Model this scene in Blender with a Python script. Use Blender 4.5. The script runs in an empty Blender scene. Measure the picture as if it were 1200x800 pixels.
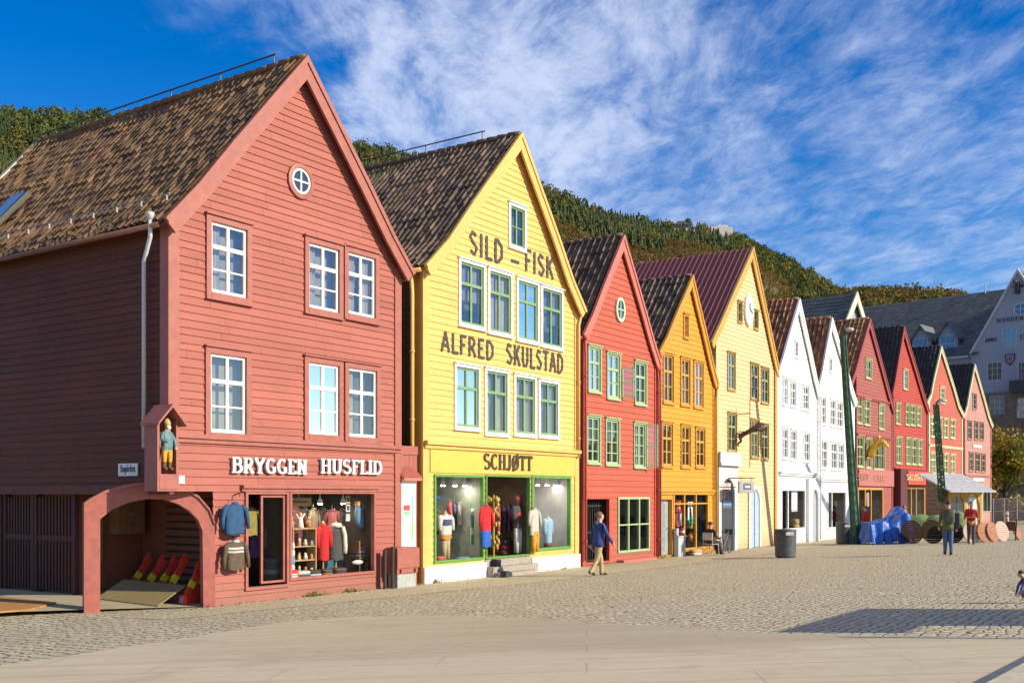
import bpy, bmesh, math, random
import numpy as np
from mathutils import Vector, Matrix
random.seed(7); RNG = np.random.default_rng(7)
R = math.radians
scene = bpy.context.scene
COL = scene.collection

# ---------------------------------------------------------------- camera, sky, sun, exposure
HC, F, HY = 2.34, 1250.0, 580.0          # eye height, focal length and horizon row (in pixels of a 1200 wide picture)
cam_d = bpy.data.cameras.new('camera'); cam = bpy.data.objects.new('camera', cam_d); COL.objects.link(cam)
cam.location = (0, 0, HC); cam.rotation_euler = (R(90), 0, 0)
cam_d.sensor_width = 36; cam_d.lens = 36*F/1200; cam_d.shift_y = (HY-400)/1200
cam_d.clip_start = 0.1; cam_d.clip_end = 12000
scene.camera = cam
SUN_AZ, SUN_EL = 21.0, 25.5              # degrees from +X towards the camera, elevation
sd = Vector((math.cos(R(SUN_AZ))*math.cos(R(SUN_EL)), -math.sin(R(SUN_AZ))*math.cos(R(SUN_EL)), math.sin(R(SUN_EL))))
sl = bpy.data.lights.new('sun', 'SUN'); sl.energy = 5.0; sl.angle = R(0.5); sl.color = (1.0, 0.89, 0.68)
so = bpy.data.objects.new('sun', sl); COL.objects.link(so); so.rotation_euler = sd.to_track_quat('Z', 'Y').to_euler(); so.location = sd*60
world = bpy.data.worlds.new('World'); scene.world = world; world.use_nodes = True
wn = world.node_tree; wn.nodes.clear()
def wnode(t, **kw):
    n = wn.nodes.new(t)
    for k, v in kw.items(): setattr(n, k, v)
    return n
def wmath(op, a, b=None, c=None):
    n = wnode('ShaderNodeMath', operation=op)
    for i, v in enumerate((a, b, c)):
        if v is None: continue
        if isinstance(v, (int, float)): n.inputs[i].default_value = v
        else: wn.links.new(v, n.inputs[i])
    return n.outputs[0]
sky = wnode('ShaderNodeTexSky', sky_type='NISHITA'); sky.sun_disc = False
sky.sun_elevation = R(SUN_EL); sky.sun_rotation = R(90+SUN_AZ); sky.altitude = 0; sky.air_density = 1.0; sky.dust_density = 0.2; sky.ozone_density = 4.0
hs = wnode('ShaderNodeHueSaturation'); hs.inputs['Saturation'].default_value = 1.40; hs.inputs['Value'].default_value = 1.0; hs.inputs['Hue'].default_value = 0.513
wn.links.new(sky.outputs[0], hs.inputs['Color'])
tc = wnode('ShaderNodeTexCoord'); sx = wnode('ShaderNodeSeparateXYZ'); wn.links.new(tc.outputs['Generated'], sx.inputs[0])
zz = wmath('MAXIMUM', sx.outputs[2], 0.03)
px_ = wmath('DIVIDE', sx.outputs[0], zz); py_ = wmath('DIVIDE', sx.outputs[1], zz)
cv = wnode('ShaderNodeCombineXYZ'); wn.links.new(px_, cv.inputs[0]); wn.links.new(py_, cv.inputs[1])
def wnoise(scale, rot, det, rough, dist, loc=(0, 0, 0)):
    m = wnode('ShaderNodeMapping'); m.inputs['Scale'].default_value = scale; m.inputs['Rotation'].default_value = (0, 0, R(rot)); m.inputs['Location'].default_value = loc
    wn.links.new(cv.outputs[0], m.inputs[0])
    n = wnode('ShaderNodeTexNoise'); n.inputs['Scale'].default_value = 1; n.inputs['Detail'].default_value = det; n.inputs['Roughness'].default_value = rough; n.inputs['Distortion'].default_value = dist
    wn.links.new(m.outputs[0], n.inputs['Vector']); return n.outputs[0]
n_big = wnoise((0.9, 0.9, 1), 20, 5, 0.55, 0.6, (3.1, 1.7, 0))
n_str = wnoise((4.4, 1.9, 1), 24, 10, 0.66, .5, (0.4, 7.7, 0))
n_fin = wnoise((15, 6.5, 1), -18, 8, 0.65, 0.4)
# a bank of cirrus begins west of a line in the sky: clear to the left of it, thick over it, thinning to the right
pxn = wmath('ADD', px_, wmath('MULTIPLY', wmath('SUBTRACT', n_big, 0.5), 0.9))
mr = wnode('ShaderNodeMapRange'); mr.inputs[1].default_value = -2.0; mr.inputs[2].default_value = 3.0; wn.links.new(pxn, mr.inputs[0])
bank = wnode('ShaderNodeValToRGB'); wn.links.new(mr.outputs[0], bank.inputs[0])
e = bank.color_ramp.elements; e[0].position = 0.235; e[0].color = (0, 0, 0, 1); e[1].position = 0.30; e[1].color = (.80,)*3+(1,)
for p_, v_ in ((0.41, .82), (0.50, .58), (0.62, .52), (0.75, .56), (1.0, .52)):
    q = e.new(p_); q.color = (v_,)*3+(1,)
dens = wmath('ADD', wmath('MULTIPLY', n_str, 1.15), wmath('MULTIPLY', n_fin, 0.45))
dens = wmath('ADD', dens, wmath('MULTIPLY', n_big, 0.5))           # about 0..2.1, mean 1.05
dens = wmath('ADD', wmath('MULTIPLY', wmath('SUBTRACT', dens, 1.05), 1.9), bank.outputs[0])
dens = wmath('MULTIPLY', dens, wmath('MULTIPLY', bank.outputs[0], 1.15))
mr2 = wnode('ShaderNodeMapRange', interpolation_type='SMOOTHSTEP'); mr2.inputs[1].default_value = 0.0; mr2.inputs[2].default_value = 1.1; mr2.inputs[3].default_value = 0.0; mr2.inputs[4].default_value = 0.78
wn.links.new(dens, mr2.inputs[0])
mx = wnode('ShaderNodeMixRGB'); mx.inputs['Color2'].default_value = (5.1, 5.6, 6.9, 1); wn.links.new(mr2.outputs[0], mx.inputs['Fac']); wn.links.new(hs.outputs[0], mx.inputs['Color1'])
bg = wnode('ShaderNodeBackground'); bg.inputs['Strength'].default_value = 0.115
wo = wnode('ShaderNodeOutputWorld'); wn.links.new(mx.outputs[0], bg.inputs[0]); wn.links.new(bg.outputs[0], wo.inputs[0])
vs = scene.view_settings; vs.view_transform = 'Standard'; vs.look = 'None'; vs.gamma = 1; vs.use_curve_mapping = False; vs.exposure = 0.45
scene.cycles.max_bounces = 8; scene.cycles.transparent_max_bounces = 12

# ---------------------------------------------------------------- site geometry
U0 = Vector((850/1250, 1.0)).normalized()              # direction of the quay front, into the picture
N0 = Vector((U0.y, -U0.x))                             # from the fronts towards the water
def line_d(x):                                         # depth of the line of house fronts seen in column x
    return HC*F/(0.109*(1450-x))
A0 = Vector(((441-600)/F*line_d(441), line_d(441)))
def perp(X, Y): return (X-A0.x)*N0.x + (Y-A0.y)*N0.y
def gz(X, Y):                                          # the quay rises gently from the fronts towards the water
    p = perp(X, Y)
    return 0.04*min(max(p, 0.0), 24.0)
def gpt(x, y):                                         # point of the ground seen at a place in the photograph
    dx, dz = (x-600)/F, (HY-y)/F
    z = 0.0; Y = 0
    for _ in range(60):
        Y = (z-HC)/dz; z = 0.5*z+0.5*gz(dx*Y, Y)
    return Vector((dx*Y, Y, gz(dx*Y, Y)))

# ---------------------------------------------------------------- materials
MATS = {}
def nd(nt, t, **kw):
    n = nt.nodes.new(t)
    for k, v in kw.items(): setattr(n, k, v)
    return n
def base_mat(name):
    m = bpy.data.materials.new(name); m.use_nodes = True
    nt = m.node_tree; b = nt.nodes['Principled BSDF']
    return m, nt, b
def mat(name, rgb, rough=0.6, var=0.12, scale=6.0, metal=0.0, bump=0.0, spec=0.5, hue2=None, stretch=(1, 1, 1)):
    """paint / cloth / stone: a base colour mottled by noise"""
    if name in MATS: return MATS[name]
    m, nt, b = base_mat(name)
    t = nd(nt, 'ShaderNodeTexCoord'); mp = nd(nt, 'ShaderNodeMapping'); mp.inputs['Scale'].default_value = stretch
    nt.links.new(t.outputs['Object'], mp.inputs[0])
    n = nd(nt, 'ShaderNodeTexNoise'); n.inputs['Scale'].default_value = scale; n.inputs['Detail'].default_value = 6; n.inputs['Roughness'].default_value = 0.65
    nt.links.new(mp.outputs[0], n.inputs['Vector'])
    r = nd(nt, 'ShaderNodeValToRGB'); nt.links.new(n.outputs[0], r.inputs[0])
    c2 = hue2 if hue2 else tuple(c*(1-2*var) for c in rgb)
    r.color_ramp.elements[0].position = 0.3; r.color_ramp.elements[0].color = (*c2, 1)
    r.color_ramp.elements[1].position = 0.7; r.color_ramp.elements[1].color = (*tuple(min(1, c*(1+var)) for c in rgb), 1)
    nt.links.new(r.outputs[0], b.inputs['Base Color'])
    b.inputs['Roughness'].default_value = rough; b.inputs['Metallic'].default_value = metal; b.inputs['Specular IOR Level'].default_value = spec
    if bump:
        bp = nd(nt, 'ShaderNodeBump'); bp.inputs['Strength'].default_value = bump; bp.inputs['Distance'].default_value = 0.02
        nt.links.new(n.outputs[0], bp.inputs['Height']); nt.links.new(bp.outputs[0], b.inputs['Normal'])
    MATS[name] = m; return m
def siding(name, rgb, pitch, wear=0.10):
    """painted weatherboards: each board its own slight tone, streaks along the grain, faint weathering"""
    if name in MATS: return MATS[name]
    m, nt, b = base_mat(name)
    t = nd(nt, 'ShaderNodeTexCoord'); s = nd(nt, 'ShaderNodeSeparateXYZ'); nt.links.new(t.outputs['Object'], s.inputs[0])
    def mth(op, a, bb):
        n = nd(nt, 'ShaderNodeMath', operation=op)
        for i, v in enumerate((a, bb)):
            if isinstance(v, (int, float)): n.inputs[i].default_value = v
            else: nt.links.new(v, n.inputs[i])
        return n.outputs[0]
    row = mth('FLOOR', mth('DIVIDE', s.outputs[2], pitch), 0)
    wnz = nd(nt, 'ShaderNodeTexWhiteNoise', noise_dimensions='1D'); nt.links.new(row, wnz.inputs['W'])
    cell = mth('FLOOR', mth('DIVIDE', mth('ADD', mth('ADD', s.outputs[0], s.outputs[1]), mth('MULTIPLY', wnz.outputs[0], 9.0)), 3.1), 0)
    wn2 = nd(nt, 'ShaderNodeTexWhiteNoise', noise_dimensions='2D'); cx = nd(nt, 'ShaderNodeCombineXYZ'); nt.links.new(row, cx.inputs[0]); nt.links.new(cell, cx.inputs[1]); nt.links.new(cx.outputs[0], wn2.inputs['Vector'])
    mp = nd(nt, 'ShaderNodeMapping'); mp.inputs['Scale'].default_value = (1.2, 1.2, 22); nt.links.new(t.outputs['Object'], mp.inputs[0])
    n1 = nd(nt, 'ShaderNodeTexNoise'); n1.inputs['Scale'].default_value = 1.5; n1.inputs['Detail'].default_value = 7; n1.inputs['Roughness'].default_value = .7; nt.links.new(mp.outputs[0], n1.inputs['Vector'])
    n2 = nd(nt, 'ShaderNodeTexNoise'); n2.inputs['Scale'].default_value = .6; n2.inputs['Detail'].default_value = 5; nt.links.new(t.outputs['Object'], n2.inputs['Vector'])
    n3 = nd(nt, 'ShaderNodeTexNoise'); n3.inputs['Scale'].default_value = 9; n3.inputs['Detail'].default_value = 8; n3.inputs['Roughness'].default_value = .8; nt.links.new(t.outputs['Object'], n3.inputs['Vector'])
    v = mth('ADD', mth('MULTIPLY', wn2.outputs[0], wear), mth('MULTIPLY', n1.outputs[0], wear*1.8))
    v = mth('ADD', v, mth('MULTIPLY', n2.outputs[0], wear*2.4))
    v = mth('ADD', mth('SUBTRACT', v, wear*2.55), 1.0)
    fr_ = mth('FRACT', mth('DIVIDE', mth('ADD', mth('ADD', s.outputs[0], s.outputs[1]), mth('MULTIPLY', wnz.outputs[0], 9.0)), 3.1), 0)
    v = mth('MULTIPLY', v, mth('SUBTRACT', 1.0, mth('MULTIPLY', mth('LESS_THAN', fr_, .004), .55)))
    nl = mth('FRACT', mth('DIVIDE', mth('ADD', s.outputs[0], s.outputs[1]), .62), 0); zf = mth('FRACT', mth('DIVIDE', s.outputs[2], pitch), 0)
    nail = mth('MULTIPLY', mth('LESS_THAN', nl, .022), mth('LESS_THAN', mth('ABSOLUTE', mth('SUBTRACT', zf, .25), 0), .035))
    v = mth('MULTIPLY', v, mth('SUBTRACT', 1.0, mth('MULTIPLY', nail, .4)))
    hv = nd(nt, 'ShaderNodeHueSaturation'); hv.inputs['Color'].default_value = (*rgb, 1); nt.links.new(v, hv.inputs['Value'])
    pale = nd(nt, 'ShaderNodeMixRGB'); pale.inputs['Color2'].default_value = (*tuple(min(.8, c*.8+.16) for c in rgb), 1)
    rr = nd(nt, 'ShaderNodeMapRange'); rr.inputs[1].default_value = .56; rr.inputs[2].default_value = .76; rr.inputs[4].default_value = .42; nt.links.new(n3.outputs[0], rr.inputs[0])
    nt.links.new(rr.outputs[0], pale.inputs['Fac']); nt.links.new(hv.outputs[0], pale.inputs['Color1'])
    gr = nd(nt, 'ShaderNodeMapRange'); gr.inputs[1].default_value = .75; gr.inputs[2].default_value = .05; nt.links.new(s.outputs[2], gr.inputs[0])   # mud splashed up from the paving
    gm = mth('MULTIPLY', mth('MULTIPLY', gr.outputs[0], n3.outputs[0]), .75)
    mud = nd(nt, 'ShaderNodeMixRGB'); mud.inputs['Color2'].default_value = (.16, .12, .085, 1); nt.links.new(gm, mud.inputs['Fac']); nt.links.new(pale.outputs[0], mud.inputs['Color1'])
    nt.links.new(mud.outputs[0], b.inputs['Base Color']); b.inputs['Roughness'].default_value = .62; b.inputs['Specular IOR Level'].default_value = .3
    bp = nd(nt, 'ShaderNodeBump'); bp.inputs['Strength'].default_value = .25; bp.inputs['Distance'].default_value = .01; nt.links.new(n1.outputs[0], bp.inputs['Height']); nt.links.new(bp.outputs[0], b.inputs['Normal'])
    MATS[name] = m; return m
def tile_mat(name, cols):
    """clay pantiles: each tile its own tone from a ramp, with lichen"""
    m, nt, b = base_mat(name)
    uv = nd(nt, 'ShaderNodeUVMap'); uv.uv_map = 'tile'
    w = nd(nt, 'ShaderNodeTexWhiteNoise', noise_dimensions='2D')
    fl = nd(nt, 'ShaderNodeVectorMath', operation='FLOOR'); nt.links.new(uv.outputs[0], fl.inputs[0]); nt.links.new(fl.outputs[0], w.inputs['Vector'])
    t = nd(nt, 'ShaderNodeTexCoord')
    n = nd(nt, 'ShaderNodeTexNoise'); n.inputs['Scale'].default_value = .9; n.inputs['Detail'].default_value = 6; nt.links.new(t.outputs['Object'], n.inputs['Vector'])
    a = nd(nt, 'ShaderNodeMath', operation='MULTIPLY_ADD'); nt.links.new(n.outputs[0], a.inputs[0]); a.inputs[1].default_value = .9; a.inputs[2].default_value = -.45
    wq = nd(nt, 'ShaderNodeMath', operation='MULTIPLY_ADD'); nt.links.new(w.outputs[0], wq.inputs[0]); wq.inputs[1].default_value = .55; wq.inputs[2].default_value = .26
    a2 = nd(nt, 'ShaderNodeMath', operation='ADD'); nt.links.new(a.outputs[0], a2.inputs[0]); nt.links.new(wq.outputs[0], a2.inputs[1])
    r = nd(nt, 'ShaderNodeValToRGB'); nt.links.new(a2.outputs[0], r.inputs[0])
    els = r.color_ramp.elements
    els[0].position = 0; els[0].color = (*cols[0], 1); els[1].position = 1; els[1].color = (*cols[-1], 1)
    for i, c in enumerate(cols[1:-1]):
        q = els.new((i+1)/(len(cols)-1)); q.color = (*c, 1)
    n2 = nd(nt, 'ShaderNodeTexNoise'); n2.inputs['Scale'].default_value = 14; n2.inputs['Detail'].default_value = 8; n2.inputs['Roughness'].default_value = .75; nt.links.new(t.outputs['Object'], n2.inputs['Vector'])
    mr = nd(nt, 'ShaderNodeMapRange'); mr.inputs[1].default_value = .52; mr.inputs[2].default_value = .74; mr.inputs[4].default_value = .40; nt.links.new(n2.outputs[0], mr.inputs[0])
    mx = nd(nt, 'ShaderNodeMixRGB'); mx.inputs['Color2'].default_value = (.045, .042, .028, 1); nt.links.new(mr.outputs[0], mx.inputs['Fac']); nt.links.new(r.outputs[0], mx.inputs['Color1'])
    nt.links.new(mx.outputs[0], b.inputs['Base Color']); b.inputs['Roughness'].default_value = .75
    return m
def glass_mat(name, refl, tint=(.86, .9, .92), ior=1.5):
    m, nt, b = base_mat(name); nt.nodes.remove(b)
    out = nt.nodes['Material Output']
    tr = nd(nt, 'ShaderNodeBsdfTransparent'); tr.inputs[0].default_value = (*tint, 1)
    gl = nd(nt, 'ShaderNodeBsdfGlossy'); gl.inputs['Roughness'].default_value = .015; gl.inputs[0].default_value = (.95, .97, 1, 1)
    t = nd(nt, 'ShaderNodeTexCoord'); n = nd(nt, 'ShaderNodeTexNoise'); n.inputs['Scale'].default_value = 2.5; n.inputs['Detail'].default_value = 2; nt.links.new(t.outputs['Object'], n.inputs['Vector'])
    bp = nd(nt, 'ShaderNodeBump'); bp.inputs['Strength'].default_value = .05; bp.inputs['Distance'].default_value = .02; nt.links.new(n.outputs[0], bp.inputs['Height']); nt.links.new(bp.outputs[0], gl.inputs['Normal'])
    fr = nd(nt, 'ShaderNodeFresnel'); fr.inputs[0].default_value = ior
    ad = nd(nt, 'ShaderNodeMath', operation='ADD'); nt.links.new(fr.outputs[0], ad.inputs[0]); ad.inputs[1].default_value = refl; ad.use_clamp = True
    mx = nd(nt, 'ShaderNodeMixShader'); nt.links.new(ad.outputs[0], mx.inputs[0]); nt.links.new(tr.outputs[0], mx.inputs[1]); nt.links.new(gl.outputs[0], mx.inputs[2])
    nt.links.new(mx.outputs[0], out.inputs[0]); MATS[name] = m; return m
GLASS = glass_mat('window_glass', .17, (.84, .84, .84))
SHOPGLASS = glass_mat('shop_glass', .0, (.94, .95, .94), 1.22)

# ---------------------------------------------------------------- mesh builder and scene helpers
class MB:
    def __init__(s): s.v = []; s.f = []; s.m = []
    def add(s, vs, fs, m=0):
        o = len(s.v); s.v += [tuple(p) for p in vs]; s.f += [tuple(i+o for i in f) for f in fs]; s.m += [m]*len(fs)
    def quad(s, a, b, c, d, m=0): s.add([a, b, c, d], [(0, 1, 2, 3)], m)
    def box(s, x0, x1, y0, y1, z0, z1, m=0):
        s.add([(x0, y0, z0), (x1, y0, z0), (x1, y1, z0), (x0, y1, z0), (x0, y0, z1), (x1, y0, z1), (x1, y1, z1), (x0, y1, z1)],
              [(0, 3, 2, 1), (4, 5, 6, 7), (0, 1, 5, 4), (1, 2, 6, 5), (2, 3, 7, 6), (3, 0, 4, 7)], m)
    def beam(s, a, b, w, h, m=0, up=(0, 0, 1)):
        a, b = Vector(a), Vector(b); d = (b-a).normalized(); u = Vector(up)
        if abs(d.dot(u)) > .98: u = Vector((1, 0, 0))
        sx_ = d.cross(u).normalized()*w/2; sz_ = sx_.cross(d).normalized()*h/2
        p = [a-sx_-sz_, a+sx_-sz_, a+sx_+sz_, a-sx_+sz_, b-sx_-sz_, b+sx_-sz_, b+sx_+sz_, b-sx_+sz_]
        s.add(p, [(0, 1, 2, 3), (7, 6, 5, 4), (0, 4, 5, 1), (1, 5, 6, 2), (2, 6, 7, 3), (3, 7, 4, 0)], m)
    def prism(s, poly, fn, t0, t1, m=0, mid=None):
        """poly in 2D, fn(a, b, t) -> 3D; closed solid between t0 and t1"""
        n = len(poly)
        p = [fn(a, b, t0) for a, b in poly]+[fn(a, b, t1) for a, b in poly]
        s.add(p, [tuple(range(n)), tuple(range(2*n-1, n-1, -1))]+[(i, i+n, (i+1) % n+n, (i+1) % n) for i in range(n)], m)
    def strip(s, outer, inner, fn, t0, t1, m=0):
        """band between two polylines of equal length, as a solid"""
        n = len(outer)
        p = [fn(*q, t0) for q in outer]+[fn(*q, t0) for q in inner]+[fn(*q, t1) for q in outer]+[fn(*q, t1) for q in inner]
        fs = []
        for i in range(n-1):
            fs += [(i, i+1, n+i+1, n+i), (2*n+i, 3*n+i, 3*n+i+1, 2*n+i+1), (i, 2*n+i, 2*n+i+1, i+1), (n+i, n+i+1, 3*n+i+1, 3*n+i)]
        fs += [(0, n, 3*n, 2*n), (n-1, 3*n-1, 4*n-1, 2*n-1)]
        s.add(p, fs, m)
    def tube(s, pts, r, n=8, m=0, cap=True):
        pts = [Vector(p) for p in pts]; rs = r if isinstance(r, (list, tuple)) else [r]*len(pts)
        rings = []; u = None
        for i, p in enumerate(pts):
            d = (pts[min(i+1, len(pts)-1)]-pts[max(i-1, 0)])
            d = d.normalized() if d.length > 1e-9 else Vector((0, 0, 1))
            if u is None or abs(u.dot(d)) > .95: u = d.orthogonal().normalized()
            u = (u-d*u.dot(d)).normalized(); w = d.cross(u)
            rings.append([p+(u*math.cos(a)+w*math.sin(a))*rs[i] for a in [2*math.pi*k/n for k in range(n)]])
        s.loft(rings, m, cap)
    def loft(s, rings, m=0, cap=True):
        n = len(rings[0]); vs = [p for r_ in rings for p in r_]; fs = []
        for i in range(len(rings)-1):
            for k in range(n):
                fs.append((i*n+k, i*n+(k+1) % n, (i+1)*n+(k+1) % n, (i+1)*n+k))
        if cap: fs += [tuple(range(n-1, -1, -1)), tuple((len(rings)-1)*n+k for k in range(n))]
        s.add(vs, fs, m)
    def rings(s, specs, n=12, m=0, cap=True):
        """specs: (x, y, z, rx, ry) horizontal ellipses"""
        s.loft([[(x+rx*math.cos(2*math.pi*k/n), y+ry*math.sin(2*math.pi*k/n), z) for k in range(n)] for x, y, z, rx, ry in specs], m, cap)
    def ball(s, c, rx, ry, rz, m=0, n=10, k=6):
        c = Vector(c)
        s.rings([(c.x, c.y, c.z-rz*math.cos(math.pi*(i+.02)/(k+.04)), rx*math.sin(math.pi*(i+.02)/(k+.04)), ry*math.sin(math.pi*(i+.02)/(k+.04))) for i in range(k+1)], n, m)
    def disc(s, c, r, axis, t, n=24, m=0):
        a = Vector(axis).normalized(); c = Vector(c); s.tube([c-a*t/2, c+a*t/2], r, n, m)
    def xf(s, M):
        s.v = [tuple(M @ Vector(p)) for p in s.v]; return s
    def build(s, name, mats, parent=None, smooth=False, bevel=0):
        me = bpy.data.meshes.new(name); me.from_pydata(s.v, [], s.f)
        for m in (mats if isinstance(mats, (list, tuple)) else [mats]): me.materials.append(m)
        me.polygons.foreach_set('material_index', s.m)
        if smooth: me.polygons.foreach_set('use_smooth', [True]*len(s.f))
        me.update()
        bm = bmesh.new(); bm.from_mesh(me); bmesh.ops.recalc_face_normals(bm, faces=bm.faces); bm.to_mesh(me); bm.free()
        o = bpy.data.objects.new(name, me); COL.objects.link(o)
        if parent: o.parent = parent
        if bevel:
            md = o.modifiers.new('bevel', 'BEVEL'); md.width = bevel; md.segments = 2; md.limit_method = 'ANGLE'; md.angle_limit = R(40)
        return o
def tag(o, label, cat, group=None):
    o['label'] = label; o['category'] = cat
    if group: o['group'] = group
    return o
def thing(name, label, cat, loc=(0, 0, 0), rz=0.0, group=None):
    o = bpy.data.objects.new(name, None); COL.objects.link(o); o.location = loc; o.rotation_euler = (0, 0, rz); o.empty_display_size = .3
    return tag(o, label, cat, group)
def copy_tree(o, parent=None):
    c = o.copy(); COL.objects.link(c)
    if parent: c.parent = parent
    for ch in o.children: copy_tree(ch, c)
    return c
def grid_mesh(name, V, nu, nv, mats, uvs=None, parent=None, smooth=True, closed=False):
    """V: (nv*nu,3) array; quads of a grid"""
    me = bpy.data.meshes.new(name)
    i = np.arange((nv-1)*(nu-1)); r_, c_ = i//(nu-1), i % (nu-1); a = r_*nu+c_
    q = np.stack([a, a+1, a+nu+1, a+nu], 1).astype(np.int32)
    me.vertices.add(len(V)); me.vertices.foreach_set('co', np.asarray(V, np.float32).ravel())
    me.loops.add(q.size); me.loops.foreach_set('vertex_index', q.ravel())
    me.polygons.add(len(q)); me.polygons.foreach_set('loop_start', np.arange(len(q), dtype=np.int32)*4); me.polygons.foreach_set('loop_total', np.full(len(q), 4, np.int32))
    me.polygons.foreach_set('use_smooth', np.full(len(q), smooth))
    for m in (mats if isinstance(mats, (list, tuple)) else [mats]): me.materials.append(m)
    me.update(calc_edges=True); me.validate()
    if uvs is not None:
        l = me.uv_layers.new(name='tile'); l.data.foreach_set('uv', np.repeat(uvs, 4, axis=0).astype(np.float32).ravel())
    o = bpy.data.objects.new(name, me); COL.objects.link(o)
    if parent: o.parent = parent
    return o
def poly_mesh(name, V, Fc, mats, mi=None, parent=None, smooth=False):
    """V (n,3), Fc (k,4) or (k,3) arrays"""
    me = bpy.data.meshes.new(name); k = Fc.shape[1]
    me.vertices.add(len(V)); me.vertices.foreach_set('co', np.asarray(V, np.float32).ravel())
    me.loops.add(Fc.size); me.loops.foreach_set('vertex_index', np.asarray(Fc, np.int32).ravel())
    me.polygons.add(len(Fc)); me.polygons.foreach_set('loop_start', np.arange(len(Fc), dtype=np.int32)*k); me.polygons.foreach_set('loop_total', np.full(len(Fc), k, np.int32))
    for m in (mats if isinstance(mats, (list, tuple)) else [mats]): me.materials.append(m)
    if mi is not None: me.polygons.foreach_set('material_index', np.asarray(mi, np.int32))
    me.polygons.foreach_set('use_smooth', np.full(len(Fc), smooth))
    me.update(calc_edges=True); me.validate()
    o = bpy.data.objects.new(name, me); COL.objects.link(o)
    if parent: o.parent = parent
    return o
# ---------------------------------------------------------------- lettering made of strokes
def arc(cx, cy, rx, ry, a0, a1, n=9):
    return [(cx+rx*math.cos(R(a0+(a1-a0)*i/n)), cy+ry*math.sin(R(a0+(a1-a0)*i/n))) for i in range(n+1)]
def glyph(c, n=9):
    A = lambda *a: arc(*a, n)
    G = {
     'A': (.74, [[(.08, 0), (.37, 1)], [(.37, 1), (.66, 0)], [(.18, .33), (.56, .33)]]),
     'B': (.72, [[(.16, 0), (.16, 1)], [(.16, .97)]+A(.36, .76, .22, .21, 90, -90)+[(.16, .55)], [(.16, .55)]+A(.38, .29, .26, .26, 90, -90)+[(.16, .03)]]),
     'C': (.72, [A(.40, .5, .30, .47, 45, 315)]),
     'D': (.76, [[(.16, 0), (.16, 1)], [(.16, .97)]+A(.34, .5, .33, .47, 90, -90)+[(.16, .03)]]),
     'E': (.64, [[(.16, 0), (.16, 1)], [(.16, .96), (.58, .96)], [(.16, .52), (.48, .52)], [(.16, .04), (.6, .04)]]),
     'F': (.62, [[(.16, 0), (.16, 1)], [(.16, .96), (.58, .96)], [(.16, .52), (.48, .52)]]),
     'G': (.78, [A(.40, .5, .30, .47, 48, 300), [(.64, 0.06), (.64, .42)], [(.46, .42), (.72, .42)]]),
     'H': (.78, [[(.16, 0), (.16, 1)], [(.62, 0), (.62, 1)], [(.16, .52), (.62, .52)]]),
     'I': (.34, [[(.17, 0), (.17, 1)]]),
     'J': (.50, [[(.34, 1), (.34, .25)]+A(.2, .25, .14, .24, 0, -150)]),
     'K': (.74, [[(.16, 0), (.16, 1)], [(.62, 1), (.18, .45)], [(.32, .58), (.66, 0)]]),
     'L': (.60, [[(.16, 0), (.16, 1)], [(.16, .04), (.58, .04)]]),
     'M': (.9, [[(.12, 0), (.14, 1)], [(.14, 1), (.45, .2)], [(.45, .2), (.76, 1)], [(.76, 1), (.78, 0)]]),
     'N': (.78, [[(.16, 0), (.16, 1)], [(.14, 1), (.64, 0)], [(.62, 0), (.62, 1)]]),
     'O': (.78, [A(.39, .5, .29, .47, 0, 360)]),
     'R': (.74, [[(.16, 0), (.16, 1)], [(.16, .97)]+A(.37, .74, .22, .23, 90, -90)+[(.16, .51)], [(.36, .5), (.66, 0)]]),
     'S': (.66, [A(.33, .745, .23, .225, 30, 270)+A(.33, .275, .25, .245, 90, -150)]),
     'T': (.68, [[(.34, 0), (.34, 1)], [(.05, .96), (.63, .96)]]),
     'U': (.78, [[(.16, 1), (.16, .3)]+A(.39, .3, .23, .27, 180, 360)+[(.62, 1)]]),
     'V': (.72, [[(.06, 1), (.36, 0)], [(.36, 0), (.66, 1)]]),
     'Y': (.74, [[(.06, 1), (.37, .46)], [(.68, 1), (.37, .46)], [(.37, .48), (.37, 0)]]),
     '-': (.6, [[(.1, .45), (.5, .45)]]), ' ': (.42, []),
     '1': (.4, [[(.22, 0), (.22, 1)], [(.22, 1), (.06, .8)]]), '7': (.6, [[(.08, .96), (.54, .96)], [(.54, .96), (.24, 0)]]), '0': (.66, [A(.33, .5, .24, .47, 0, 360)]),
     '2': (.62, [A(.31, .74, .22, .23, 160, -30)+[(.08, .04)], [(.08, .04), (.56, .04)]]),
     'u': (.56, [[(.12, .66), (.12, .2)]+A(.28, .2, .16, .17, 180, 360)+[(.44, .66)]]), 'g': (.56, [A(.27, .36, .17, .3, 20, 340), [(.44, .66), (.44, -.1)]+A(.27, -.1, .17, .15, 0, -150)]),
     'a': (.56, [A(.27, .33, .17, .3, 20, 340), [(.44, .66), (.44, 0)]]), 'r': (.4, [[(.12, 0), (.12, .66)], [(.12, .5), (.34, .64)]]),
     'd': (.56, [A(.27, .33, .17, .3, 20, 340), [(.44, 1), (.44, 0)]]), 'e': (.54, [[(.1, .36), (.44, .36)], A(.27, .33, .17, .3, 10, 320)]), 'n': (.56, [[(.12, 0), (.12, .66)], A(.28, .4, .16, .26, 180, 0)+[(.44, 0)]]),
    }
    if c == 'Ø':
        w, s = G['O']; return w, s+[[(.12, -.06), (.66, 1.06)]]
    if c == 'å':
        w, s = G['a']; return w, s+[A(.28, .88, .09, .09, 0, 360)]
    return G[c]
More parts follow.
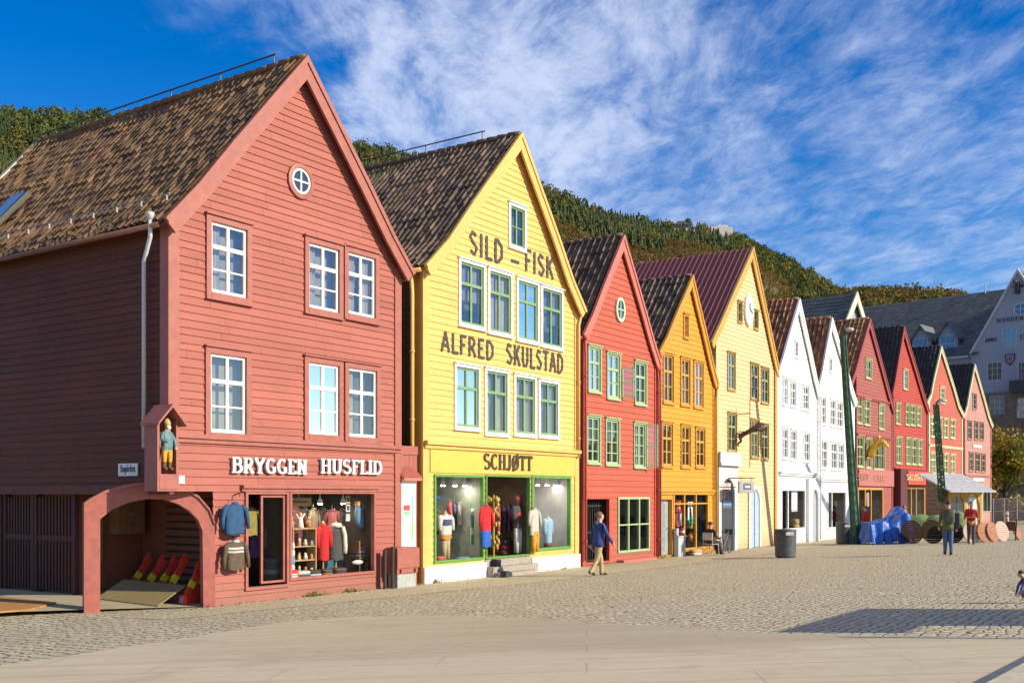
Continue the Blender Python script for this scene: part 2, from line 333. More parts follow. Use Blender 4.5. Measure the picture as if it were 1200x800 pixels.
def lettering(mb, text, h, wid, fn, thick, thin, serif, t0, t1, n=9, m=0, gap=.06):
    """text wid wide and h high; fn(x, y, t) -> 3D, t towards the viewer"""
    tot = sum(glyph(c)[0]+gap for c in text); sx_ = wid/tot; x0 = 0; k = 0
    for c in text:
        w, strokes = glyph(c, n)
        ss = list(strokes)
        if serif:
            for s in strokes:
                for e_, o_ in ((0, 1), (-1, -2)):
                    p, q = s[e_], s[o_]
                    if abs(p[1]-q[1]) > .25 and (p[1] < .02 or p[1] > .98) and c not in 'SCGOØ':
                        yy = .03 if p[1] < .5 else .97
                        ss.append([(max(.0, p[0]-.17), yy), (min(w, p[0]+.17), yy)])
                if len(s) == 2 and s[0][1] == s[1][1] and c in 'EFLT':
                    for px in ([s[1][0]] if c != 'T' else [s[0][0], s[1][0]]):
                        y_ = s[0][1]; d_ = .16 if y_ < .5 else -.16
                        if abs(y_-.52) > .1: ss.append([(px-.02, y_), (px, y_+d_)])
        for s in ss:
            L_, R_ = [], []
            P_ = [Vector(((x0+x)*sx_, y*h)) for x, y in s]
            for i, p in enumerate(P_):
                d = P_[min(i+1, len(P_)-1)]-P_[max(i-1, 0)]; d.normalize()
                ww = (thin+(thick-thin)*abs(d.y))*h*.5
                q = Vector((-d.y, d.x))
                qx = q.copy(); L_.append(p+q*ww); R_.append(p-q*ww)
            tt = t1+.0007*(k % 6); k += 1
            mb.strip([(p.x, p.y) for p in L_], [(p.x, p.y) for p in R_], fn, t0, tt, m)
        x0 += w+gap

# ---------------------------------------------------------------- weatherboards and tiled roofs
def boards(mb, fn, outline, z0, z1, ops, pitch, lap=.024, kinks=(), m=0):
    """lapped boards on a plane; fn(s, out, z); outline(z) -> (left, right)"""
    zr = z0; jit = {}; jr = random.Random(int(z1*100)+len(ops)); smin, smax = outline(z0)
    def zj(s_, z):
        if z not in jit: return z
        a_, b_ = jit[z]; return z+a_+(b_-a_)*(s_-smin)/max(.1, smax-smin)
    while zr < z1-1e-4:
        ztop = min(zr+pitch, z1)
        if lap > .005 and ztop < z1: jit[ztop] = (jr.uniform(-.014, .014), jr.uniform(-.014, .014))
        cuts = sorted({zr, ztop, *[q for o in ops for q in o[2:4] if zr+1e-4 < q < ztop-1e-4], *[k for k in kinks if zr+1e-4 < k < ztop-1e-4]})
        for zb, zt in zip(cuts, cuts[1:]):
            ob = lap*(1-(zb-zr)/pitch)+.002; ot = lap*(1-(zt-zr)/pitch)+.002
            Lb, Rb = outline(zb); Lt, Rt = outline(zt); zm = (zb+zt)/2
            act = sorted([o for o in ops if o[2] < zm < o[3]]); left = (Lb, Lt); segs = []
            for o in act:
                if o[0] > left[0]: segs.append((left, (o[0], o[0])))
                left = (max(left[0], o[1]), max(left[1], o[1]))
            segs.append((left, (Rb, Rt)))
            for (a, b), (c, d) in segs:
                if c-a < .004 and d-b < .004: continue
                c = max(c, a+.001); d = max(d, b+.001)
                mb.quad(fn(a, ob, zj(a, zb)), fn(c, ob, zj(c, zb)), fn(d, ot, zj(d, zt)), fn(b, ot, zj(b, zt)), m)
                if zb == zr: mb.quad(fn(a, -.004, zj(a, zb)), fn(c, -.004, zj(c, zb)), fn(c, ob, zj(c, zb)), fn(a, ob, zj(a, zb)), m)
        zr = ztop
def tiled(polys, y0, y1, tw=.24, course=.34, amp=.04, step=.016):
    """pantile slopes for a list of polylines (eave -> ridge, in u,z); returns verts, quads, uv per face"""
    Vs, Fs, UVs = [], [], []; base = 0
    nc = max(2, int(round((y1-y0)/tw))); ph = np.array([0, .14, .3, .5, .7, .86])
    yy = np.concatenate([(i+ph) for i in range(nc)]+[[nc]])
    hh = amp*(.5+.5*np.cos(2*np.pi*yy))**1.25; yw = y0+(y1-y0)*yy/nc; n = len(yy); tr = np.random.default_rng(nc*7+len(polys)); colj = np.minimum(np.arange(n)//6, nc-1)
    for poly in polys:
        P_ = np.array(poly); seg = np.diff(P_, axis=0); sl = np.linalg.norm(seg, axis=1); cum = np.concatenate([[0], np.cumsum(sl)])
        k = max(2, int(round(cum[-1]/course))); sgn = 1 if P_[-1, 0] > P_[0, 0] else -1
        rows = []
        for i in range(k):
            tj = tr.normal(0, .010, nc)[colj]; sj = tr.normal(0, .012, nc)[colj]
            for t, e_ in ((i/k, 1), ((i+1.02)/k, 0)):
                s = min(t*cum[-1], cum[-1]-1e-6); j = min(np.searchsorted(cum, s, side='right')-1, len(sl)-1)
                d = seg[j]/sl[j]; nn = np.array([-d[1], d[0]])*sgn
                p = P_[j]+d*(s-cum[j])
                sag = -.05*np.sin(np.pi*(yw-y0)/(y1-y0))+.02*np.sin(yw*1.7+i*.5); off = hh+(step if e_ else 0)+tj+sag; sl_ = sj*(1 if e_ else .2)
                rows.append(np.stack([p[0]+nn[0]*off+d[0]*sl_, yw, p[1]+nn[1]*off+d[1]*sl_], 1))
        V = np.concatenate(rows); m = len(rows)
        idx = np.arange((m-1)*(n-1)); r_, c_ = idx//(n-1), idx % (n-1); a = r_*n+c_+base
        Fs.append(np.stack([a, a+1, a+n+1, a+n], 1)); UVs.append(np.stack([c_//6+.5+base % 97, r_//2+.5], 1)); Vs.append(V); base += len(V)
    return np.concatenate(Vs), np.concatenate(Fs), np.concatenate(UVs)
TILES_MOSSY = tile_mat('roof_tiles_mossy', [(.05, .034, .02), (.085, .05, .025), (.13, .07, .030), (.175, .09, .034), (.235, .125, .048)])
TILES_DARK = tile_mat('roof_tiles_dark', [(.045, .034, .027), (.08, .053, .038), (.125, .078, .05), (.18, .108, .066), (.26, .155, .095)])
TILES_ORANGE = tile_mat('roof_tiles_orange', [(.16, .072, .03), (.24, .10, .04), (.32, .14, .055), (.40, .185, .07), (.46, .23, .09)])
TILES_BLACK = tile_mat('roof_tiles_black', [(.018, .016, .017), (.025, .022, .022), (.035, .03, .028), (.05, .04, .035), (.07, .055, .045)])
WOOD_DARK = mat('dark_timber', (.05, .03, .02), .8, .2, 8)
DARK_ROOM = mat('dark_interior', (.03, .026, .022), .9, .2, 2)  # near-black even colour for the walls of shop rooms
ZINC = mat('zinc_grey', (.45, .47, .5), .45, .1, 4, metal=.4)
CURTAINS = [mat('white_curtain', (.44, .43, .40), .9, .1, 5), mat('grey_curtain', (.30, .31, .31), .9, .12, 5), mat('cream_curtain', (.40, .37, .28), .9, .12, 5)]
LEAD = mat('window_lead_grey', (.12, .12, .12), .5)

class House:
    def __init__(s, name, label, xl, xr, dl=None, dr=None, cat='house', group='gabled timber houses in a row along the quay'):
        dl = dl or line_d(xl); dr = dr or line_d(xr)
        a = Vector(((xl-600)/F*dl, dl)); b = Vector(((xr-600)/F*dr, dr))
        s.O = a; s.U = (b-a).normalized(); s.W = (b-a).length; s.N = Vector((s.U.y, -s.U.x)); s.rz = math.atan2(s.U.y, s.U.x)
        s.root = thing(name, label, cat, (a.x, a.y, 0), s.rz, group); s.ops = []
    def P(s, x, y, yo=0.0):
        O = s.O-s.N*yo; dx = (x-600)/F
        t = O.dot(s.N)/(dx*s.N.x+s.N.y); p = Vector((dx*t, t))
        return (p-O).dot(s.U), HC+t*(HY-y)/F
    def W3(s, u, y, z):
        p = s.O+s.U*u-s.N*y; return Vector((p.x, p.y, z))
    def gable(s, apex, el, er, flare=.06, ov=.12):
        s.ov = ov; s.A = s.P(*apex, -ov); s.L = s.P(*el, -ov); s.Rr = s.P(*er, -ov)
        if s.L[0] > -.14: k = (s.A[0]+.14)/(s.A[0]-s.L[0]); s.L = (-.14, s.A[1]+(s.L[1]-s.A[1])*k)
        if s.Rr[0] < s.W+.12: k = (s.W+.12-s.A[0])/(s.Rr[0]-s.A[0]); s.Rr = (s.W+.12, s.A[1]+(s.Rr[1]-s.A[1])*min(k, 1.12))
        def pl(E, sg):
            d = Vector((s.A[0]-E[0], s.A[1]-E[1])); n = Vector((d.y, -d.x))*sg; n.normalize()
            k = Vector(E)+d*.2+n*flare; k2 = Vector(E)+d*.45+n*flare*.45
            return [tuple(E), tuple(k), tuple(k2), tuple(s.A)]
        s.pl, s.pr = pl(s.L, 1), pl(s.Rr, -1)
        zl = [p[1]-.10 for p in s.pl]; ul = [p[0] for p in s.pl]; zr = [p[1]-.10 for p in s.pr]; ur = [p[0] for p in s.pr]
        s.outline = lambda z: (max(0.0, float(np.interp(z, zl, ul))) if z > zl[0] else 0.0, min(s.W, float(np.interp(z, zr, ur))) if z > zr[0] else s.W)
        s.zeL = float(np.interp(0, ul, zl)); s.zeR = float(np.interp(-s.W, [-q for q in ur], zr)); s.top = s.A[1]-.10
    def roof(s, length, kind, barge, bw=.34, tw=.24, course=.34, amp=.04, gutter=None, wood=None, y0=None):
        y0 = -s.ov+.02 if y0 is None else y0
        if kind == 'metal':
            mb = MB()
            for pol in (s.pl, s.pr):
                for p, q in zip(pol, pol[1:]):
                    d = Vector((q[0]-p[0], q[1]-p[1])).normalized(); n = Vector((-d.y, d.x)); n = n if n.y > 0 else -n
                    mb.quad((p[0]+n.x*.03, y0, p[1]+n.y*.03), (q[0]+n.x*.03, y0, q[1]+n.y*.03), (q[0]+n.x*.03, length, q[1]+n.y*.03), (p[0]+n.x*.03, length, p[1]+n.y*.03))
                    yy = y0+.1
                    while yy < length:
                        mb.add([(p[0]+n.x*h_, y_, p[1]+n.y*h_) for y_, h_ in ((yy, .03), (yy+.05, .075), (yy+.1, .03))]+[(q[0]+n.x*h_, y_, q[1]+n.y*h_) for y_, h_ in ((yy, .03), (yy+.05, .075), (yy+.1, .03))], [(0, 1, 4, 3), (1, 2, 5, 4)])
                        yy += .26
            s.roofob = mb.build('roof', mat('dark_red_roof_sheet', (.15, .022, .024), .5, .1, 2), s.root)
        else:
            V, Fq, uv = tiled([s.pl, s.pr], y0, length, tw, course, amp)
            s.roofob = poly_mesh('roof', V, Fq, kind, parent=s.root)
            l = s.roofob.data.uv_layers.new(name='tile'); l.data.foreach_set('uv', np.repeat(uv, 4, axis=0).astype(np.float32).ravel())
        mb = MB()                                                        # boarding under the tiles, and the ridge
        for pol in (s.pl, s.pr):
            mb.strip([(p[0], p[1]-.015) for p in pol], [(p[0], p[1]-.085) for p in pol], lambda a, b, t: (a, t, b), y0+.01, length-.02)
        mb.build('roof_boarding', wood or WOOD_DARK, s.root)
        if kind != 'metal':
            mb = MB(); yy = y0
            while yy < length-.1:
                mb.tube([(s.A[0], yy, s.A[1]+.05), (s.A[0], yy+.40, s.A[1]+.06)], [.075, .088], 8); yy += .38
            mb.build('ridge_tiles', kind, s.root, smooth=True)
        for pol, sg in ((s.pl, 1), (s.pr, -1)):
            mb = MB(); out, inn, in2 = [], [], []
            for i, p in enumerate(pol):
                d = Vector(pol[min(i+1, 3)])-Vector(pol[max(i-1, 0)]); d.normalize(); n = Vector((d.y, -d.x))*sg
                if i == 3:                                              # mitre on the apex
                    d = Vector(pol[3])-Vector(pol[2]); d.normalize(); n = Vector((d.y, -d.x))*sg
                    k = 1/max(.25, abs(d.x)); out.append((p[0], p[1]+.07)); inn.append((p[0], p[1]+.07-bw*k)); in2.append((p[0], p[1]+.07-bw*.30*k))
                else:
                    out.append((p[0]-n.x*.07, p[1]-n.y*.07)); inn.append((p[0]+n.x*(bw-.07), p[1]+n.y*(bw-.07))); in2.append((p[0]+n.x*(bw*.3-.07), p[1]+n.y*(bw*.3-.07)))
            fn = lambda a, b, t: (a, t, b)
            mb.strip(out, inn, fn, -s.ov-.05, -s.ov+.015); mb.strip(out, in2, fn, -s.ov-.085, -s.ov-.052)
            mb.build('barge_board', barge, s.root)
        if gutter:
            mb = MB()
            for E, sg in ((s.L, -1), (s.Rr, 1)):
                mb.tube([(E[0]+sg*.07, -.1, E[1]-.06), (E[0]+sg*.07, length, E[1]-.06)], .06, 8)
            mb.build('gutter', gutter, s.root, smooth=True)
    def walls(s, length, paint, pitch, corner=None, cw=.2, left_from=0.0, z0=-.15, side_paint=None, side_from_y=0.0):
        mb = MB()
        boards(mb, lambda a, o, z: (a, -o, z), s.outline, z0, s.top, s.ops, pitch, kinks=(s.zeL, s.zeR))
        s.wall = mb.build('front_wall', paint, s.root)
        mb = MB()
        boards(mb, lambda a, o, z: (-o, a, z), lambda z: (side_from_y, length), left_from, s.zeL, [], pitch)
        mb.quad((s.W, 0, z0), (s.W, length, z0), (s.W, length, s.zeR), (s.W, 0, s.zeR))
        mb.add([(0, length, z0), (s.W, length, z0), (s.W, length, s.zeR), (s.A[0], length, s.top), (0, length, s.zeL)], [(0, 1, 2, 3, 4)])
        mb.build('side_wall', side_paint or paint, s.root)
        if corner:
            for a, b, z in ((-.03, cw, s.zeL), (s.W-cw, s.W+.03, s.zeR)):
                c = MB(); c.box(a, b, -.05, -.0 if a > 0 else .0, (s.czl if a < 0 and hasattr(s, 'czl') else z0), z)
                if a < 0: c.box(-.05, -.031, -.048, cw, (s.czl if hasattr(s, 'czl') else z0), z)
                c.build('corner_board', corner, s.root)
    def win(s, x0, x1, yt, yb, style='cross', frame=None, casing=None, cw=.10, curtain=.5, glass=None, yo=0.0, drip=True, open_leaf=None, hood=None):
        u0, zt = s.P(x0, yt, yo); u1, _ = s.P(x1, yt, yo); zb = s.P(x0, yb, yo)[1]
        return s.win_uz(u0, u1, zb, zt, style, frame, casing, cw, curtain, glass, drip, yo)
    def win_uz(s, u0, u1, zb, zt, style, frame, casing, cw=.1, curtain=.5, glass=None, drip=True, yo=0.0):
        s.ops.append((u0, u1, zb, zt)); w, h = u1-u0, zt-zb
        f = min(.06, w*.075); mu = f*.55; y0, y1 = -.005+yo, .05+yo
        mb = MB()
        mb.box(u0, u0+f, y0, y1, zb, zt); mb.box(u1-f, u1, y0, y1, zb, zt); mb.box(u0+f, u1-f, y0, y1, zb, zb+f*1.2); mb.box(u0+f, u1-f, y0, y1, zt-f, zt)
        uc = (u0+u1)/2
        def vbar(u, a, b, t, o=.003): mb.box(u-t/2, u+t/2, y0+o, y1-o, a, b)
        def hbar(z, a, b, t, o=.006): mb.box(a, b, y0+o, y1-o, z-t/2, z+t/2)
        if style in ('cross', 'cross_plain', 'cross3'):
            vbar(uc, zb+f, zt-f, f*1.25); zz_ = zb+h*.655; mb.box(u0+f, u1-f, y0-.014, y1-.012, zz_-f*.7, zz_+f*.7)
            if style == 'cross':
                hbar(zb+h*.335, u0+f, u1-f, mu)
            if style == 'cross3':
                hbar(zb+h*.335, u0+f, u1-f, mu)
        elif style.startswith('g'):
            nc, nr = int(style[1]), int(style[2])
            for i in range(1, nc): vbar(u0+w*i/nc, zb+f, zt-f, f*1.1 if (nc == 2) else mu)
            for j in range(1, nr): hbar(zb+h*j/nr, u0+f, u1-f, mu)
        elif style == 'h2':
            hbar(zb+h*.5, u0+f, u1-f, mu)
        win = mb.build('window', frame, s.root)
        g = MB(); g.quad((u0, .03+yo, zb), (u1, .03+yo, zb), (u1, .03+yo, zt), (u0, .03+yo, zt)); g.build('pane', glass or GLASS, win)
        if casing:
            c = MB(); a0, a1 = -.062+yo, -.001+yo
            c.box(u0-cw, u0-.001, a0, a1, zb-cw, zt+cw); c.box(u1+.001, u1+cw, a0, a1, zb-cw, zt+cw); c.box(u0-.001, u1+.001, a0, a1, zt+.001, zt+cw); c.box(u0-.001, u1+.001, a0-.01, a1, zb-cw, zb-.001)
            if drip: c.box(u0-cw-.03, u1+cw+.03, -.11+yo, -.002+yo, zt+cw+.001, zt+cw+.035)
            c.box(u0-cw-.02, u1+cw+.02, -.095+yo, -.003+yo, zb-cw-.03, zb-cw-.001)
            c.build('casing', casing, win)
        rv = MB()                                                       # depth of the wall round the opening
        rv.quad((u0, yo, zb), (u0, .16+yo, zb), (u0, .16+yo, zt), (u0, yo, zt)); rv.quad((u1, yo, zb), (u1, .16+yo, zb), (u1, .16+yo, zt), (u1, yo, zt))
        rv.quad((u0, yo, zb), (u0, .16+yo, zb), (u1, .16+yo, zb), (u1, yo, zb)); rv.quad((u0, yo, zt), (u0, .16+yo, zt), (u1, .16+yo, zt), (u1, yo, zt))
        rv.build('reveal', casing or frame, win)
        if curtain and random.random() < .96:
            cm = random.choice(CURTAINS); cu = MB(); cwid = w*curtain*random.uniform(.75, 1.05)
            sides = [(u0, u0+cwid), (u1-cwid, u1)] if curtain < .95 else [(u0, u1)]
            if curtain < .95 and random.random() < .12: sides = [random.choice(sides)]
            lo = zb if random.random() < .7 else zb+h*.4
            for a, b in sides:
                n = max(4, int((b-a)/.05)); pts = []
                for i in range(n+1):
                    q = a+(b-a)*i/n; pts.append((q, .15+yo+.022*math.sin(q*61+a)+.012*math.sin(q*143)))
                for (pa, ya), (pb, yb_) in zip(pts, pts[1:]): cu.quad((pa, ya, lo), (pb, yb_, lo), (pb, yb_, zt), (pa, ya, zt))
            cu.build('curtain', cm, win, smooth=True)
        bk = MB(); lo_ = zb+h*random.choice((.0, .0, .28, .5)); bk.quad((u0-.1, .26+yo, lo_), (u1+.1, .26+yo, lo_), (u1+.1, .26+yo, zt+.1), (u0-.1, .26+yo, zt+.1)); bk.quad((u0-.2, .9+yo, zb-.2), (u1+.2, .9+yo, zb-.2), (u1+.2, .9+yo, zt+.2), (u0-.2, .9+yo, zt+.2)); bk.build('inner_blind', random.choice((mat('backing_grey', (.24, .26, .26), .9, .2, 2), mat('backing_dim', (.13, .15, .16), .9, .25, 2), mat('backing_pale', (.33, .34, .32), .9, .15, 2))), win)  # backing sheets added behind the glass to catch sun and pale the panes
        return win
    def ledge(s, y_l, y_r, paint, xs, hgt=.09, dep=.12, name='string_course'):
        (u0, z0), (u1, z1) = s.P(xs[0], y_l), s.P(xs[1], y_r); z = (z0+z1)/2
        mb = MB(); mb.box(max(-.06, u0), min(s.W+.06, u1), -dep, -.001, z-hgt/2, z+hgt/2); mb.box(max(-.05, u0), min(s.W+.05, u1), -dep*.6, -.002, z-hgt*1.5, z-hgt/2-.001)
        mb.build(name, paint, s.root); return z
    def shop(s, x0, x1, yt, yb, frame, bars=(), depth=2.6, sill=None, inside=None, fw=.09, yo=0.0, transom=None, name='shop_window', glass=True, zb=None):
        u0, zt = s.P(x0, yt, yo); u1 = s.P(x1, yt, yo)[0]; zb = s.P(x0, yb, yo)[1] if zb is None else zb
        s.ops.append((u0, u1, zb, zt)); mb = MB(); y0, y1 = -.06+yo, .06+yo
        mb.box(u0, u0+fw, y0, y1, zb, zt); mb.box(u1-fw, u1, y0, y1, zb, zt); mb.box(u0+fw, u1-fw, y0+.002, y1-.002, zt-fw, zt); mb.box(u0+fw, u1-fw, y0+.002, y1-.002, zb, zb+fw)
        for b in bars:
            ub = s.P(b, yt, yo)[0]; mb.box(ub-fw*.45, ub+fw*.45, y0+.004, y1-.004, zb+fw, zt-fw)
        if transom: 
            zz_ = zb+(zt-zb)*transom; mb.box(u0+fw, u1-fw, y0+.006, y1-.006, zz_-fw*.3, zz_+fw*.3)
        f = mb.build(name, frame, s.root)
        if glass:
            g = MB(); g.quad((u0, yo, zb), (u1, yo, zb), (u1, yo, zt), (u0, yo, zt)); g.build('pane', SHOPGLASS, f)
        r_ = MB(); d = depth; a, b = u0-.02, u1+.02
        r_.quad((a, yo+.07, zb-.01), (b, yo+.07, zb-.01), (b, d, zb-.01), (a, d, zb-.01), 1); r_.quad((a, yo+.07, zt+.02), (b, yo+.07, zt+.02), (b, d, zt+.02), (a, d, zt+.02))
        r_.quad((a, d, zb-.01), (b, d, zb-.01), (b, d, zt+.02), (a, d, zt+.02)); r_.quad((a, yo+.07, zb-.01), (a, d, zb-.01), (a, d, zt+.02), (a, yo+.07, zt+.02)); r_.quad((b, yo+.07, zb-.01), (b, d, zb-.01), (b, d, zt+.02), (b, yo+.07, zt+.02))
        r_.build('shop_interior', [inside or DARK_ROOM, mat('shop_floor', (.16, .13, .1), .6, .2, 4)], f)
        return f, (u0, u1, zb, zt)
    def panel(s, x0, x1, yt, yb, paint, name, y0=-.05, y1=-.001):
        u0, zt = s.P(x0, yt); u1 = s.P(x1, yt)[0]; zb = s.P(x0, yb)[1]
        mb = MB(); mb.box(u0, u1, y0, y1, zb, zt); o = mb.build(name, paint, s.root); return o, (u0, u1, zb, zt)
    def door(s, x0, x1, yt, yb, leaf, frame=None, leaves=1, recess=.1, planks=0, name='door', zb=None):
        u0, zt = s.P(x0, yt); u1 = s.P(x1, yt)[0]; zb = s.P(x0, yb)[1] if zb is None else zb
        s.ops.append((u0, u1, zb, zt)); mb = MB(); w = (u1-u0)/leaves
        for i in range(leaves):
            a, b = u0+w*i+.01, u0+w*(i+1)-.01
            mb.box(a, b, recess, recess+.05, zb, zt)
            if planks:
                for k in range(planks): mb.box(a+(b-a)*k/planks+.008, a+(b-a)*(k+1)/planks-.008, recess-.015, recess-.001, zb+.02, zt-.02)
            else:
                for (p, q) in ((.08, .45), (.52, .92)):
                    mb.box(a+.09, b-.09, recess-.02, recess-.001, zb+(zt-zb)*p, zb+(zt-zb)*q)
        d = mb.build(name, leaf, s.root)
        h_ = MB(); h_.tube([(u1-.12, recess-.07, zb+1.0), (u1-.22, recess-.07, zb+1.0)], .014, 6); h_.tube([(u1-.12, recess-.07, zb+1.0), (u1-.12, recess, zb+1.0)], .014, 6); h_.build('handle', mat('iron_black', (.03, .03, .03), .5, .1, 9), d)
        if frame:
            mb = MB(); mb.box(u0-.1, u0-.001, -.06, recess, zb, zt+.1); mb.box(u1+.001, u1+.1, -.06, recess, zb, zt+.1); mb.box(u0-.001, u1+.001, -.059, recess, zt+.001, zt+.1); mb.build('door_frame', frame, d)
        return d, (u0, u1, zb, zt)
    def pipe(s, u, z_top, z_bot, paint, kick=.0, y=-.12, r=.045, parent=None):
        mb = MB(); mb.tube([(u+kick, y+.02, z_top), (u+kick, y+.02, z_top-.15), (u, y, z_top-.55), (u, y, z_bot)], r, 8); mb.rings([(u+kick, y+.02, z_top-.1, .06, .06), (u+kick, y+.02, z_top+.06, .11, .11)], 10)
        zz_ = z_bot+.6
        while zz_ < z_top-.8: mb.tube([(u, y, zz_), (u, y, zz_+.05)], r*1.3, 8); zz_ += 1.8
        mb.build('downpipe', paint, s.root, smooth=True)
    def text(s, txt, x0, x1, ytop, ybot, paint, thick, thin, serif, yo=-.035, th=.02, n=9, name='lettering', y_at=None, parent=None):
        u0, zt = s.P(x0, ytop, yo); u1 = s.P(x1, ytop, yo)[0]; zb = s.P(x0, ybot, yo)[1]
        mb = MB(); lettering(mb, txt, zt-zb, u1-u0, lambda x, y, t: (u0+x, yo-t, zb+y), thick, thin, serif, 0.0, th, n)
        return mb.build(name, paint, parent or s.root)
# ---------------------------------------------------------------- ground
BAND0 = gpt(760, 764).y
def ground_mat(name, kind):
    m, nt, b = base_mat(name)
    t = nd(nt, 'ShaderNodeTexCoord'); mp = nd(nt, 'ShaderNodeMapping'); mp.inputs['Rotation'].default_value = (0, 0, -math.atan2(U0.y, U0.x))
    nt.links.new(t.outputs['Object'], mp.inputs[0])
    def noise(scale, det=6, rough=.6, vec=None, st=(1, 1, 1)):
        q = nd(nt, 'ShaderNodeMapping'); q.inputs['Scale'].default_value = st; nt.links.new(vec or mp.outputs[0], q.inputs[0])
        n = nd(nt, 'ShaderNodeTexNoise'); n.inputs['Scale'].default_value = scale; n.inputs['Detail'].default_value = det; n.inputs['Roughness'].default_value = rough; nt.links.new(q.outputs[0], n.inputs['Vector']); return n.outputs[0]
    def mixc(f, a, bb, mode='MIX'):
        n = nd(nt, 'ShaderNodeMixRGB', blend_type=mode)
        for i, v in zip(('Fac', 'Color1', 'Color2'), (f, a, bb)):
            if isinstance(v, (int, float)): n.inputs[i].default_value = v
            elif isinstance(v, tuple): n.inputs[i].default_value = (*v, 1)
            else: nt.links.new(v, n.inputs[i])
        return n.outputs[0]
    def ramp(v, a, bb, c0=0., c1=1.):
        n = nd(nt, 'ShaderNodeMapRange'); n.inputs[1].default_value = a; n.inputs[2].default_value = bb; n.inputs[3].default_value = c0; n.inputs[4].default_value = c1; nt.links.new(v, n.inputs[0]); return n.outputs[0]
    def bump(h, st, dist, nrm=None):
        n = nd(nt, 'ShaderNodeBump'); n.inputs['Strength'].default_value = st; n.inputs['Distance'].default_value = dist; nt.links.new(h, n.inputs['Height'])
        if nrm: nt.links.new(nrm, n.inputs['Normal'])
        return n.outputs[0]
    big = noise(.35, 5); mid = noise(2.2, 6); fine = noise(30, 5, .7)
    if kind in ('cobble', 'setts'):
        w = nd(nt, 'ShaderNodeTexNoise'); w.inputs['Scale'].default_value = 1.3; w.inputs['Detail'].default_value = 2; nt.links.new(mp.outputs[0], w.inputs['Vector'])
        wv = nd(nt, 'ShaderNodeVectorMath', operation='MULTIPLY_ADD'); nt.links.new(w.outputs['Color'], wv.inputs[0]); wv.inputs[1].default_value = (.22,)*3; nt.links.new(mp.outputs[0], wv.inputs[2])
        s = 6.3 if kind == 'cobble' else 9.0
        def vor(feat):
            v = nd(nt, 'ShaderNodeTexVoronoi', feature=feat); v.inputs['Scale'].default_value = s; v.inputs['Randomness'].default_value = .42; q = nd(nt, 'ShaderNodeMapping'); q.inputs['Scale'].default_value = (.72, 1.1, .0); nt.links.new(wv.outputs[0], q.inputs[0]); nt.links.new(q.outputs[0], v.inputs['Vector']); return v
        ve, vf = vor('DISTANCE_TO_EDGE'), vor('F1')
        joint = ramp(ve.outputs['Distance'], .01, .16)
        sep = nd(nt, 'ShaderNodeSeparateColor'); nt.links.new(vf.outputs['Color'], sep.inputs[0])
        c = mixc(sep.outputs[0], (.425, .365, .23), (.57, .495, .335)) if kind == 'cobble' else mixc(sep.outputs[0], (.48, .40, .235), (.60, .505, .31))
        c = mixc(ramp(big, .35, .7, 0, .7), c, (.52, .455, .32)); c = mixc(ramp(mid, .5, .75, 0, .3), c, (.38, .31, .17))
        c = mixc(ramp(fine, .3, .8, 0, .35), c, (.30, .265, .19))
        jc = mixc(ramp(noise(.8, 4), .55, .7), (.27, .22, .13), (.20, .185, .075))
        sand = noise(1.1, 5); jf = nd(nt, 'ShaderNodeMath', operation='MULTIPLY'); nt.links.new(ramp(joint, 0, 1, 1, 0), jf.inputs[0]); nt.links.new(ramp(sand, .35, .65, .55, 1.0), jf.inputs[1])
        c = mixc(jf.outputs[0], c, jc)
        nt.links.new(c, b.inputs['Base Color'])
        r1 = bump(joint, 1.0 if kind == 'cobble' else .6, .05); r2 = bump(fine, .35, .01, r1); nt.links.new(r2, b.inputs['Normal']); b.inputs['Roughness'].default_value = .78
    elif kind == 'band':                                                # long worn slabs laid side by side
        al = noise(1, 7, .65, t.outputs['Object'], (.22, 6.5, 1)); al2 = noise(1, 7, .7, t.outputs['Object'], (.6, 30, 1))
        c = mixc(ramp(al, .35, .65), (.39, .325, .225), (.50, .425, .305)); c = mixc(ramp(al2, .4, .7, 0, .55), c, (.235, .20, .145)); c = mixc(ramp(fine, .3, .8, 0, .3), c, (.40, .35, .27))
        nt.links.new(c, b.inputs['Base Color']); nt.links.new(bump(al2, .4, .01), b.inputs['Normal']); b.inputs['Roughness'].default_value = .8
    elif kind == 'slab':
        al = noise(1, 8, .7, t.outputs['Object'], (.5, 4.0, 1)); sp = noise(55, 3, .7)
        c = mixc(ramp(al, .3, .7), (.44, .365, .235), (.55, .465, .31)); c = mixc(ramp(big, .4, .65, 0, .5), c, (.52, .435, .285)); c = mixc(ramp(mid, .52, .72, 0, .45), c, (.36, .30, .21)); c = mixc(ramp(sp, .45, .8, 0, .35), c, (.29, .255, .2))
        sp_ = nd(nt, 'ShaderNodeSeparateXYZ'); nt.links.new(t.outputs['Object'], sp_.inputs[0])
        def mth(op, a, bb):
            n = nd(nt, 'ShaderNodeMath', operation=op)
            for i, v in enumerate((a, bb)):
                if isinstance(v, (int, float)): n.inputs[i].default_value = v
                else: nt.links.new(v, n.inputs[i])
            return n.outputs[0]
        al3 = noise(1, 7, .65, t.outputs['Object'], (.18, 7.0, 1)); yw_ = mth('ADD', sp_.outputs[1], mth('MULTIPLY', mth('SUBTRACT', big, .5), 1.6))
        bandf = mth('MULTIPLY', mth('MULTIPLY', ramp(yw_, BAND0-.15, BAND0+.35), ramp(mth('ADD', sp_.outputs[0], mth('MULTIPLY', big, 4.0)), -3.0, 2.0)), ramp(al3, .25, .6, .25, .8))
        c = mixc(bandf, c, (.33, .265, .165))
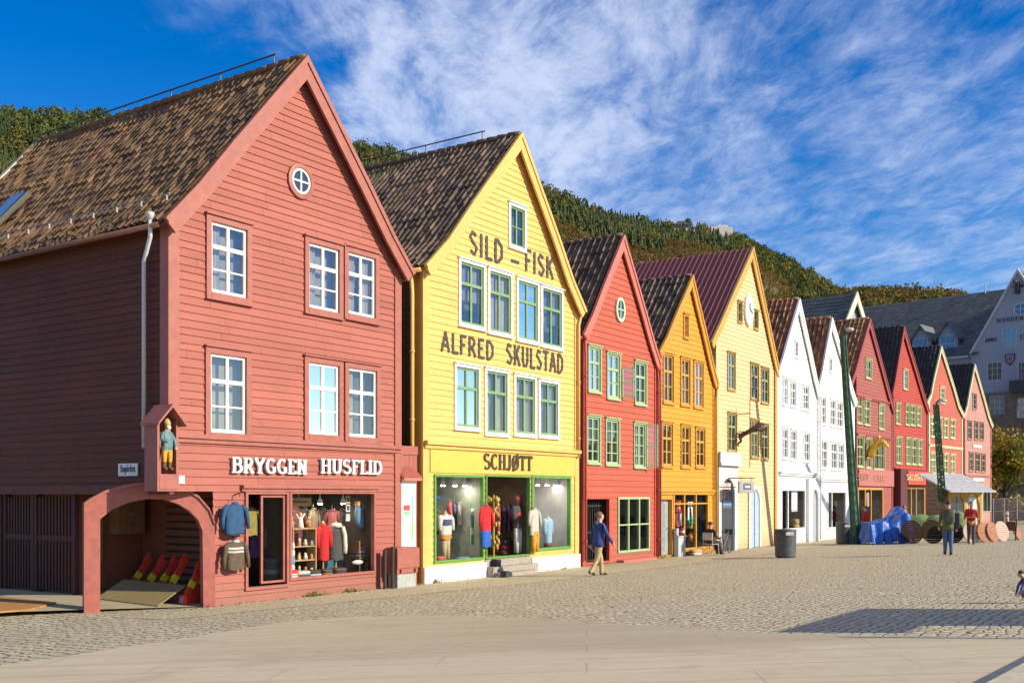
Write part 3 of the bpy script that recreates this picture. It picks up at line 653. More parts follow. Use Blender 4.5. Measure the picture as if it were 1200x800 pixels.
        bk_ = nd(nt, 'ShaderNodeTexBrick'); q_ = nd(nt, 'ShaderNodeMapping'); q_.inputs['Rotation'].default_value = (0, 0, R(4)); nt.links.new(t.outputs['Object'], q_.inputs[0]); nt.links.new(q_.outputs[0], bk_.inputs['Vector']); bk_.inputs['Scale'].default_value = 1.0; bk_.inputs['Brick Width'].default_value = 3.4; bk_.inputs['Row Height'].default_value = .85; bk_.inputs['Mortar Size'].default_value = .012; bk_.inputs['Mortar Smooth'].default_value = .4
        sepb = mth('MULTIPLY', bk_.outputs['Fac'], ramp(noise(.9, 4), .35, .6, .1, .6)); c = mixc(sepb, c, (.2, .16, .1))
        st_ = noise(.55, 7, .7); c = mixc(ramp(st_, .55, .72, 0, .45), c, (.31, .25, .165))
        wv = nd(nt, 'ShaderNodeTexWave', wave_type='BANDS', bands_direction='Y'); wv.inputs['Scale'].default_value = .32; wv.inputs['Distortion'].default_value = 1.6; wv.inputs['Detail'].default_value = 3; wv.inputs['Detail Scale'].default_value = .7; nt.links.new(t.outputs['Object'], wv.inputs['Vector'])
        c = mixc(ramp(wv.outputs[0], .988, 1.0, 0, .4), c, (.2, .175, .13))
        nt.links.new(c, b.inputs['Base Color']); nt.links.new(bump(sp, .3, .008, bump(al, .25, .02)), b.inputs['Normal']); b.inputs['Roughness'].default_value = .82
    elif kind == 'concrete':
        c = mixc(ramp(mid, .3, .7), (.33, .27, .165), (.43, .36, .22)); c = mixc(ramp(fine, .4, .8, 0, .4), c, (.25, .22, .17))
        nt.links.new(c, b.inputs['Base Color']); nt.links.new(bump(fine, .25, .008), b.inputs['Normal']); b.inputs['Roughness'].default_value = .85
    return m
def sheet(name, pts, m, lift, sub=1.0):
    """a sheet on the quay with the given outline (world x, y)"""
    bm = bmesh.new(); vs = [bm.verts.new((p[0], p[1], 0)) for p in pts]; bm.faces.new(vs)
    for axis in range(2):                                               # cut into cells so that it follows the ground
        lo, hi = min(p[axis] for p in pts), max(p[axis] for p in pts); st = max(sub, (hi-lo)/60); q = lo+st
        while q < hi:
            no = [0, 0, 0]; no[axis] = 1; co = [0, 0, 0]; co[axis] = q
            bmesh.ops.bisect_plane(bm, geom=bm.verts[:]+bm.edges[:]+bm.faces[:], plane_co=co, plane_no=no); q += st
    for co in ((A0.x, A0.y, 0), (A0.x+N0.x*24, A0.y+N0.y*24, 0)):
        bmesh.ops.bisect_plane(bm, geom=bm.verts[:]+bm.edges[:]+bm.faces[:], plane_co=co, plane_no=(N0.x, N0.y, 0))
    for v in bm.verts: v.co.z = gz(v.co.x, v.co.y)+lift
    bm.normal_update()
    bmesh.ops.reverse_faces(bm, faces=[f for f in bm.faces if f.normal.z < 0])
    me = bpy.data.meshes.new(name); bm.to_mesh(me); bm.free(); me.materials.append(m)
    o = bpy.data.objects.new(name, me); COL.objects.link(o); o['kind'] = 'structure'; return o
def fl(p, w): return (A0.x+U0.x*p+N0.x*w, A0.y+U0.y*p+N0.y*w)          # metres along the fronts, metres towards the water
g1 = [(-900, -300), (900, -300), (900, 1600), (-900, 1600)]
sheet('ground', g1, ground_mat('quay_setts', 'cobble'), 0.0, 12)
sheet('pavement', [fl(-7.5, 0.0), fl(75, 0.0), fl(75, 2.2), fl(30, 2.6), fl(10, 3.2), fl(2, 2.9), fl(-3, 2.2), fl(-7.5, 1.6)], ground_mat('pavement_setts', 'setts'), .006)
pts = [(-40, 785), (60, 771), (200, 750), (330, 729), (420, 722), (520, 721), (640, 725), (700, 729), (908, 742), (1200, 748), (1500, 753)]
er_ = random.Random(11); te0 = [gpt(*p) for p in pts]; top_edge = []
for qa, qb in zip(te0, te0[1:]):
    n_ = max(1, int((qb-qa).length/.16))
    for k_ in range(n_): qc = qa.lerp(qb, k_/n_); top_edge.append((qc.x+er_.uniform(-.05, .05), qc.y+er_.uniform(-.07, .07)))
top_edge.append(tuple(te0[-1][:2]))
sheet('quay_slabs', top_edge+[(30, 2), (30, -20), (-30, -20), (-30, 8)], ground_mat('quay_slab_stone', 'slab'), .005)
KERB = mat('granite', (.48, .42, .30), .8, .15, 14, bump=.3)
a_, b_ = gpt(1184, 808), gpt(1238, 776); d_ = (b_-a_).normalized(); s_ = Vector((d_.y, -d_.x, 0))
mb = MB(); mb.prism([(0, -.1), (0, .17), (.02, .19), (1.6, .19), (1.6, -.1)], lambda a, b, t: a_-d_*1.0+d_*t+s_*a+Vector((0, 0, b)), 0, 7)
o = mb.build('quay_kerb', KERB); o['kind'] = 'structure'

# ---------------------------------------------------------------- the rose red house with the craft shop
PITCH = .16
RED1 = siding('rose_red_boards', (.325, .100, .076), PITCH, .17); RED1T = mat('rose_red_trim', (.33, .104, .079), .55, .1, 5, bump=.1)
WHITE = mat('white_paint', (.78, .78, .75), .5, .05, 6); GREYP = mat('grey_enamel', (.52, .54, .57), .4, .06, 5)
h = House('timber_house', 'rose red gabled timber house with a craft shop, nearest to the camera', 198, 468)
H1 = h
h.gable((358, 69), (194, 259), (483, 322), .05, .22)
for q in ((246, 288, 259, 342), (360.5, 396, 284, 360), (406.5, 438.5, 295, 367), (245, 287, 413.5, 506), (360, 396, 424, 508), (407, 440, 430.5, 511)):
    h.win(*q, 'cross', WHITE, RED1T, cw=.13, curtain=.42)
Z1 = h.ledge(514, 521, RED1T, (198, 468))
u_arch = h.P(250, 700)[0]
h.ops.append((-1, u_arch-.02, -1, 2.42))
f, rr = h.shop(338, 438.5, 575, 680, RED1T, (), 2.6, fw=.06, inside=mat('shop_wall_umber', (.075, .055, .04), .9, .4, 1.2)); SHOP1 = rr
f2, rd = h.shop(286, 337, 575, 692, RED1T, (), 2.6, fw=.07, glass=False, name='shop_door_frame')
h.czl = 2.45
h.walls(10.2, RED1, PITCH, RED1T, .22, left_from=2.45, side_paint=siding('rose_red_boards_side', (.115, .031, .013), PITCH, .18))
h.roof(10.3, TILES_MOSSY, RED1T, bw=.36, tw=.20, course=.30, amp=.085, gutter=mat('rusty_gutter', (.16, .07, .05), .6), wood=mat('red_soffit', (.2, .05, .04), .8))
mb = MB()                                                               # round window: ring, cross bars and pane
uc, zc = h.P(351, 213); mb.loft([[(uc+r*math.cos(a), -y, zc+r*math.sin(a)) for a in [2*math.pi*k/28 for k in range(28)]] for r, y in ((.40, .0), (.40, .07), (.30, .085), (.27, .03))], 0, False)
rw = mb.build('round_window', RED1T, h.root, smooth=False)
mb = MB(); mb.loft([[(uc+r*math.cos(a), -y, zc+r*math.sin(a)) for a in [2*math.pi*k/28 for k in range(28)]] for r, y in ((.285, .03), (.285, .062), (.24, .062), (.24, .03))], 0, False); mb.box(uc-.02, uc+.02, -.06, -.033, zc-.25, zc+.25); mb.box(uc-.25, uc+.25, -.058, -.034, zc-.02, zc+.02); mb.build('frame', WHITE, rw)
mb = MB(); mb.disc((uc, -.028, zc), .27, (0, 1, 0), .006, 28); mb.build('pane', mat('dark_pane', (.03, .05, .08), .06, .1, 2, spec=1.0), rw)
mb = MB(); r0 = h.P(300, 90)                                            # rail along the ridge
zr_ = h.A[1]
mb.tube([(h.A[0], .75, zr_+.33), (h.A[0], 10.2, zr_+.26)], .022, 6)
for k in range(6): mb.tube([(h.A[0], .8+k*1.85, zr_), (h.A[0], .8+k*1.85, zr_+.31)], .016, 6)
mb.build('ridge_rail', mat('iron_black', (.03, .03, .03), .5, .1, 9), h.root)
# snow hooks and a skylight in the roof slope towards the alley
Lv = Vector(h.pl[0]); kd = (Vector(h.pl[2])-Lv); nrm = Vector((-kd.y, kd.x)).normalized()
mb = MB()
for k in range(11):
    y = .25+k*.82; p = Lv+kd*.27+nrm*.11; mb.box(p.x-.02, p.x+.02, y-.018, y+.018, p.y-.05, p.y+.06)
p = Lv+kd*.27+nrm*.17; mb.tube([(p.x, .1, p.y+.03), (p.x, 8.8, p.y+.03)], .013, 6)
mb.build('snow_rail', mat('dull_zinc', (.28, .28, .28), .5, .2, 20), h.root)
p = Lv+kd*.52+nrm*.14; q = Lv+kd*.98+nrm*.14
mb = MB(); mb.strip([(p.x, p.y), (q.x, q.y)], [(p.x+nrm.x*.1, p.y+nrm.y*.1), (q.x+nrm.x*.1, q.y+nrm.y*.1)], lambda a, b, t: (a, t, b), 7.05, 7.75)
sk = mb.build('skylight', mat('iron_black', (.03, .03, .03), .5), h.root)
p = p+nrm*.105; q = q+nrm*.105
mb = MB(); mb.quad((p.x+.03, 7.12, p.y+.03), (p.x+.03, 7.68, p.y+.03), (q.x-.03, 7.68, q.y-.03), (q.x-.03, 7.12, q.y-.03)); mb.build('pane', mat('skylight_pane', (.2, .3, .45), .08, .1, 2, spec=1), sk)
mb = MB(); mb.strip([(a[0], a[1]+.02) for a in h.pl], [(a[0], a[1]+.15) for a in h.pl], lambda a, b, t: (a, t, b), 10.25, 10.42); mb.build('rear_verge', mat('pale_verge', (.55, .48, .38), .7), h.root)
# downpipe from the eaves down the alley side
mb = MB(); yb = .42
mb.rings([(-.34, yb-.28, h.zeL-.12, .045, .045), (-.34, yb-.28, h.zeL-.02, .075, .075), (-.34, yb-.28, h.zeL+.03, .085, .08)], 10)
mb.tube([(-.34, yb-.28, h.zeL-.1), (-.34, yb-.28, h.zeL-.45), (-.13, yb+.2, h.zeL-.85), (-.13, yb+.2, 3.3)], .045, 9); mb.build('downpipe', GREYP, h.root, smooth=True)
mb = MB()
for k in range(9): mb = MB(); mb.beam((-.3, .5+k*1.1, h.zeL-.14), (.05, .5+k*1.1, h.zeL+.05), .1, .14); mb.build('rafter_end', WOOD_DARK, h.root)
# side window in the alley
mb = MB(); mb.box(-.07, -.03, 8.25, 9.6, 3.9, 5.5); sw = mb.build('window', RED1T, h.root); mb = MB(); mb.box(-.074, -.071, 8.35, 9.5, 4.0, 5.4); mb.build('pane', mat('dark_pane', (.03, .05, .08), .06), sw)
mb = MB(); mb.box(-.06, -.028, 8.0, 8.18, 2.5, 5.8); mb.build('corner_board', RED1T, h.root)
# ground storey recess behind the arch
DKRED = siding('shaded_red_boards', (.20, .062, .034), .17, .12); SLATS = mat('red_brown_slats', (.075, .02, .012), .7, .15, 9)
YB, XG = 3.45, .28                                                     # back wall and alley wall of the ground storey
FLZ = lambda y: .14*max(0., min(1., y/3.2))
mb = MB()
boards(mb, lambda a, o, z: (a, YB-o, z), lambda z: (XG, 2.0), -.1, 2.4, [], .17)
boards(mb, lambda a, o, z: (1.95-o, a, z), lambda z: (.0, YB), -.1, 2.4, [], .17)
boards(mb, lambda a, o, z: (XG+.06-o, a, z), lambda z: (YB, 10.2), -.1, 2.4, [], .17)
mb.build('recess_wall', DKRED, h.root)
mb = MB(); mb.quad((-.0, .002, 2.43), (u_arch+1, .002, 2.43), (u_arch+1, 10.2, 2.43), (0, 10.2, 2.43)); mb.build('recess_ceiling', WOOD_DARK, h.root)
mb = MB(); mb.box(-.06, .12, 0, 10.2, 2.36, 2.55); mb.build('sill_beam', mat('sill_red', (.13, .036, .026), .7), h.root)
def slat_gate(y0, y1, n):
    mb = MB(); st = (y1-y0-.2)/n
    for k in range(n): mb.box(XG-.09, XG-.03, y0+.1+k*st, y0+.1+k*st+st*.55, .2, 2.3)
    mb.box(XG-.11, XG-.0, y0, y0+.1, .1, 2.36); mb.box(XG-.11, XG-.0, y1-.1, y1, .1, 2.36); mb.box(XG-.10, XG-.01, y0+.1, y1-.1, 1.32, 1.44)
    mb.build('slatted_gate', SLATS, h.root)
slat_gate(YB-.02, 5.0, 11); slat_gate(5.02, 6.25, 9)
mb = MB(); mb.box(XG-.14, XG+.0, 6.3, 6.6, .1, 2.36); mb.box(XG-.3, XG, 7.6, 7.9, .1, 2.36); mb.build('alley_post', SLATS, h.root)
# arch
pa = Vector((-1.10, 1.21)); pb = Vector((u_arch+.02, -.03)); dv = (pb-pa); LA = dv.length; dv.normalize(); nv = Vector((dv.y, -dv.x))
fa = lambda a, b, t: (pa.x+dv.x*a+nv.x*t, pa.y+dv.y*a+nv.y*t, b)
k = LA/2.9
outer = [(0, -.1), (0, 2.13), (.10*k, 2.2), (.45*k, 2.38), (.9*k, 2.50), (1.35*k, 2.56), (1.8*k, 2.55), (2.2*k, 2.44), (2.5*k, 2.28), (2.75*k, 2.02), (2.88*k, 1.72), (2.9*k, -.1)]
inner = [(.34*k, -.1), (.34*k, 1.86), (.36*k, 1.88), (.62*k, 2.07), (.98*k, 2.2), (1.38*k, 2.265), (1.75*k, 2.25), (2.05*k, 2.16), (2.3*k, 2.02), (2.5*k, 1.83), (2.6*k, 1.6), (2.62*k, -.1)]
mb = MB(); mb.strip(outer, inner, fa, -.28, .05)
arch = mb.build('corner_arch', mat('arch_paint', (.36, .10, .078), .6, .14, 7, bump=.2), h.root)
mb = MB(); mb.strip([(a, b+.002) for a, b in outer[1:-1]], [(a, b+.06) for a, b in outer[1:-1]], fa, -.31, .09); mb.build('arch_capping', RED1T, arch)
# sign letters, number, little plates
h.text('BRYGGEN', 270.5, 359, 535.5, 553.5, mat('white_letter_enamel', (.82, .82, .8), .4), .23, .08, True, yo=-.06, th=.05); h.text('HUSFLID', 374.5, 447, 537, 554, mat('white_letter_enamel', (.82, .82, .8)), .23, .08, True, yo=-.06, th=.05)
o, _ = h.panel(207.5, 214.5, 557, 566.5, WHITE, 'number_plate', -.05, -.03)
h.ledge(569.5, 571.5, RED1T, (281, 441), .07, .13, 'shop_hood')
mb = MB(); mb.box(rd[0], rd[1], .02, 1.0, -.1, .16); mb.build('door_step', mat('worn_stone', (.33, .29, .24), .8, .15, 9, bump=.2), h.root)
# half-open glazed shop door
mb = MB(); w = (rd[1]-rd[0])*.56; u0 = rd[1]-.08-w; z0, z1 = rd[2]+.12, rd[3]-.09
mb.box(u0, u0+.06, .0, .05, z0, z1); mb.box(rd[1]-.13, rd[1]-.08, .0, .05, z0, z1); mb.box(u0+.06, rd[1]-.13, .002, .048, z1-.05, z1); mb.box(u0+.06, rd[1]-.13, .002, .048, z0, z0+.05)
dr = mb.build('shop_door', RED1T, h.root); g = MB(); g.quad((u0+.06, .02, z0), (rd[1]-.13, .02, z0), (rd[1]-.13, .02, z1), (u0+.06, .02, z1)); g.build('pane', SHOPGLASS, dr)

# niche on the corner with a carved figure in it
nb = thing('niche_shrine', 'small red pitched-roof wall niche hung on the house corner above the arch', 'niche', h.W3(-.22, -.05, 2.42), h.rz)
mb = MB(); mb.box(-.25, .25, .16, .2, 0, 1.45); mb.box(-.25, -.20, -.2, .16, 0, 1.42); mb.box(.20, .25, -.2, .16, 0, 1.42); mb.box(-.2, .2, -.19, .16, 0, .34); mb.box(-.2, .2, -.205, -.19, .04, .30)
mb.prism([(-.25, 1.42), (.25, 1.42), (0, 1.66)], lambda a, b, t: (a, t, b), .1, .18); mb.build('case', RED1T, nb)
mb = MB(); mb.strip([(-.34, 1.34), (0, 1.72), (.34, 1.34)], [(-.34, 1.29), (0, 1.655), (.34, 1.29)], lambda a, b, t: (a, t, b), -.36, .22); mb.build('roof', RED1T, nb)
# utility cabinet and notice board by the passage
ub = h.P(446, 660)[0]
cab = thing('utility_cabinet', 'rose red metal cabinet on a grey base against the rose red house', 'cabinet', h.W3(ub+.52, -.28, gz(*h.W3(ub+.5, -.3, 0)[:2])), h.rz)
mb = MB(); mb.box(-.4, .42, -.16, .22, .36, 1.02); mb.build('body', RED1T, cab, bevel=.015)
mb = MB(); mb.box(-.42, .44, -.19, -.165, .50, .99); mb.box(-.30, -.24, -.22, -.19, .40, .48); mb.box(.26, .32, -.22, -.19, .40, .48); mb.build('lid', RED1T, cab)
mb = MB(); mb.box(-.34, .38, -.12, .18, 0, .355); mb.build('base', mat('grey_concrete', (.36, .37, .34), .85, .12, 8), cab)
mb = MB(); mb.tube([(-.5, -.1, 0), (-.5, -.1, 1.05)], .045, 8); mb.tube([(-.62, .05, 0), (-.62, .05, .98)], .045, 8); mb.build('guard_post', WOOD_DARK, cab)
# passage wall between the houses
pw = thing('passage_wall', 'narrow rose red board wall closing the gap beside the yellow house', 'wall', h.W3(h.W+.02, .12, 0), h.rz)
wg = .86; mb = MB()
for k in range(5): mb.box(k*wg/5, (k+1)*wg/5-.008, 0, .05, -.1, 3.62)
mb.box(-.02, wg, -.03, -.001, 3.4, 3.62); mb.build('boards', RED1T, pw)
nbz = h.P(478, 653, .0)[1]
nbd = thing('notice_board', 'tall white notice board under a small tiled hood beside the red cabinet', 'notice board', h.W3(h.W+.05, .03, nbz), h.rz)
mb = MB(); mb.box(0, .60, -.04, .06, 0, 2.05); mb.build('panel', WHITE, nbd)
mb = MB(); mb.add([(-.06, .08, 2.32), (.66, .08, 2.32), (.66, -.2, 2.05), (-.06, -.2, 2.05), (-.06, .08, 2.26), (.66, .08, 2.26), (.66, -.2, 1.99), (-.06, -.2, 1.99)], [(0, 1, 2, 3), (7, 6, 5, 4), (0, 3, 7, 4), (1, 5, 6, 2), (3, 2, 6, 7), (0, 4, 5, 1)])
for k in range(7): mb.tube([(k*.1, .08, 2.34), (k*.1, -.2, 2.07)], .03, 6)
mb.build('hood', mat('salmon_tiles', (.5, .16, .11), .7), nbd)
mb = MB(); mb.box(.10, .36, -.046, -.041, 1.22, 1.36); mb.build('red_notice', mat('notice_red', (.65, .07, .07), .5), nbd)
mb = MB(); mb.box(.12, .34, -.046, -.041, 1.10, 1.19); mb.build('green_notice', mat('notice_green', (.2, .55, .2), .5), nbd)
mb = MB(); mb.box(.42, .50, -.046, -.041, .45, .95); mb.build('lime_notice', mat('notice_lime', (.25, .5, .12), .5), nbd)
mb = MB(); mb.box(.42, .50, -.046, -.041, .96, 1.62); mb.box(.08, .14, -.046, -.041, .86, 1.02); mb.build('grey_notice', mat('notice_grey', (.3, .36, .42), .5), nbd)
# alley name sign
st = h.W3(-.035, 1.25, 2.86); sg = thing('street_sign', 'white alley name plate on the shaded side wall of the rose red house', 'street sign', st, h.rz)
mb = MB(); mb.box(-.02, 0, -.32, .32, -.12, .14); mb.build('plate', mat('sign_white', (.72, .72, .72), .4), sg)
mb = MB(); lettering(mb, 'Bugården', .15, .50, lambda x, y, t: (-.021-t, .25-x, -.04+y), .10, .09, False, 0, .004, 7); mb.build('lettering', mat('letter_black', (.02, .02, .025), .5), sg)

# ---------------------------------------------------------------- the yellow house
PITCH = .178
YEL = siding('yellow_boards', (.69, .425, .13), PITCH, .13); YELT = mat('yellow_trim', (.68, .41, .115), .5, .06, 5)
GRN = mat('leaf_green_paint', (.10, .27, .05), .5, .08, 6); GRNW = mat('green_window_paint', (.17, .30, .14), .5, .08, 6)
h = House('timber_house', 'yellow gabled timber house with black painted lettering above its clothes shop', 495.5, 676.5); H2 = h
h.gable((610, 158), (499.5, 311.5), (685, 366), .10, .2)
for q in ((538.5, 565.5, 306, 378), (572.5, 597.5, 317, 387), (606, 629, 328, 396), (634.5, 657, 337, 403), (533.5, 559.5, 429, 499), (569, 593, 434, 506), (603, 625.5, 441, 507), (631.5, 652.5, 447, 509)):
    h.win(*q, 'cross_plain', GRNW, WHITE, cw=.085, curtain=.48)
h.win(597, 613.5, 240.5, 286.5, 'g22', GRNW, WHITE, cw=.09, curtain=0)
h.ledge(517, 530.5, YELT, (495, 676), .10, .18)
fL, s2l = h.shop(507.5, 566, 555, 660, GRN, (), 1.7, fw=.07, inside=mat('shop_wall_green', (.40, .44, .40), .8, .3, 1.5))
fR, s2r = h.shop(622, 668, 556, 646, GRN, (), 1.35, fw=.09, inside=mat('shop_wall_pale', (.58, .58, .6), .8, .1, 2))
s2d_u0, s2d_u1 = s2l[1]+.01, s2r[0]-.01
fD, s2d = h.shop(568, 620, 556, 652, GRN, (), 3.4, fw=.05, glass=False, name='shop_door_frame', inside=mat('shop_wall_brown', (.14, .09, .06), .8, .3, 2), zb=.52)
h.walls(13.5, YEL, PITCH, YELT, .22, side_paint=siding('brown_side_boards', (.12, .075, .045), PITCH))
h.roof(13.5, TILES_DARK, YELT, bw=.34, tw=.225, course=.32, amp=.095, gutter=YELT, wood=mat('yellow_soffit', (.4, .26, .05), .7))
mb = MB(); mb.box(.26, h.W-.24, -.055, -.03, h.P(500, 553)[1], h.P(500, 521)[1]-.02); mb.build('sign_fascia', mat('yellow_fascia', (.67, .42, .075), .5, .04, 3), h.root)
mb = MB(); zt = h.P(500, 664)[1]
mb.box(-.04, s2l[1]+.05, -.10, -.031, -.1, zt); mb.build('white_plinth', mat('bright_white_render', (.80, .80, .78), .6, .03, 5), h.root)
mb = MB(); mb.box(s2r[0]-.05, h.W+.03, -.10, -.031, -.1, zt); mb.build('white_plinth', mat('bright_white_render', (.80, .80, .78)), h.root)
mb = MB(); mb.box(s2l[1]+.06, s2r[0]-.06, -.06, .5, -.1, .50); mb.box(s2l[1]+.06, s2r[0]-.06, -.32, -.061, -.1, .30); mb.box(s2l[1]+.10, s2r[0]-.5, -.58, -.321, -.1, .14); mb.build('shop_steps', mat('worn_stone', (.33, .29, .24)), h.root)
BLACKP = mat('black_sign_paint', (.055, .05, .046), .7, .25, 20)
# painted letters: the lines rise with the slope of the writing in place, on the flat of the wall
for tx, a in (('SILD', (549.5, 591, 269, 297)), ('-', (597, 612, 291, 315)), ('FISK', (614.5, 650, 291, 317)), ('ALFRED', (516.5, 580, 387.5, 411)), ('SKULSTAD', (593, 661, 401.5, 426))):
    h.text(tx, *a, BLACKP, .17, .15, False, yo=-.030, th=.008, n=3, name='painted_lettering')
h.text('SCHJØTT', 566.5, 624, 531, 549.5, mat('dark_brown_letters', (.05, .028, .018), .5), .25, .08, True, yo=-.056, th=.02)
mb = MB(); mb.tube([(h.A[0], 1.1, h.A[1]+.36), (h.A[0], 13.0, h.A[1]+.3)], .02, 6)
for k in range(6): mb.tube([(h.A[0], 1.2+k*2.2, h.A[1]), (h.A[0], 1.2+k*2.2, h.A[1]+.36)], .015, 6)
mb.build('ridge_rail', MATS['iron_black'], h.root)
h.pipe(-.18, h.zeL-.1, .1, YELT, kick=-.02, y=.22, r=.06)
h.pipe(h.W-.10, h.zeR+.1, 3.55, YELT, kick=.22, y=-.12)
mb = MB(); mb.box(-.05, -.031, .02, .34, -.1, h.zeL); mb.build('corner_board', YELT, h.root)

# ---------------------------------------------------------------- the other houses of the row
def stdhouse(name_label, xl, xr, apex, el, er, paint_rgb, pitch, tiles, trim, frame, wins, length=12, barge=None, bw=.3, flare=.06, casing=None, side=None, dl=None, dr=None, cw=.07, gut=None, tw=.25, shops=(), doors=(), ledges=(), curtain=.4, hole=None, amp=.105):
    h = House('timber_house', name_label, xl, xr, dl, dr)
    h.gable(apex, el, er, flare, .10)
    for w in wins: h.win(*w[:4], w[4] if len(w) > 4 else 'cross3', frame, casing, cw=cw, curtain=curtain if (w[1]-w[0]) > 4 else 0)
    h.shops = [h.shop(*a, **k) for a, k in shops]
    h.doors = [h.door(*a, **k) for a, k in doors]
    if hole: h.ops.append(hole(h))
    for l in ledges: h.ledge(l[0], l[1], trim, l[2], l[3] if len(l) > 3 else .08, .12)
    P = siding('boards_%d' % len(MATS), paint_rgb, pitch, .09)
    h.walls(length, P, pitch, trim, .16, side_paint=side or mat('tarred_boards', (.07, .05, .035), .8, .2, 4))
    h.roof(length, tiles, barge or trim, bw=bw, tw=tw, course=.36, amp=amp, gutter=gut)
    return h
SAGE = mat('sage_green_paint', (.32, .43, .24), .5, .06, 6)
RED3T = mat('salmon_trim', (.50, .14, .11), .55, .08, 5); GATE = mat('gate_black', (.03, .025, .025), .6)
H3 = stdhouse('bright red gabled house with sage green windows and an open passage gate', 682.5, 768.5, (729.8, 277), (684.5, 390), (770.5, 419), (.41, .088, .052), .2, TILES_DARK, mat('bright_red_trim', (.46, .07, .045), .5), SAGE,
    [(689, 702.5, 406, 457), (711, 725, 414, 465), (743.5, 756, 424, 472), (687.5, 701.5, 488, 541, 'g24'), (709.5, 724, 491.5, 543, 'g24'), (742.5, 754.5, 496.5, 546, 'g24')],
    barge=RED3T, casing=SAGE, cw=.06, bw=.32, flare=.05, gut=mat('bright_red_trim', (.46, .07, .045)),
    shops=[((723, 760, 582, 648, SAGE, (735.5, 748), 2.4), dict(fw=.08, transom=.5)), ((680.8, 713.5, 582, 662, mat('bright_red_trim', (.46, .07, .045)), (), 3.0), dict(glass=False, name='passage_frame', fw=.07))])
h = H3; u0, u1, z0, z1 = h.shops[1][1]; gt = MB()
for k in range(12): gt.tube([(u0+.1+(u1-u0-.2)*k/11, .25, z0+.05), (u0+.1+(u1-u0-.2)*k/11, .25, z1-.1)], .016, 6)
for z in (z0+.1, z0+1.05, z1-.3): gt.beam((u0+.08, .25, z), (u1-.08, .25, z), .05, .04)
gt.beam((u0+.1, .24, z0+1.0), (u1-.3, .24, z0+.2), .05, .05); gt.build('gate', GATE, h.root)
mb = MB(); mb.box(u0+.2, u0+.62, .2, .22, z0+1.45, z0+2.0); mb.build('notice', WHITE, h.root)
uc, zc = h.P(725.3, 363); mb = MB(); NN = 24
ell = lambda rx, rz, y: [(uc+rx*math.cos(2*math.pi*k/NN), y, zc+rz*math.sin(2*math.pi*k/NN)) for k in range(NN)]
mb.loft([ell(.33, .43, -.02), ell(.33, .43, -.09), ell(.24, .34, -.09), ell(.24, .34, -.03)], 0, False); mb.box(uc-.018, uc+.018, -.08, -.04, zc-.35, zc+.35); mb.box(uc-.25, uc+.25, -.078, -.041, zc-.018, zc+.018)
ow = mb.build('oval_window', mat('pale_green_paint', (.55, .6, .42), .5), h.root); mb = MB(); mb.loft([ell(.25, .35, -.036), ell(.25, .35, -.030)]); mb.build('pane', mat('teal_pane', (.03, .14, .2), .06, .1, 2, spec=1), ow)
for (x0, yt, yb_, sgn) in ((755.5, 497, 548, 1), (727, 430, 466, 1)):                   # open casements
    u, zt = h.P(x0, yt); zb = h.P(x0, yb_)[1]; mb = MB(); L = .45
    q = lambda a, z: (u+a*.45, -.06-a*.85, z)
    for a0, a1, za, zb_ in ((0, .06, zb, zt), (L-.06, L, zb, zt)): mb.beam(q((a0+a1)/2, za), q((a0+a1)/2, zb_), .05, .035, up=(0, 1, 0))
    for z in (zb+.03, (zb+zt)/2, zt-.03): mb.beam(q(0, z), q(L, z), .03, .05)
    w_ = mb.build('open_casement', SAGE, h.root); mb = MB(); mb.quad(q(0, zb), q(L, zb), q(L, zt), q(0, zt)); mb.build('pane', GLASS, w_)
mb = MB(); a, b = h.shops[0][1][:2]; mb.box(a-.05, b+.1, -.3, -.05, -.1, .10); mb.build('door_step', RED3T, h.root)
h.pipe(-.02, h.zeL-.1, .2, mat('bright_red_trim', (.46, .07, .045)), y=-.14); h.pipe(h.W-.02, h.zeR-.2, .1, mat('dull_red_pipe', (.33, .06, .05), .5), y=-.12)

ORT = mat('orange_trim', (.55, .25, .025), .5, .08, 5)
H4 = stdhouse('narrow orange gabled house with a small gift shop on the ground floor', 771, 836.5, (810.6, 324), (773, 411), (838.5, 443), (.56, .255, .026), .2, TILES_DARK, ORT, mat('orange_window_paint', (.52, .29, .07), .5),
    [(777, 788, 415, 470), (797.5, 807.5, 420, 473), (813, 823, 424, 476), (775.5, 787, 496, 545), (798, 808, 499, 546), (815, 825, 502, 546), (801, 805.5, 370, 394, 'g13')],
    casing=ORT, cw=.07, bw=.3, gut=ORT,
    shops=[((788, 829, 576, 646, ORT, (801, 814.5), 2.2), dict(fw=.09, transom=.8, inside=mat('shop_wall_teal', (.06, .09, .11), .7, .5, 3)))],
    doors=[((772.5, 786, 585, 651, mat('grey_door_paint', (.30, .32, .33), .5)), dict(frame=ORT, leaves=2))])
H4.ledge(573.5, 576, ORT, (771, 836), .1, .12); H4.pipe(H4.W-.05, H4.zeR-.1, .1, ORT, y=-.14, kick=.1)
H4.pipe(.0, H4.zeL-.1, .1, mat('dull_red_pipe', (.33, .06, .05)), y=-.1)

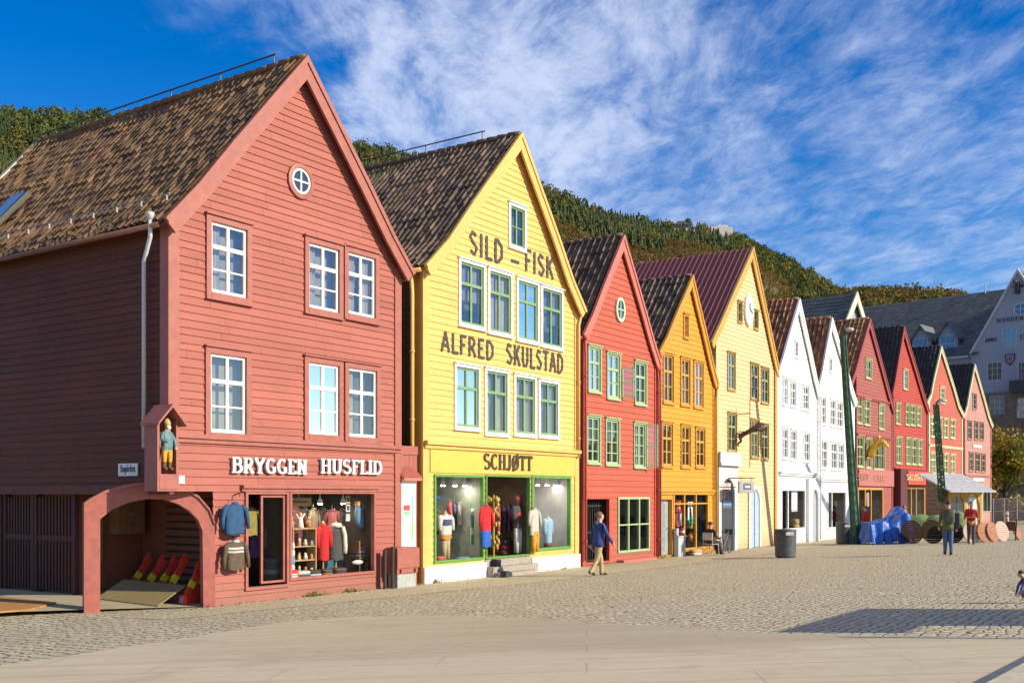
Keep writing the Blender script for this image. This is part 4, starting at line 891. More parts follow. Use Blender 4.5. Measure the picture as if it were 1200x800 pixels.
CREAMT = mat('cream_trim', (.63, .46, .23), .5, .06, 5); OCHRE = mat('ochre_barge', (.55, .30, .06), .5, .08, 6)
H5 = stdhouse('tall cream gabled house with a dark red sheet roof and an oval white plaque', 838.5, 908.5, (881.7, 291), (833, 402), (912.5, 437), (.66, .455, .245), .185, 'metal', CREAMT, mat('dull_green_window_paint', (.28, .30, .16), .5),
    [(852, 860.5, 413, 455), (879, 888, 426, 466), (891.5, 900, 431, 471), (852.5, 862, 484, 528), (879.5, 888, 492, 535), (891.5, 899.5, 497, 537), (864, 868.5, 354, 376, 'g12'), (883, 887.3, 364, 384, 'g12')],
    length=14, barge=OCHRE, casing=mat('ochre_casing', (.42, .27, .08), .5), cw=.05, bw=.34, flare=.03)
h = H5
mb = MB(); mb.box(h.W-.22, h.W+.06, -.09, -.051, -.1, h.zeR); mb.build('corner_board', OCHRE, h.root)
uc, zc = h.P(875.7, 363.7); ell = lambda rx, rz, y: [(uc+rx*math.cos(2*math.pi*k/NN), y, zc+rz*math.sin(2*math.pi*k/NN)) for k in range(NN)]
mb = MB(); mb.loft([ell(.46, .70, -.03), ell(.46, .70, -.12), ell(.43, .66, -.13)]); pl_ = mb.build('oval_plaque', WHITE, h.root)
mb = MB(); mb.strip([(uc-.06, zc+.32), (uc-.12, zc+.1), (uc-.04, zc-.02), (uc+.14, zc-.1), (uc+.30, zc-.14)], [(uc+.05, zc+.32), (uc+.05, zc+.16), (uc+.06, zc+.04), (uc+.18, zc+.02), (uc+.32, zc-.08)], lambda a, b, t: (a, t, b), -.145, -.128); mb.build('emblem', mat('emblem_grey', (.12, .13, .16), .5), pl_)
def arch_poly(u0, u1, z0, z1, n=12):
    r = (u1-u0)/2; uc = (u0+u1)/2; rz_ = min(r*1.1, (z1-z0)*.5)
    return [(u0, z0)]+[(uc-r*math.cos(math.pi*k/n), z1-rz_+rz_*math.sin(math.pi*k/n)) for k in range(n+1)]+[(u1, z0)]
def arch_surround(h, x0, x1, yt, yb, ix0, ix1, iyt, paint, leaf, y0=-.08, leaf_y=-.02, name='arched_doorway'):
    u0, zt = h.P(x0, yt); u1 = h.P(x1, yt)[0]; zb = -.1; i0, it = h.P(ix0, iyt); i1 = h.P(ix1, iyt)[0]
    inn = arch_poly(i0, i1, zb, it); n = len(inn)
    out = [(u0, zb), (u0, (zb+it)/2+.4)]+[(u0+(u1-u0)*max(0, min(1, (p[0]-i0)/(i1-i0))), zt) for p in inn[2:-2]]+[(u1, (zb+it)/2+.4), (u1, zb)]
    out[2] = (u0, zt); out[-3] = (u1, zt)
    mb = MB(); mb.strip(out, inn, lambda a, b, t: (a, t, b), y0, -.031); s = mb.build(name, paint, h.root)
    mb = MB(); mb.quad((i0-.02, leaf_y-.012, zb), (i1+.02, leaf_y-.012, zb), (i1+.02, leaf_y-.012, it+.05), (i0-.02, leaf_y-.012, it+.05)); d = mb.build('door', leaf, s)
    return s, d, (i0, i1, zb, it)
GREYW = mat('pale_grey_woodwork', (.50, .51, .53), .6, .06, 5)
s5, d5, a5 = arch_surround(h, 838.8, 861.5, 532, 640, 842, 857.5, 560, GREYW, mat('charcoal_door', (.05, .055, .065), .5), y0=-.14)
mb = MB(); u0, z0 = h.P(837.5, 545); u1, z1 = h.P(863, 531); mb.box(u0, u1, -.30, -.142, z0+.0, z0+.12); mb.box(u0+.05, u1-.05, -.24, -.142, z0+.121, z1); mb.build('hood', GREYW, s5)
def plate(h, x0, x1, yt, yb, paint, name, parent, y0, y1):
    u0, zt = h.P(x0, yt, y0); u1 = h.P(x1, yt, y0)[0]; zb = h.P(x0, yb, y0)[1]; mb = MB(); mb.box(u0, u1, y0, y1, zb, zt); return mb.build(name, paint, parent), (u0, u1, zb, zt)
plate(h, 843, 856.5, 565.5, 573, mat('pinkish_sign', (.5, .4, .36), .6), 'sign_plate', s5, -.13, -.10)
plate(h, 847, 857, 586, 592, mat('blue_notice', (.16, .26, .45), .6), 'notice', s5, -.06, -.035)
plate(h, 847, 857.3, 576, 595, mat('slate_blue_panel', (.10, .13, .18), .6), 'door_panel', s5, -.034, -.0335)
uu, z_ = h.P(849.5, 579.5, -.2); mb = MB(); mb.loft([[(uu+.36*math.cos(2*math.pi*k/20), y, z_+.2*math.sin(2*math.pi*k/20)) for k in range(20)] for y in (-.12, -.09)]); mb.build('oval_sign', mat('brown_wood_sign', (.36, .2, .08), .5), s5)
dd, r5 = h.door(877.5, 889, 571, 637, mat('pale_blue_door', (.36, .45, .60), .55), frame=mat('pale_green_paint', (.55, .6, .42)), leaves=2) if False else (None, None)
s5b, d5b, b5 = arch_surround(h, 876, 890.5, 569, 637, 878, 888.5, 573, mat('white_green_frame', (.55, .6, .52), .5), mat('pale_blue_door', (.36, .45, .60), .55, .12, 6))
mb = MB(); uc = (b5[0]+b5[1])/2; mb.box(uc-.02, uc+.02, -.05, -.034, 0, b5[3]-.1); mb.build('meeting_rail', mat('slate_blue_panel', (.10, .13, .18)), d5b)

WH = (.74, .74, .73); WHT = mat('white_trim', (.72, .73, .74), .5, .04, 5); WHS = mat('white_sash', (.70, .71, .72), .5)
WINGL = None
H6 = stdhouse('white gabled house with a brown tiled roof beside the ochre-edged cream house', 910.5, 957.5, (936, 351), (911, 437), (957.5, 452), WH, .19, TILES_ORANGE, WHT, WHS,
    [(916.5, 922, 443, 473), (925.8, 931.7, 447, 475), (940.5, 947, 452, 479), (916.5, 922.3, 502, 536), (926, 932.3, 504, 538), (941.5, 948, 507, 540), (931, 934, 401, 417, 'g13')],
    casing=WHT, cw=.06, bw=.36, gut=WHT, shops=[((914.5, 943, 572, 622, WHT, (922.5,), 2.2), dict(fw=.1, inside=mat('shop_wall_brown', (.14, .09, .06))))])
s6, d6, a6 = arch_surround(H6, 944.5, 957.3, 560, 632, 948.5, 955.8, 573, WHT, mat('pale_grey_door', (.36, .38, .42), .5), y0=-.16)
H6.ledge(552, 556, WHT, (911, 957), .1, .2); H6.pipe(H6.W-.02, H6.zeR-.1, .1, WHT, y=-.18, r=.06)
H7 = stdhouse('white gabled house with a brown tiled roof behind the tall leaning green mast', 958.5, 1000.5, (974, 373), (958.5, 455), (998, 462), WH, .19, TILES_ORANGE, WHT, WHS,
    [(961, 966.8, 465, 496), (972.5, 978, 468.5, 498), (980.5, 986.5, 471, 499.5), (962, 968.5, 516, 548), (973.5, 980, 518.5, 549), (982, 988, 520, 549.5), (971.5, 974, 421, 434, 'g12')],
    casing=WHT, cw=.06, bw=.36, gut=WHT, shops=[((969, 990.5, 574.5, 620, WHT, (974,), 2.2), dict(fw=.1, inside=mat('shop_wall_brown', (.14, .09, .06))))])
s7, d7, a7 = arch_surround(H7, 958.7, 967.8, 558, 630, 959.6, 964.8, 573, WHT, mat('pale_grey_door', (.36, .38, .42)), y0=-.16) if False else (None,)*3
H7.ledge(560, 562, WHT, (959, 1000), .1, .2)
MAST_D = {}
DD = {1003: 60.2, 1045.5: 65.5, 1046.5: 65.7, 1086: 71, 1088: 71.3, 1127.5: 77.2, 1130: 77.7, 1161: 82.7}
GRW = mat('yellow_green_window_paint', (.42, .46, .24), .5)
R6T = mat('dusky_red_trim', (.30, .058, .055), .55)
H8 = stdhouse('dusky rose red gabled house with a golden horse head on its front', 1003, 1045.5, (1018.7, 374), (997, 449), (1044.5, 471), (.30, .085, .070), .19, TILES_ORANGE, R6T, GRW,
    [(1003.7, 1009.7, 465, 495), (1012.3, 1018.7, 468, 497), (1029.5, 1035.3, 474, 502), (1004, 1011.5, 511, 546), (1014.3, 1020.3, 513.5, 547.5), (1023.5, 1036, 516, 549.5, 'g42'), (1013.7, 1020.5, 421, 442, 'g22')],
    casing=GRW, cw=.05, dl=DD[1003], dr=DD[1045.5], gut=R6T, bw=.32,
    shops=[((1004.5, 1034, 571, 622, mat('ochre_post', (.5, .27, .05), .5), (1013, 1020), 2.4), dict(fw=.12, inside=mat('shop_wall_ochre', (.2, .13, .07), .7, .5, 2)))], ledges=[(463, 473, (1003, 1045)), (506, 516, (1003, 1045))])
o, _ = H8.panel(1004, 1045, 549, 569, mat('dusky_pink_fascia', (.40, .13, .12), .6, .06, 4), 'sign_fascia', -.14, -.03)
H8.text('STADT', 1005, 1018.5, 554.5, 562, mat('faded_gold', (.42, .20, .10), .5), .2, .1, True, yo=-.145, th=.02); H8.text('CAFE', 1024, 1037, 556.5, 564, mat('faded_gold', (.42, .20, .10)), .2, .1, True, yo=-.145, th=.02)
R7T = mat('crimson_trim', (.29, .042, .032), .55)
H9 = stdhouse('crimson gabled house with pale lettering on its shop fascia', 1046.5, 1086, (1058.7, 383), (1045, 462), (1084.8, 472), (.36, .050, .035), .19, TILES_BLACK, R7T, GRW,
    [(1049.3, 1054.2, 472.5, 496), (1060.5, 1065, 474, 497), (1066.5, 1071.5, 475, 497.5), (1073.5, 1078.5, 476.5, 498), (1049.7, 1055.7, 512, 542), (1061, 1066.5, 513, 543), (1068, 1073.5, 514, 543.5), (1075, 1080, 515, 544), (1058, 1063, 433, 455, 'g13')],
    casing=GRW, cw=.05, dl=DD[1046.5], dr=DD[1086], gut=R7T, bw=.34,
    shops=[((1054.5, 1083, 570, 617, mat('ochre_post', (.5, .27, .05)), (1067, 1073), 2.4), dict(fw=.12, inside=mat('shop_wall_grey', (.3, .33, .33), .7, .2, 2)))], ledges=[(548, 550.5, (1047, 1086))])
H9.panel(1055, 1085, 551.5, 567.5, mat('scarlet_fascia', (.52, .06, .035), .5, .05, 4), 'sign_fascia', -.5, -.03)
H9.text('SALVERK', 1062, 1081, 555.5, 562, mat('pale_gold_letters', (.7, .5, .25), .5), .24, .14, True, yo=-.505, th=.03)
H9.panel(1046.8, 1054.6, 549, 617, mat('dark_maroon_boards', (.10, .018, .02), .6), 'side_bay', -.46, -.03)
R8T = mat('pale_lime_trim', (.62, .60, .36), .5)
H10 = stdhouse('coral red gabled house with pale lime edges behind the grey-roofed kiosk', 1088, 1127.5, (1102.5, 406), (1085.5, 473), (1128.2, 483), (.41, .105, .072), .17, TILES_BLACK, R8T, R8T,
    [(1090, 1095.5, 488, 511), (1099.3, 1103, 489.5, 511.5), (1105.3, 1110, 490.5, 512), (1113.3, 1118.5, 491.5, 512.5), (1090, 1096.5, 530, 554), (1099.5, 1103.2, 530.7, 554), (1105.5, 1110.5, 531.5, 554.5), (1113.3, 1118.7, 532.5, 555), (1101, 1106.3, 453.5, 471, 'g23')],
    casing=R8T, cw=.05, dl=DD[1088], dr=DD[1127.5], bw=.26, flare=.30, ledges=[(521, 525, (1088, 1127))])
H11 = stdhouse('pale pink gabled house at the far end of the row before the tree', 1130, 1161, (1141.7, 427), (1129.5, 487), (1159.5, 492), (.43, .215, .185), .17, TILES_BLACK, mat('pink_trim', (.4, .17, .155), .5), mat('olive_window_paint', (.24, .27, .20), .5),
    [(1133.5, 1138, 493, 514), (1141.3, 1145.5, 494, 514.5), (1147.8, 1152, 495, 515), (1135, 1140, 530, 551.5), (1142.5, 1147.5, 531, 552), (1149.5, 1154, 532, 552.5), (1139.3, 1143.5, 461.5, 479, 'g13')],
    casing=mat('pink_trim', (.4, .17, .155)), cw=.04, dl=DD[1130], dr=DD[1161], barge=mat('pale_lime_trim', (.62, .60, .36)), bw=.24, flare=.16, ledges=[(556, 557.5, (1130, 1161))],
    shops=[((1144, 1160, 572, 600, mat('grey_green_frame', (.28, .32, .27), .5), (1148, 1152, 1156), 2.0), dict(fw=.08))])
for a in ((1139.5, 1149.5, 520.5, 524), (1139, 1152, 559.5, 563.5)): H11.panel(*a, mat('white_name_board', (.7, .68, .68), .5), 'name_board', -.08, -.03)
# ---------------------------------------------------------------- people and animals (one skin each)
def skin_mesh(name, verts, edges, radii, root=0, sub=2):
    me = bpy.data.meshes.new(name); me.from_pydata(verts, edges, []); o = bpy.data.objects.new(name, me); COL.objects.link(o)
    sk = o.modifiers.new('skin', 'SKIN'); sk.use_smooth_shade = True
    if not me.skin_vertices: 
        bm = bmesh.new(); bm.from_mesh(me); bm.verts.layers.skin.verify(); bm.to_mesh(me); bm.free()
    for i, r in enumerate(radii):
        me.skin_vertices[0].data[i].radius = r if isinstance(r, tuple) else (r, r); me.skin_vertices[0].data[i].use_root = (i == root)
    ss = o.modifiers.new('sub', 'SUBSURF'); ss.levels = sub; ss.render_levels = sub
    dg = bpy.context.evaluated_depsgraph_get(); dg.update()
    m2 = bpy.data.meshes.new_from_object(o.evaluated_get(dg)); bpy.data.objects.remove(o); m2.name = name
    return m2
def person(label, loc, heading, H, pose, top, legs, hair, shoes=(.03, .022, .02), skin=(.50, .28, .19), extras=None, jacket=True, skirt=None):
    S = H; V, E, Rd, B = [], [], [], []
    def add(p, r, parent=None, bone=None):
        V.append(Vector(p)); Rd.append(r)
        if parent is not None: E.append((parent, len(V)-1)); B.append((parent, len(V)-1, bone))
        return len(V)-1
    lean = R(pose.get('lean', 4)); ax = lambda a, l: Vector((math.sin(R(a))*l, 0, -math.cos(R(a))*l))
    up = lambda l, s=0: Vector((math.sin(lean)*l, s, math.cos(lean)*l))
    pel = Vector((0, 0, 0)); i0 = add(pel, (.082*S, .066*S))
    i1 = add(pel+up(.10*S), (.078*S, .060*S), i0, 'top'); i2 = add(pel+up(.21*S), (.088*S, .066*S), i1, 'top'); i3 = add(pel+up(.275*S), (.066*S, .052*S), i2, 'top')
    hd = R(pose.get('head', 6))
    i4 = add(pel+up(.325*S), (.031*S, .032*S), i3, 'skin')
    hb = pel+up(.325*S); hv = lambda f, z: hb+Vector((math.sin(hd)*z+math.cos(hd)*f, 0, math.cos(hd)*z-math.sin(hd)*f))*S
    i5 = add(hv(.012, .045), (.043*S, .050*S), i4, 'skin'); i6 = add(hv(.010, .09), (.047*S, .056*S), i5, 'skin'); i7 = add(hv(.002, .125), (.030*S, .036*S), i6, 'skin')
    add(hv(.068, .068), (.008*S, .008*S), i5, 'skin')
    for sg, (ua, fa, out) in zip((1, -1), pose['arms']):
        sh = pel+up(.265*S, sg*.098*S); a = add(sh, (.042*S, .042*S), i2, 'top')
        el = sh+ax(ua, .165*S)*math.cos(R(out))+Vector((0, sg*.165*S*math.sin(R(out)), 0)); b = add(el, .031*S, a, 'top')
        w = el+ax(fa, .145*S)+Vector((0, sg*.01*S, 0)); c = add(w, .022*S, b, 'top')
        pm = w+ax(fa, .042*S); d = add(pm, (.020*S, .014*S), c, 'skin')
        for k, (off, l) in enumerate(((-.018, .040), (-.006, .046), (.006, .044), (.018, .034))):
            add(pm+ax(fa+18, l*S)+Vector((math.cos(R(fa))*off*S, 0, math.sin(R(fa))*off*S)), .0058*S, d, 'skin')
        add(w+ax(fa+48, .048*S)+Vector((0, -sg*.006*S, 0)), .0065*S, c, 'skin')
    for sg, (th, shn) in zip((1, -1), pose['legs']):
        hp = pel+Vector((0, sg*.048*S, -.035*S)); a = add(hp, (.058*S, .058*S), i0, 'legs')
        kn = hp+ax(th, .235*S); b = add(kn, .042*S, a, 'legs')
        cf = kn+ax(shn, .09*S); b2 = add(cf, .038*S, b, 'legs')
        an = kn+ax(shn, .228*S); c = add(an, .030*S, b2, 'legs')
        ft = pose.get('foot', shn); he = an+ax(ft, .022*S)
        toe = he+Vector((math.cos(R(ft*.55))*.105*S, 0, -.004*S+math.sin(R(ft*.55))*.09*S)); add(toe, (.024*S, .018*S), c, 'shoes'); add(he+Vector((-.025*S, 0, 0)), (.022*S, .02*S), c, 'shoes')
    mesh = skin_mesh('person', V, E, Rd, 0, 2)
    zmin = min(v.co.z for v in mesh.vertices) if 'seat' not in pose else -pose['seat']
    names = ['skin', 'top', 'legs', 'shoes']
    mt = [mat('skin_%0.2f' % skin[0], skin, .5, .06, 8), mat('cloth_%.3f_%.3f_%.3f' % top, top, .85, .15, 9, bump=.2), mat('cloth_%.3f_%.3f_%.3f' % legs, legs, .85, .15, 9, bump=.2), mat('shoe_%.3f' % shoes[0], shoes, .6)]
    for m_ in mt: mesh.materials.append(m_)
    for p in mesh.polygons:
        c = p.center; best = (9e9, 'top')
        for a, b, n in B:
            va, vb = V[a], V[b]; ab = vb-va; t = max(0, min(1, (c-va).dot(ab)/max(1e-9, ab.length_squared))); d = (c-va-ab*t).length-(min(Rd[b]) if isinstance(Rd[b], tuple) else Rd[b])*.6
            if d < best[0]: best = (d, n)
        p.material_index = names.index(best[1]) if c.z > -.02*S or best[1] != 'top' else (2 if c.z < -.03*S and abs(c.x) < .12*S and abs(c.y) < .1*S else names.index(best[1]))
    o = bpy.data.objects.new('person', mesh); COL.objects.link(o); tag(o, label, 'person')
    o.location = (loc[0], loc[1], loc[2]-zmin); o.rotation_euler = (0, 0, heading)
    if 'seat' in pose: o.location = (loc[0], loc[1], loc[2]+pose['seat'])
    mb = MB(); n = 12                                                   # hair as a cap over the back and crown of the head
    for th0, th1, k in ((0, 105, 7),):
        rg = []
        for i in range(k+1):
            a = R(th0+(th1-th0)*i/k+.5); rg.append([hv(.002+.058*math.sin(a)*math.cos(2*math.pi*j/n)-(.012 if a > 1.0 else 0)-.010, .088+.062*math.cos(a)+(.02 if (math.cos(2*math.pi*j/n) > .35 and a > 1.2) else 0))+Vector((0, .051*S*math.sin(a)*math.sin(2*math.pi*j/n), 0)) for j in range(n)])
        mb.loft(rg)
    mb.build('hair', mat('hair_%.3f' % hair[0], hair, .7, .2, 30), o, smooth=True)
    mb = MB()
    for sg in (1, -1): mb.ball(hv(.060, .078)+Vector((0, sg*.019*S, 0)), .006*S, .007*S, .005*S, 0, 6, 4); mb.ball(hv(.0, .072)+Vector((0, sg*.050*S, 0)), .012*S, .006*S, .018*S, 1, 6, 4)
    mb.ball(hv(.060, .035), .006*S, .016*S, .004*S, 2, 6, 4)
    mb.build('face', [mat('eye_dark', (.02, .02, .02), .3), mt[0], mat('lip', (.35, .12, .1), .5)], o)
    if jacket:                                                          # the loose lower edge of the coat
        mb = MB(); hem = pose.get('hem', -.075)
        mb.rings([(math.sin(lean)*.2*S, 0, .19*S, .094*S, .104*S), (math.sin(lean)*.1*S, 0, .09*S, .090*S, .100*S), (0, 0, .0, .092*S, .100*S), (0, 0, hem*S, .098*S, .104*S), (0, 0, hem*S+.004, .085*S, .09*S)], 14, 0, False)
        mb.build('coat', mt[1], o, smooth=True)
    return o, dict(pel=pel, up=up, hv=hv, S=S)
def on(x, y): p = gpt(x, y); return (p.x, p.y, p.z)
WALK = dict(lean=5, legs=[(22, 12), (-14, -38)], arms=[(-22, -8, 12), (24, 40, 12)])
man, I1 = person('man in a blue jacket and beige trousers walking past the open passage gate', on(701, 674), R(30), 1.78, dict(lean=5, legs=[(20, 4), (-12, -34)], arms=[(-18, -4, 14), (16, 34, 20)], head=2), (.030, .050, .20), (.44, .33, .17), (.16, .09, .05))
mb = MB(); S = 1.78
mb.tube([Vector((-.03, 0, .30*S)), Vector((-.075, 0, .285*S)), Vector((-.085, 0, .25*S))], [.06, .075, .045], 10); mb.build('hood', mat('cloth_0.030_0.050_0.200', (.03, .05, .2)), man, smooth=True)
man2, I2 = person('man in an olive jacket and jeans walking away before the dark wooden discs', on(1111, 650), R(75), 1.76, dict(lean=3, legs=[(4, 0), (-4, -8)], arms=[(6, 30, 12), (-4, 12, 14)], head=3), (.13, .14, .065), (.075, .13, .24), (.03, .022, .018))
bp = thing('backpack', 'grey-green backpack worn by the man in the olive jacket', 'backpack', man2.location, R(75))
mb = MB(); mb.loft([[(x, y*w, z) for x, y in ((-.09, -.16), (-.13, -.19), (-.27, -.17), (-.31, -.08), (-.31, .08), (-.27, .17), (-.13, .19), (-.09, .16))] for z, w in ((.08, .8), (.12, 1), (.35, 1), (.50, .9), (.54, .6))]); mb.build('bag', mat('pack_cloth', (.085, .095, .06), .8, .2, 12), bp, smooth=True, bevel=.01)
mb = MB(); mb.box(-.355, -.315, -.11, .11, .13, .32); mb.build('pocket', mat('pack_pocket', (.06, .07, .05), .8), bp, bevel=.012)
mb = MB()
for sg in (1, -1): mb.tube([(-.12, sg*.10, .50), (.02, sg*.11, .53), (.13, sg*.11, .42), (.12, sg*.12, .25), (-.10, sg*.15, .12)], .018, 6)
mb.build('strap', mat('pack_pocket', (.06, .07, .05)), bp)
sh = thing('shoulder_bag', 'dark navy bag slung on the shoulder of the man in the olive jacket', 'bag', man2.location, R(75))
mb = MB(); mb.loft([[(.02+a*.10, -.27+b*.07, z) for a, b in ((-1, -1), (1, -1), (1, 1), (-1, 1))] for z in (-.10, .05, .34, .42)]); mb.build('bag', mat('navy_cloth', (.018, .02, .04), .7), sh, bevel=.02); mb = MB(); mb.tube([(.02, -.25, .41), (0, -.16, .53), (-.04, -.05, .55)], .02, 6); mb.build('strap', mat('navy_cloth', (.018, .02, .04)), sh)
wom, I3 = person('woman in a red jacket holding papers, striding towards us before the pale disc', on(1138, 637.5), R(-110), 1.72, dict(lean=2, legs=[(10, -2), (-6, -26)], arms=[(6, 78, 14), (6, 70, 14)], head=14), (.42, .022, .02), (.10, .045, .075), (.04, .03, .025))
pp = thing('folder', 'tan folder held in both hands by the woman in red', 'folder', wom.location, R(-110))
mb = MB(); mb.xf(Matrix.Identity(4)); mb.box(.22, .36, -.17, .17, .17, .20); mb.box(.23, .35, -.165, .165, .201, .207); pp_ = mb.build('cover', mat('tan_card', (.45, .27, .13), .7), pp)
mb = MB(); mb.rings([(.02, 0, -.13, .15, .155), (.01, 0, .02, .155, .16), (.0, 0, .06, .14, .15)], 14, 0, False); mb.build('skirt', mat('tan_skirt', (.45, .27, .14), .8, .15, 8), wom, smooth=True)
# small child crouching at the edge of the picture
kid, I4 = person('child in a purple jacket and dark cap crouching at the edge of the cobbles', on(1211, 706), R(170), .80, dict(lean=38, legs=[(95, -42), (80, -50)], arms=[(30, 20, 10), (34, 10, 10)], head=30, foot=0), (.10, .09, .26), (.16, .17, .15), (.03, .022, .02))

def seat_chair(label, loc, rz, paint):
    t = thing('chair', label, 'chair', loc, rz)
    mb = MB(); mb.box(-.22, .22, -.22, .22, .43, .46); mb.build('seat', paint, t, bevel=.01)
    mb = MB(); mb.box(-.24, -.21, -.21, .21, .60, .88); mb.build('backrest', paint, t)
    for sx_ in (-.2, .2):
        for sy_ in (-.2, .2):
            mb = MB(); mb.tube([(sx_*1.1, sy_*1.05, 0), (sx_, sy_, .43 if sx_ > 0 else .88)], .014, 6); mb.build('leg', paint, t)
    return t
def near(h, x, y, wofs):                                                # a place on the ground a few metres before a front
    u, _ = h.P(x, y, -wofs); p = h.W3(u, -wofs, 0); return (p.x, p.y, gz(p.x, p.y))
c0 = near(H4, 833, 640, 1.25)
ch_rz = H4.rz-R(10)
seat_chair('light metal chair under the seated woman before the orange house', c0, ch_rz, mat('pale_metal', (.45, .44, .4), .4, .1, 6, metal=.6))
sit, I5 = person('woman with dark red hair in black sitting on a chair beside a bicycle', c0, ch_rz, 1.66, dict(lean=-6, seat=.52, legs=[(84, 28), (80, 34)], arms=[(18, 70, 8), (22, 74, 8)], head=16, foot=20), (.03, .024, .03), (.018, .016, .02), (.10, .02, .02), hem=None) if False else person('woman with dark red hair in black sitting on a chair beside a bicycle', c0, ch_rz, 1.66, dict(lean=-6, seat=.52, legs=[(84, 28), (80, 34)], arms=[(18, 70, 8), (22, 74, 8)], head=16, foot=20, hem=-.02), (.03, .024, .03), (.018, .016, .02), (.10, .02, .02))
bl = thing('white_cloth', 'white cloth lying over the lap of the seated woman', 'cloth', sit.location, ch_rz)
mb = MB(); mb.loft([[(x, y, z) for y in np.linspace(-.2, .2, 6)]+[(x, y, z-.03) for y in np.linspace(.2, -.2, 6)] for x, z in ((.10, .09), (.28, .085), (.42, .07), (.47, -.05), (.52, -.28))]); mb.build('drape', mat('white_cloth', (.68, .66, .64), .9), bl, smooth=True)
# bicycle by the charcoal door
bc = near(H5, 850, 640, .9); bk = thing('bicycle', 'bicycle parked before the charcoal arched door beside the seated woman', 'bicycle', bc, H5.rz+R(4))
BLK = mat('black_rubber', (.02, .02, .02), .7); STEEL = mat('steel_grey', (.4, .41, .43), .35, .1, 6, metal=.8)
for x in (-.52, .52):
    mb = MB(); mb.tube([(x+.33*math.cos(2*math.pi*k/24), 0, .34+.33*math.sin(2*math.pi*k/24)) for k in range(25)], .018, 6, cap=False); w_ = mb.build('wheel', BLK, bk)
    mb = MB()
    for k in range(12): a = math.pi*2*k/12; mb.tube([(x, 0, .34), (x+.32*math.cos(a), 0, .34+.32*math.sin(a))], .003, 4)
    mb.build('spokes', STEEL, w_)
mb = MB()
for a, b in (((-.52, 0, .34), (-.1, 0, .3)), ((-.1, 0, .3), (-.22, 0, .8)), ((-.52, 0, .34), (-.2, 0, .72)), ((-.2, 0, .72), (.36, 0, .80)), ((-.1, 0, .3), (.36, 0, .74)), ((.33, 0, .95), (.52, 0, .34))): mb.tube([a, b], .016, 6)
mb.build('frame', mat('bike_grey', (.12, .13, .14), .4), bk)
mb = MB(); mb.ball((-.24, 0, .86), .13, .07, .035); mb.build('saddle', BLK, bk, smooth=True)
mb = MB(); mb.tube([(.25, -.28, 1.03), (.33, -.2, 1.05), (.34, 0, .98), (.33, .2, 1.05), (.25, .28, 1.03)], .013, 6); mb.build('handlebar', STEEL, bk)
mb = MB(); mb.box(.42, .70, -.17, .17, .72, .95); mb.build('basket', mat('basket_dark', (.06, .065, .07), .7), bk)

# people farther off, at the shop fronts
p6 = near(H8, 1015, 620, 1.0); person('shopper in a bright red jacket at the window of the dusky rose house', p6, R(140), 1.7, dict(lean=3, legs=[(6, 0), (-6, -12)], arms=[(4, 20, 10), (-6, 6, 12)]), (.50, .015, .02), (.02, .02, .025), (.03, .02, .02))
p7 = near(H9, 1059, 620, 1.4); person('person in a tan coat standing before the crimson house', p7, R(-60), 1.68, dict(lean=3, legs=[(4, 0), (-4, -8)], arms=[(4, 30, 12), (-4, 16, 12)], hem=-.18), (.42, .20, .07), (.25, .2, .16), (.2, .13, .08))
# ---------------------------------------------------------------- carved and gilded figures
stp = H1.W3(-.22, -.22, 2.83)
V = []; E = []; Rd = []
def ch(pts):
    global V, E, Rd
    prev = None
    for p, r, par in pts:
        V.append(p); Rd.append(r); E_ = par if par is not None else prev
        if E_ is not None: E.append((E_, len(V)-1))
        prev = len(V)-1
    return prev
ch([((0, 0, .46), (.10, .085), None), ((0, 0, .60), (.105, .09), 0), ((0, 0, .72), (.10, .08), 1), ((0, -.01, .80), (.04, .04), 2), ((0, -.02, .88), (.065, .07), 3), ((0, -.015, .96), (.055, .06), 4)])
ch([((.10, 0, .72), .045, 2), ((.17, -.03, .58), .04, None), ((.16, -.07, .45), .03, None), ((.16, -.08, .40), .03, None)])
ch([((-.10, 0, .72), .045, 2), ((-.17, -.05, .60), .04, None), ((-.13, -.16, .56), .03, None), ((-.11, -.19, .57), .03, None)])
ch([((.06, 0, .40), .065, 0), ((.065, -.01, .25), .05, None), ((.065, 0, .10), .042, None), ((.065, 0, .04), .04, None), ((.07, -.09, .03), .03, None)])
ch([((-.06, 0, .40), .065, 0), ((-.065, -.01, .25), .05, None), ((-.065, 0, .10), .042, None), ((-.065, 0, .04), .04, None), ((-.07, -.09, .03), .03, None)])
m_ = skin_mesh('carved_figure', V, E, Rd, 0, 2)
for mm in (mat('teal_tunic', (.10, .19, .20), .6, .15, 10), mat('yellow_hose', (.55, .30, .03), .6), mat('brown_boots', (.13, .08, .03), .6), mat('carved_face', (.55, .36, .22), .6)): m_.materials.append(mm)
for p in m_.polygons: z = p.center.z; p.material_index = 3 if (z > .79 or (p.center.x**2 > .012 and z < .46)) else (0 if z > .40 else (1 if z > .17 else 2))
fg = bpy.data.objects.new('carved_figure', m_); COL.objects.link(fg); tag(fg, 'painted wooden man in a teal tunic and yellow hose standing in the red wall niche', 'statue'); fg.location = stp; fg.rotation_euler = (0, 0, H1.rz)
mb = MB(); mb.rings([(0, -.01, .905, .072, .078), (0, -.0, .95, .07, .075), (0, 0, 1.0, .05, .055), (0, 0, 1.03, .02, .02)], 12); mb.build('hat', mat('straw_hat', (.42, .34, .14), .7), fg, smooth=True)
mb = MB(); mb.rings([(0, -.055, .80, .035, .03), (0, -.06, .85, .05, .035), (0, -.055, .88, .045, .03)], 10); mb.build('beard', mat('grey_beard', (.55, .52, .48), .8), fg, smooth=True)
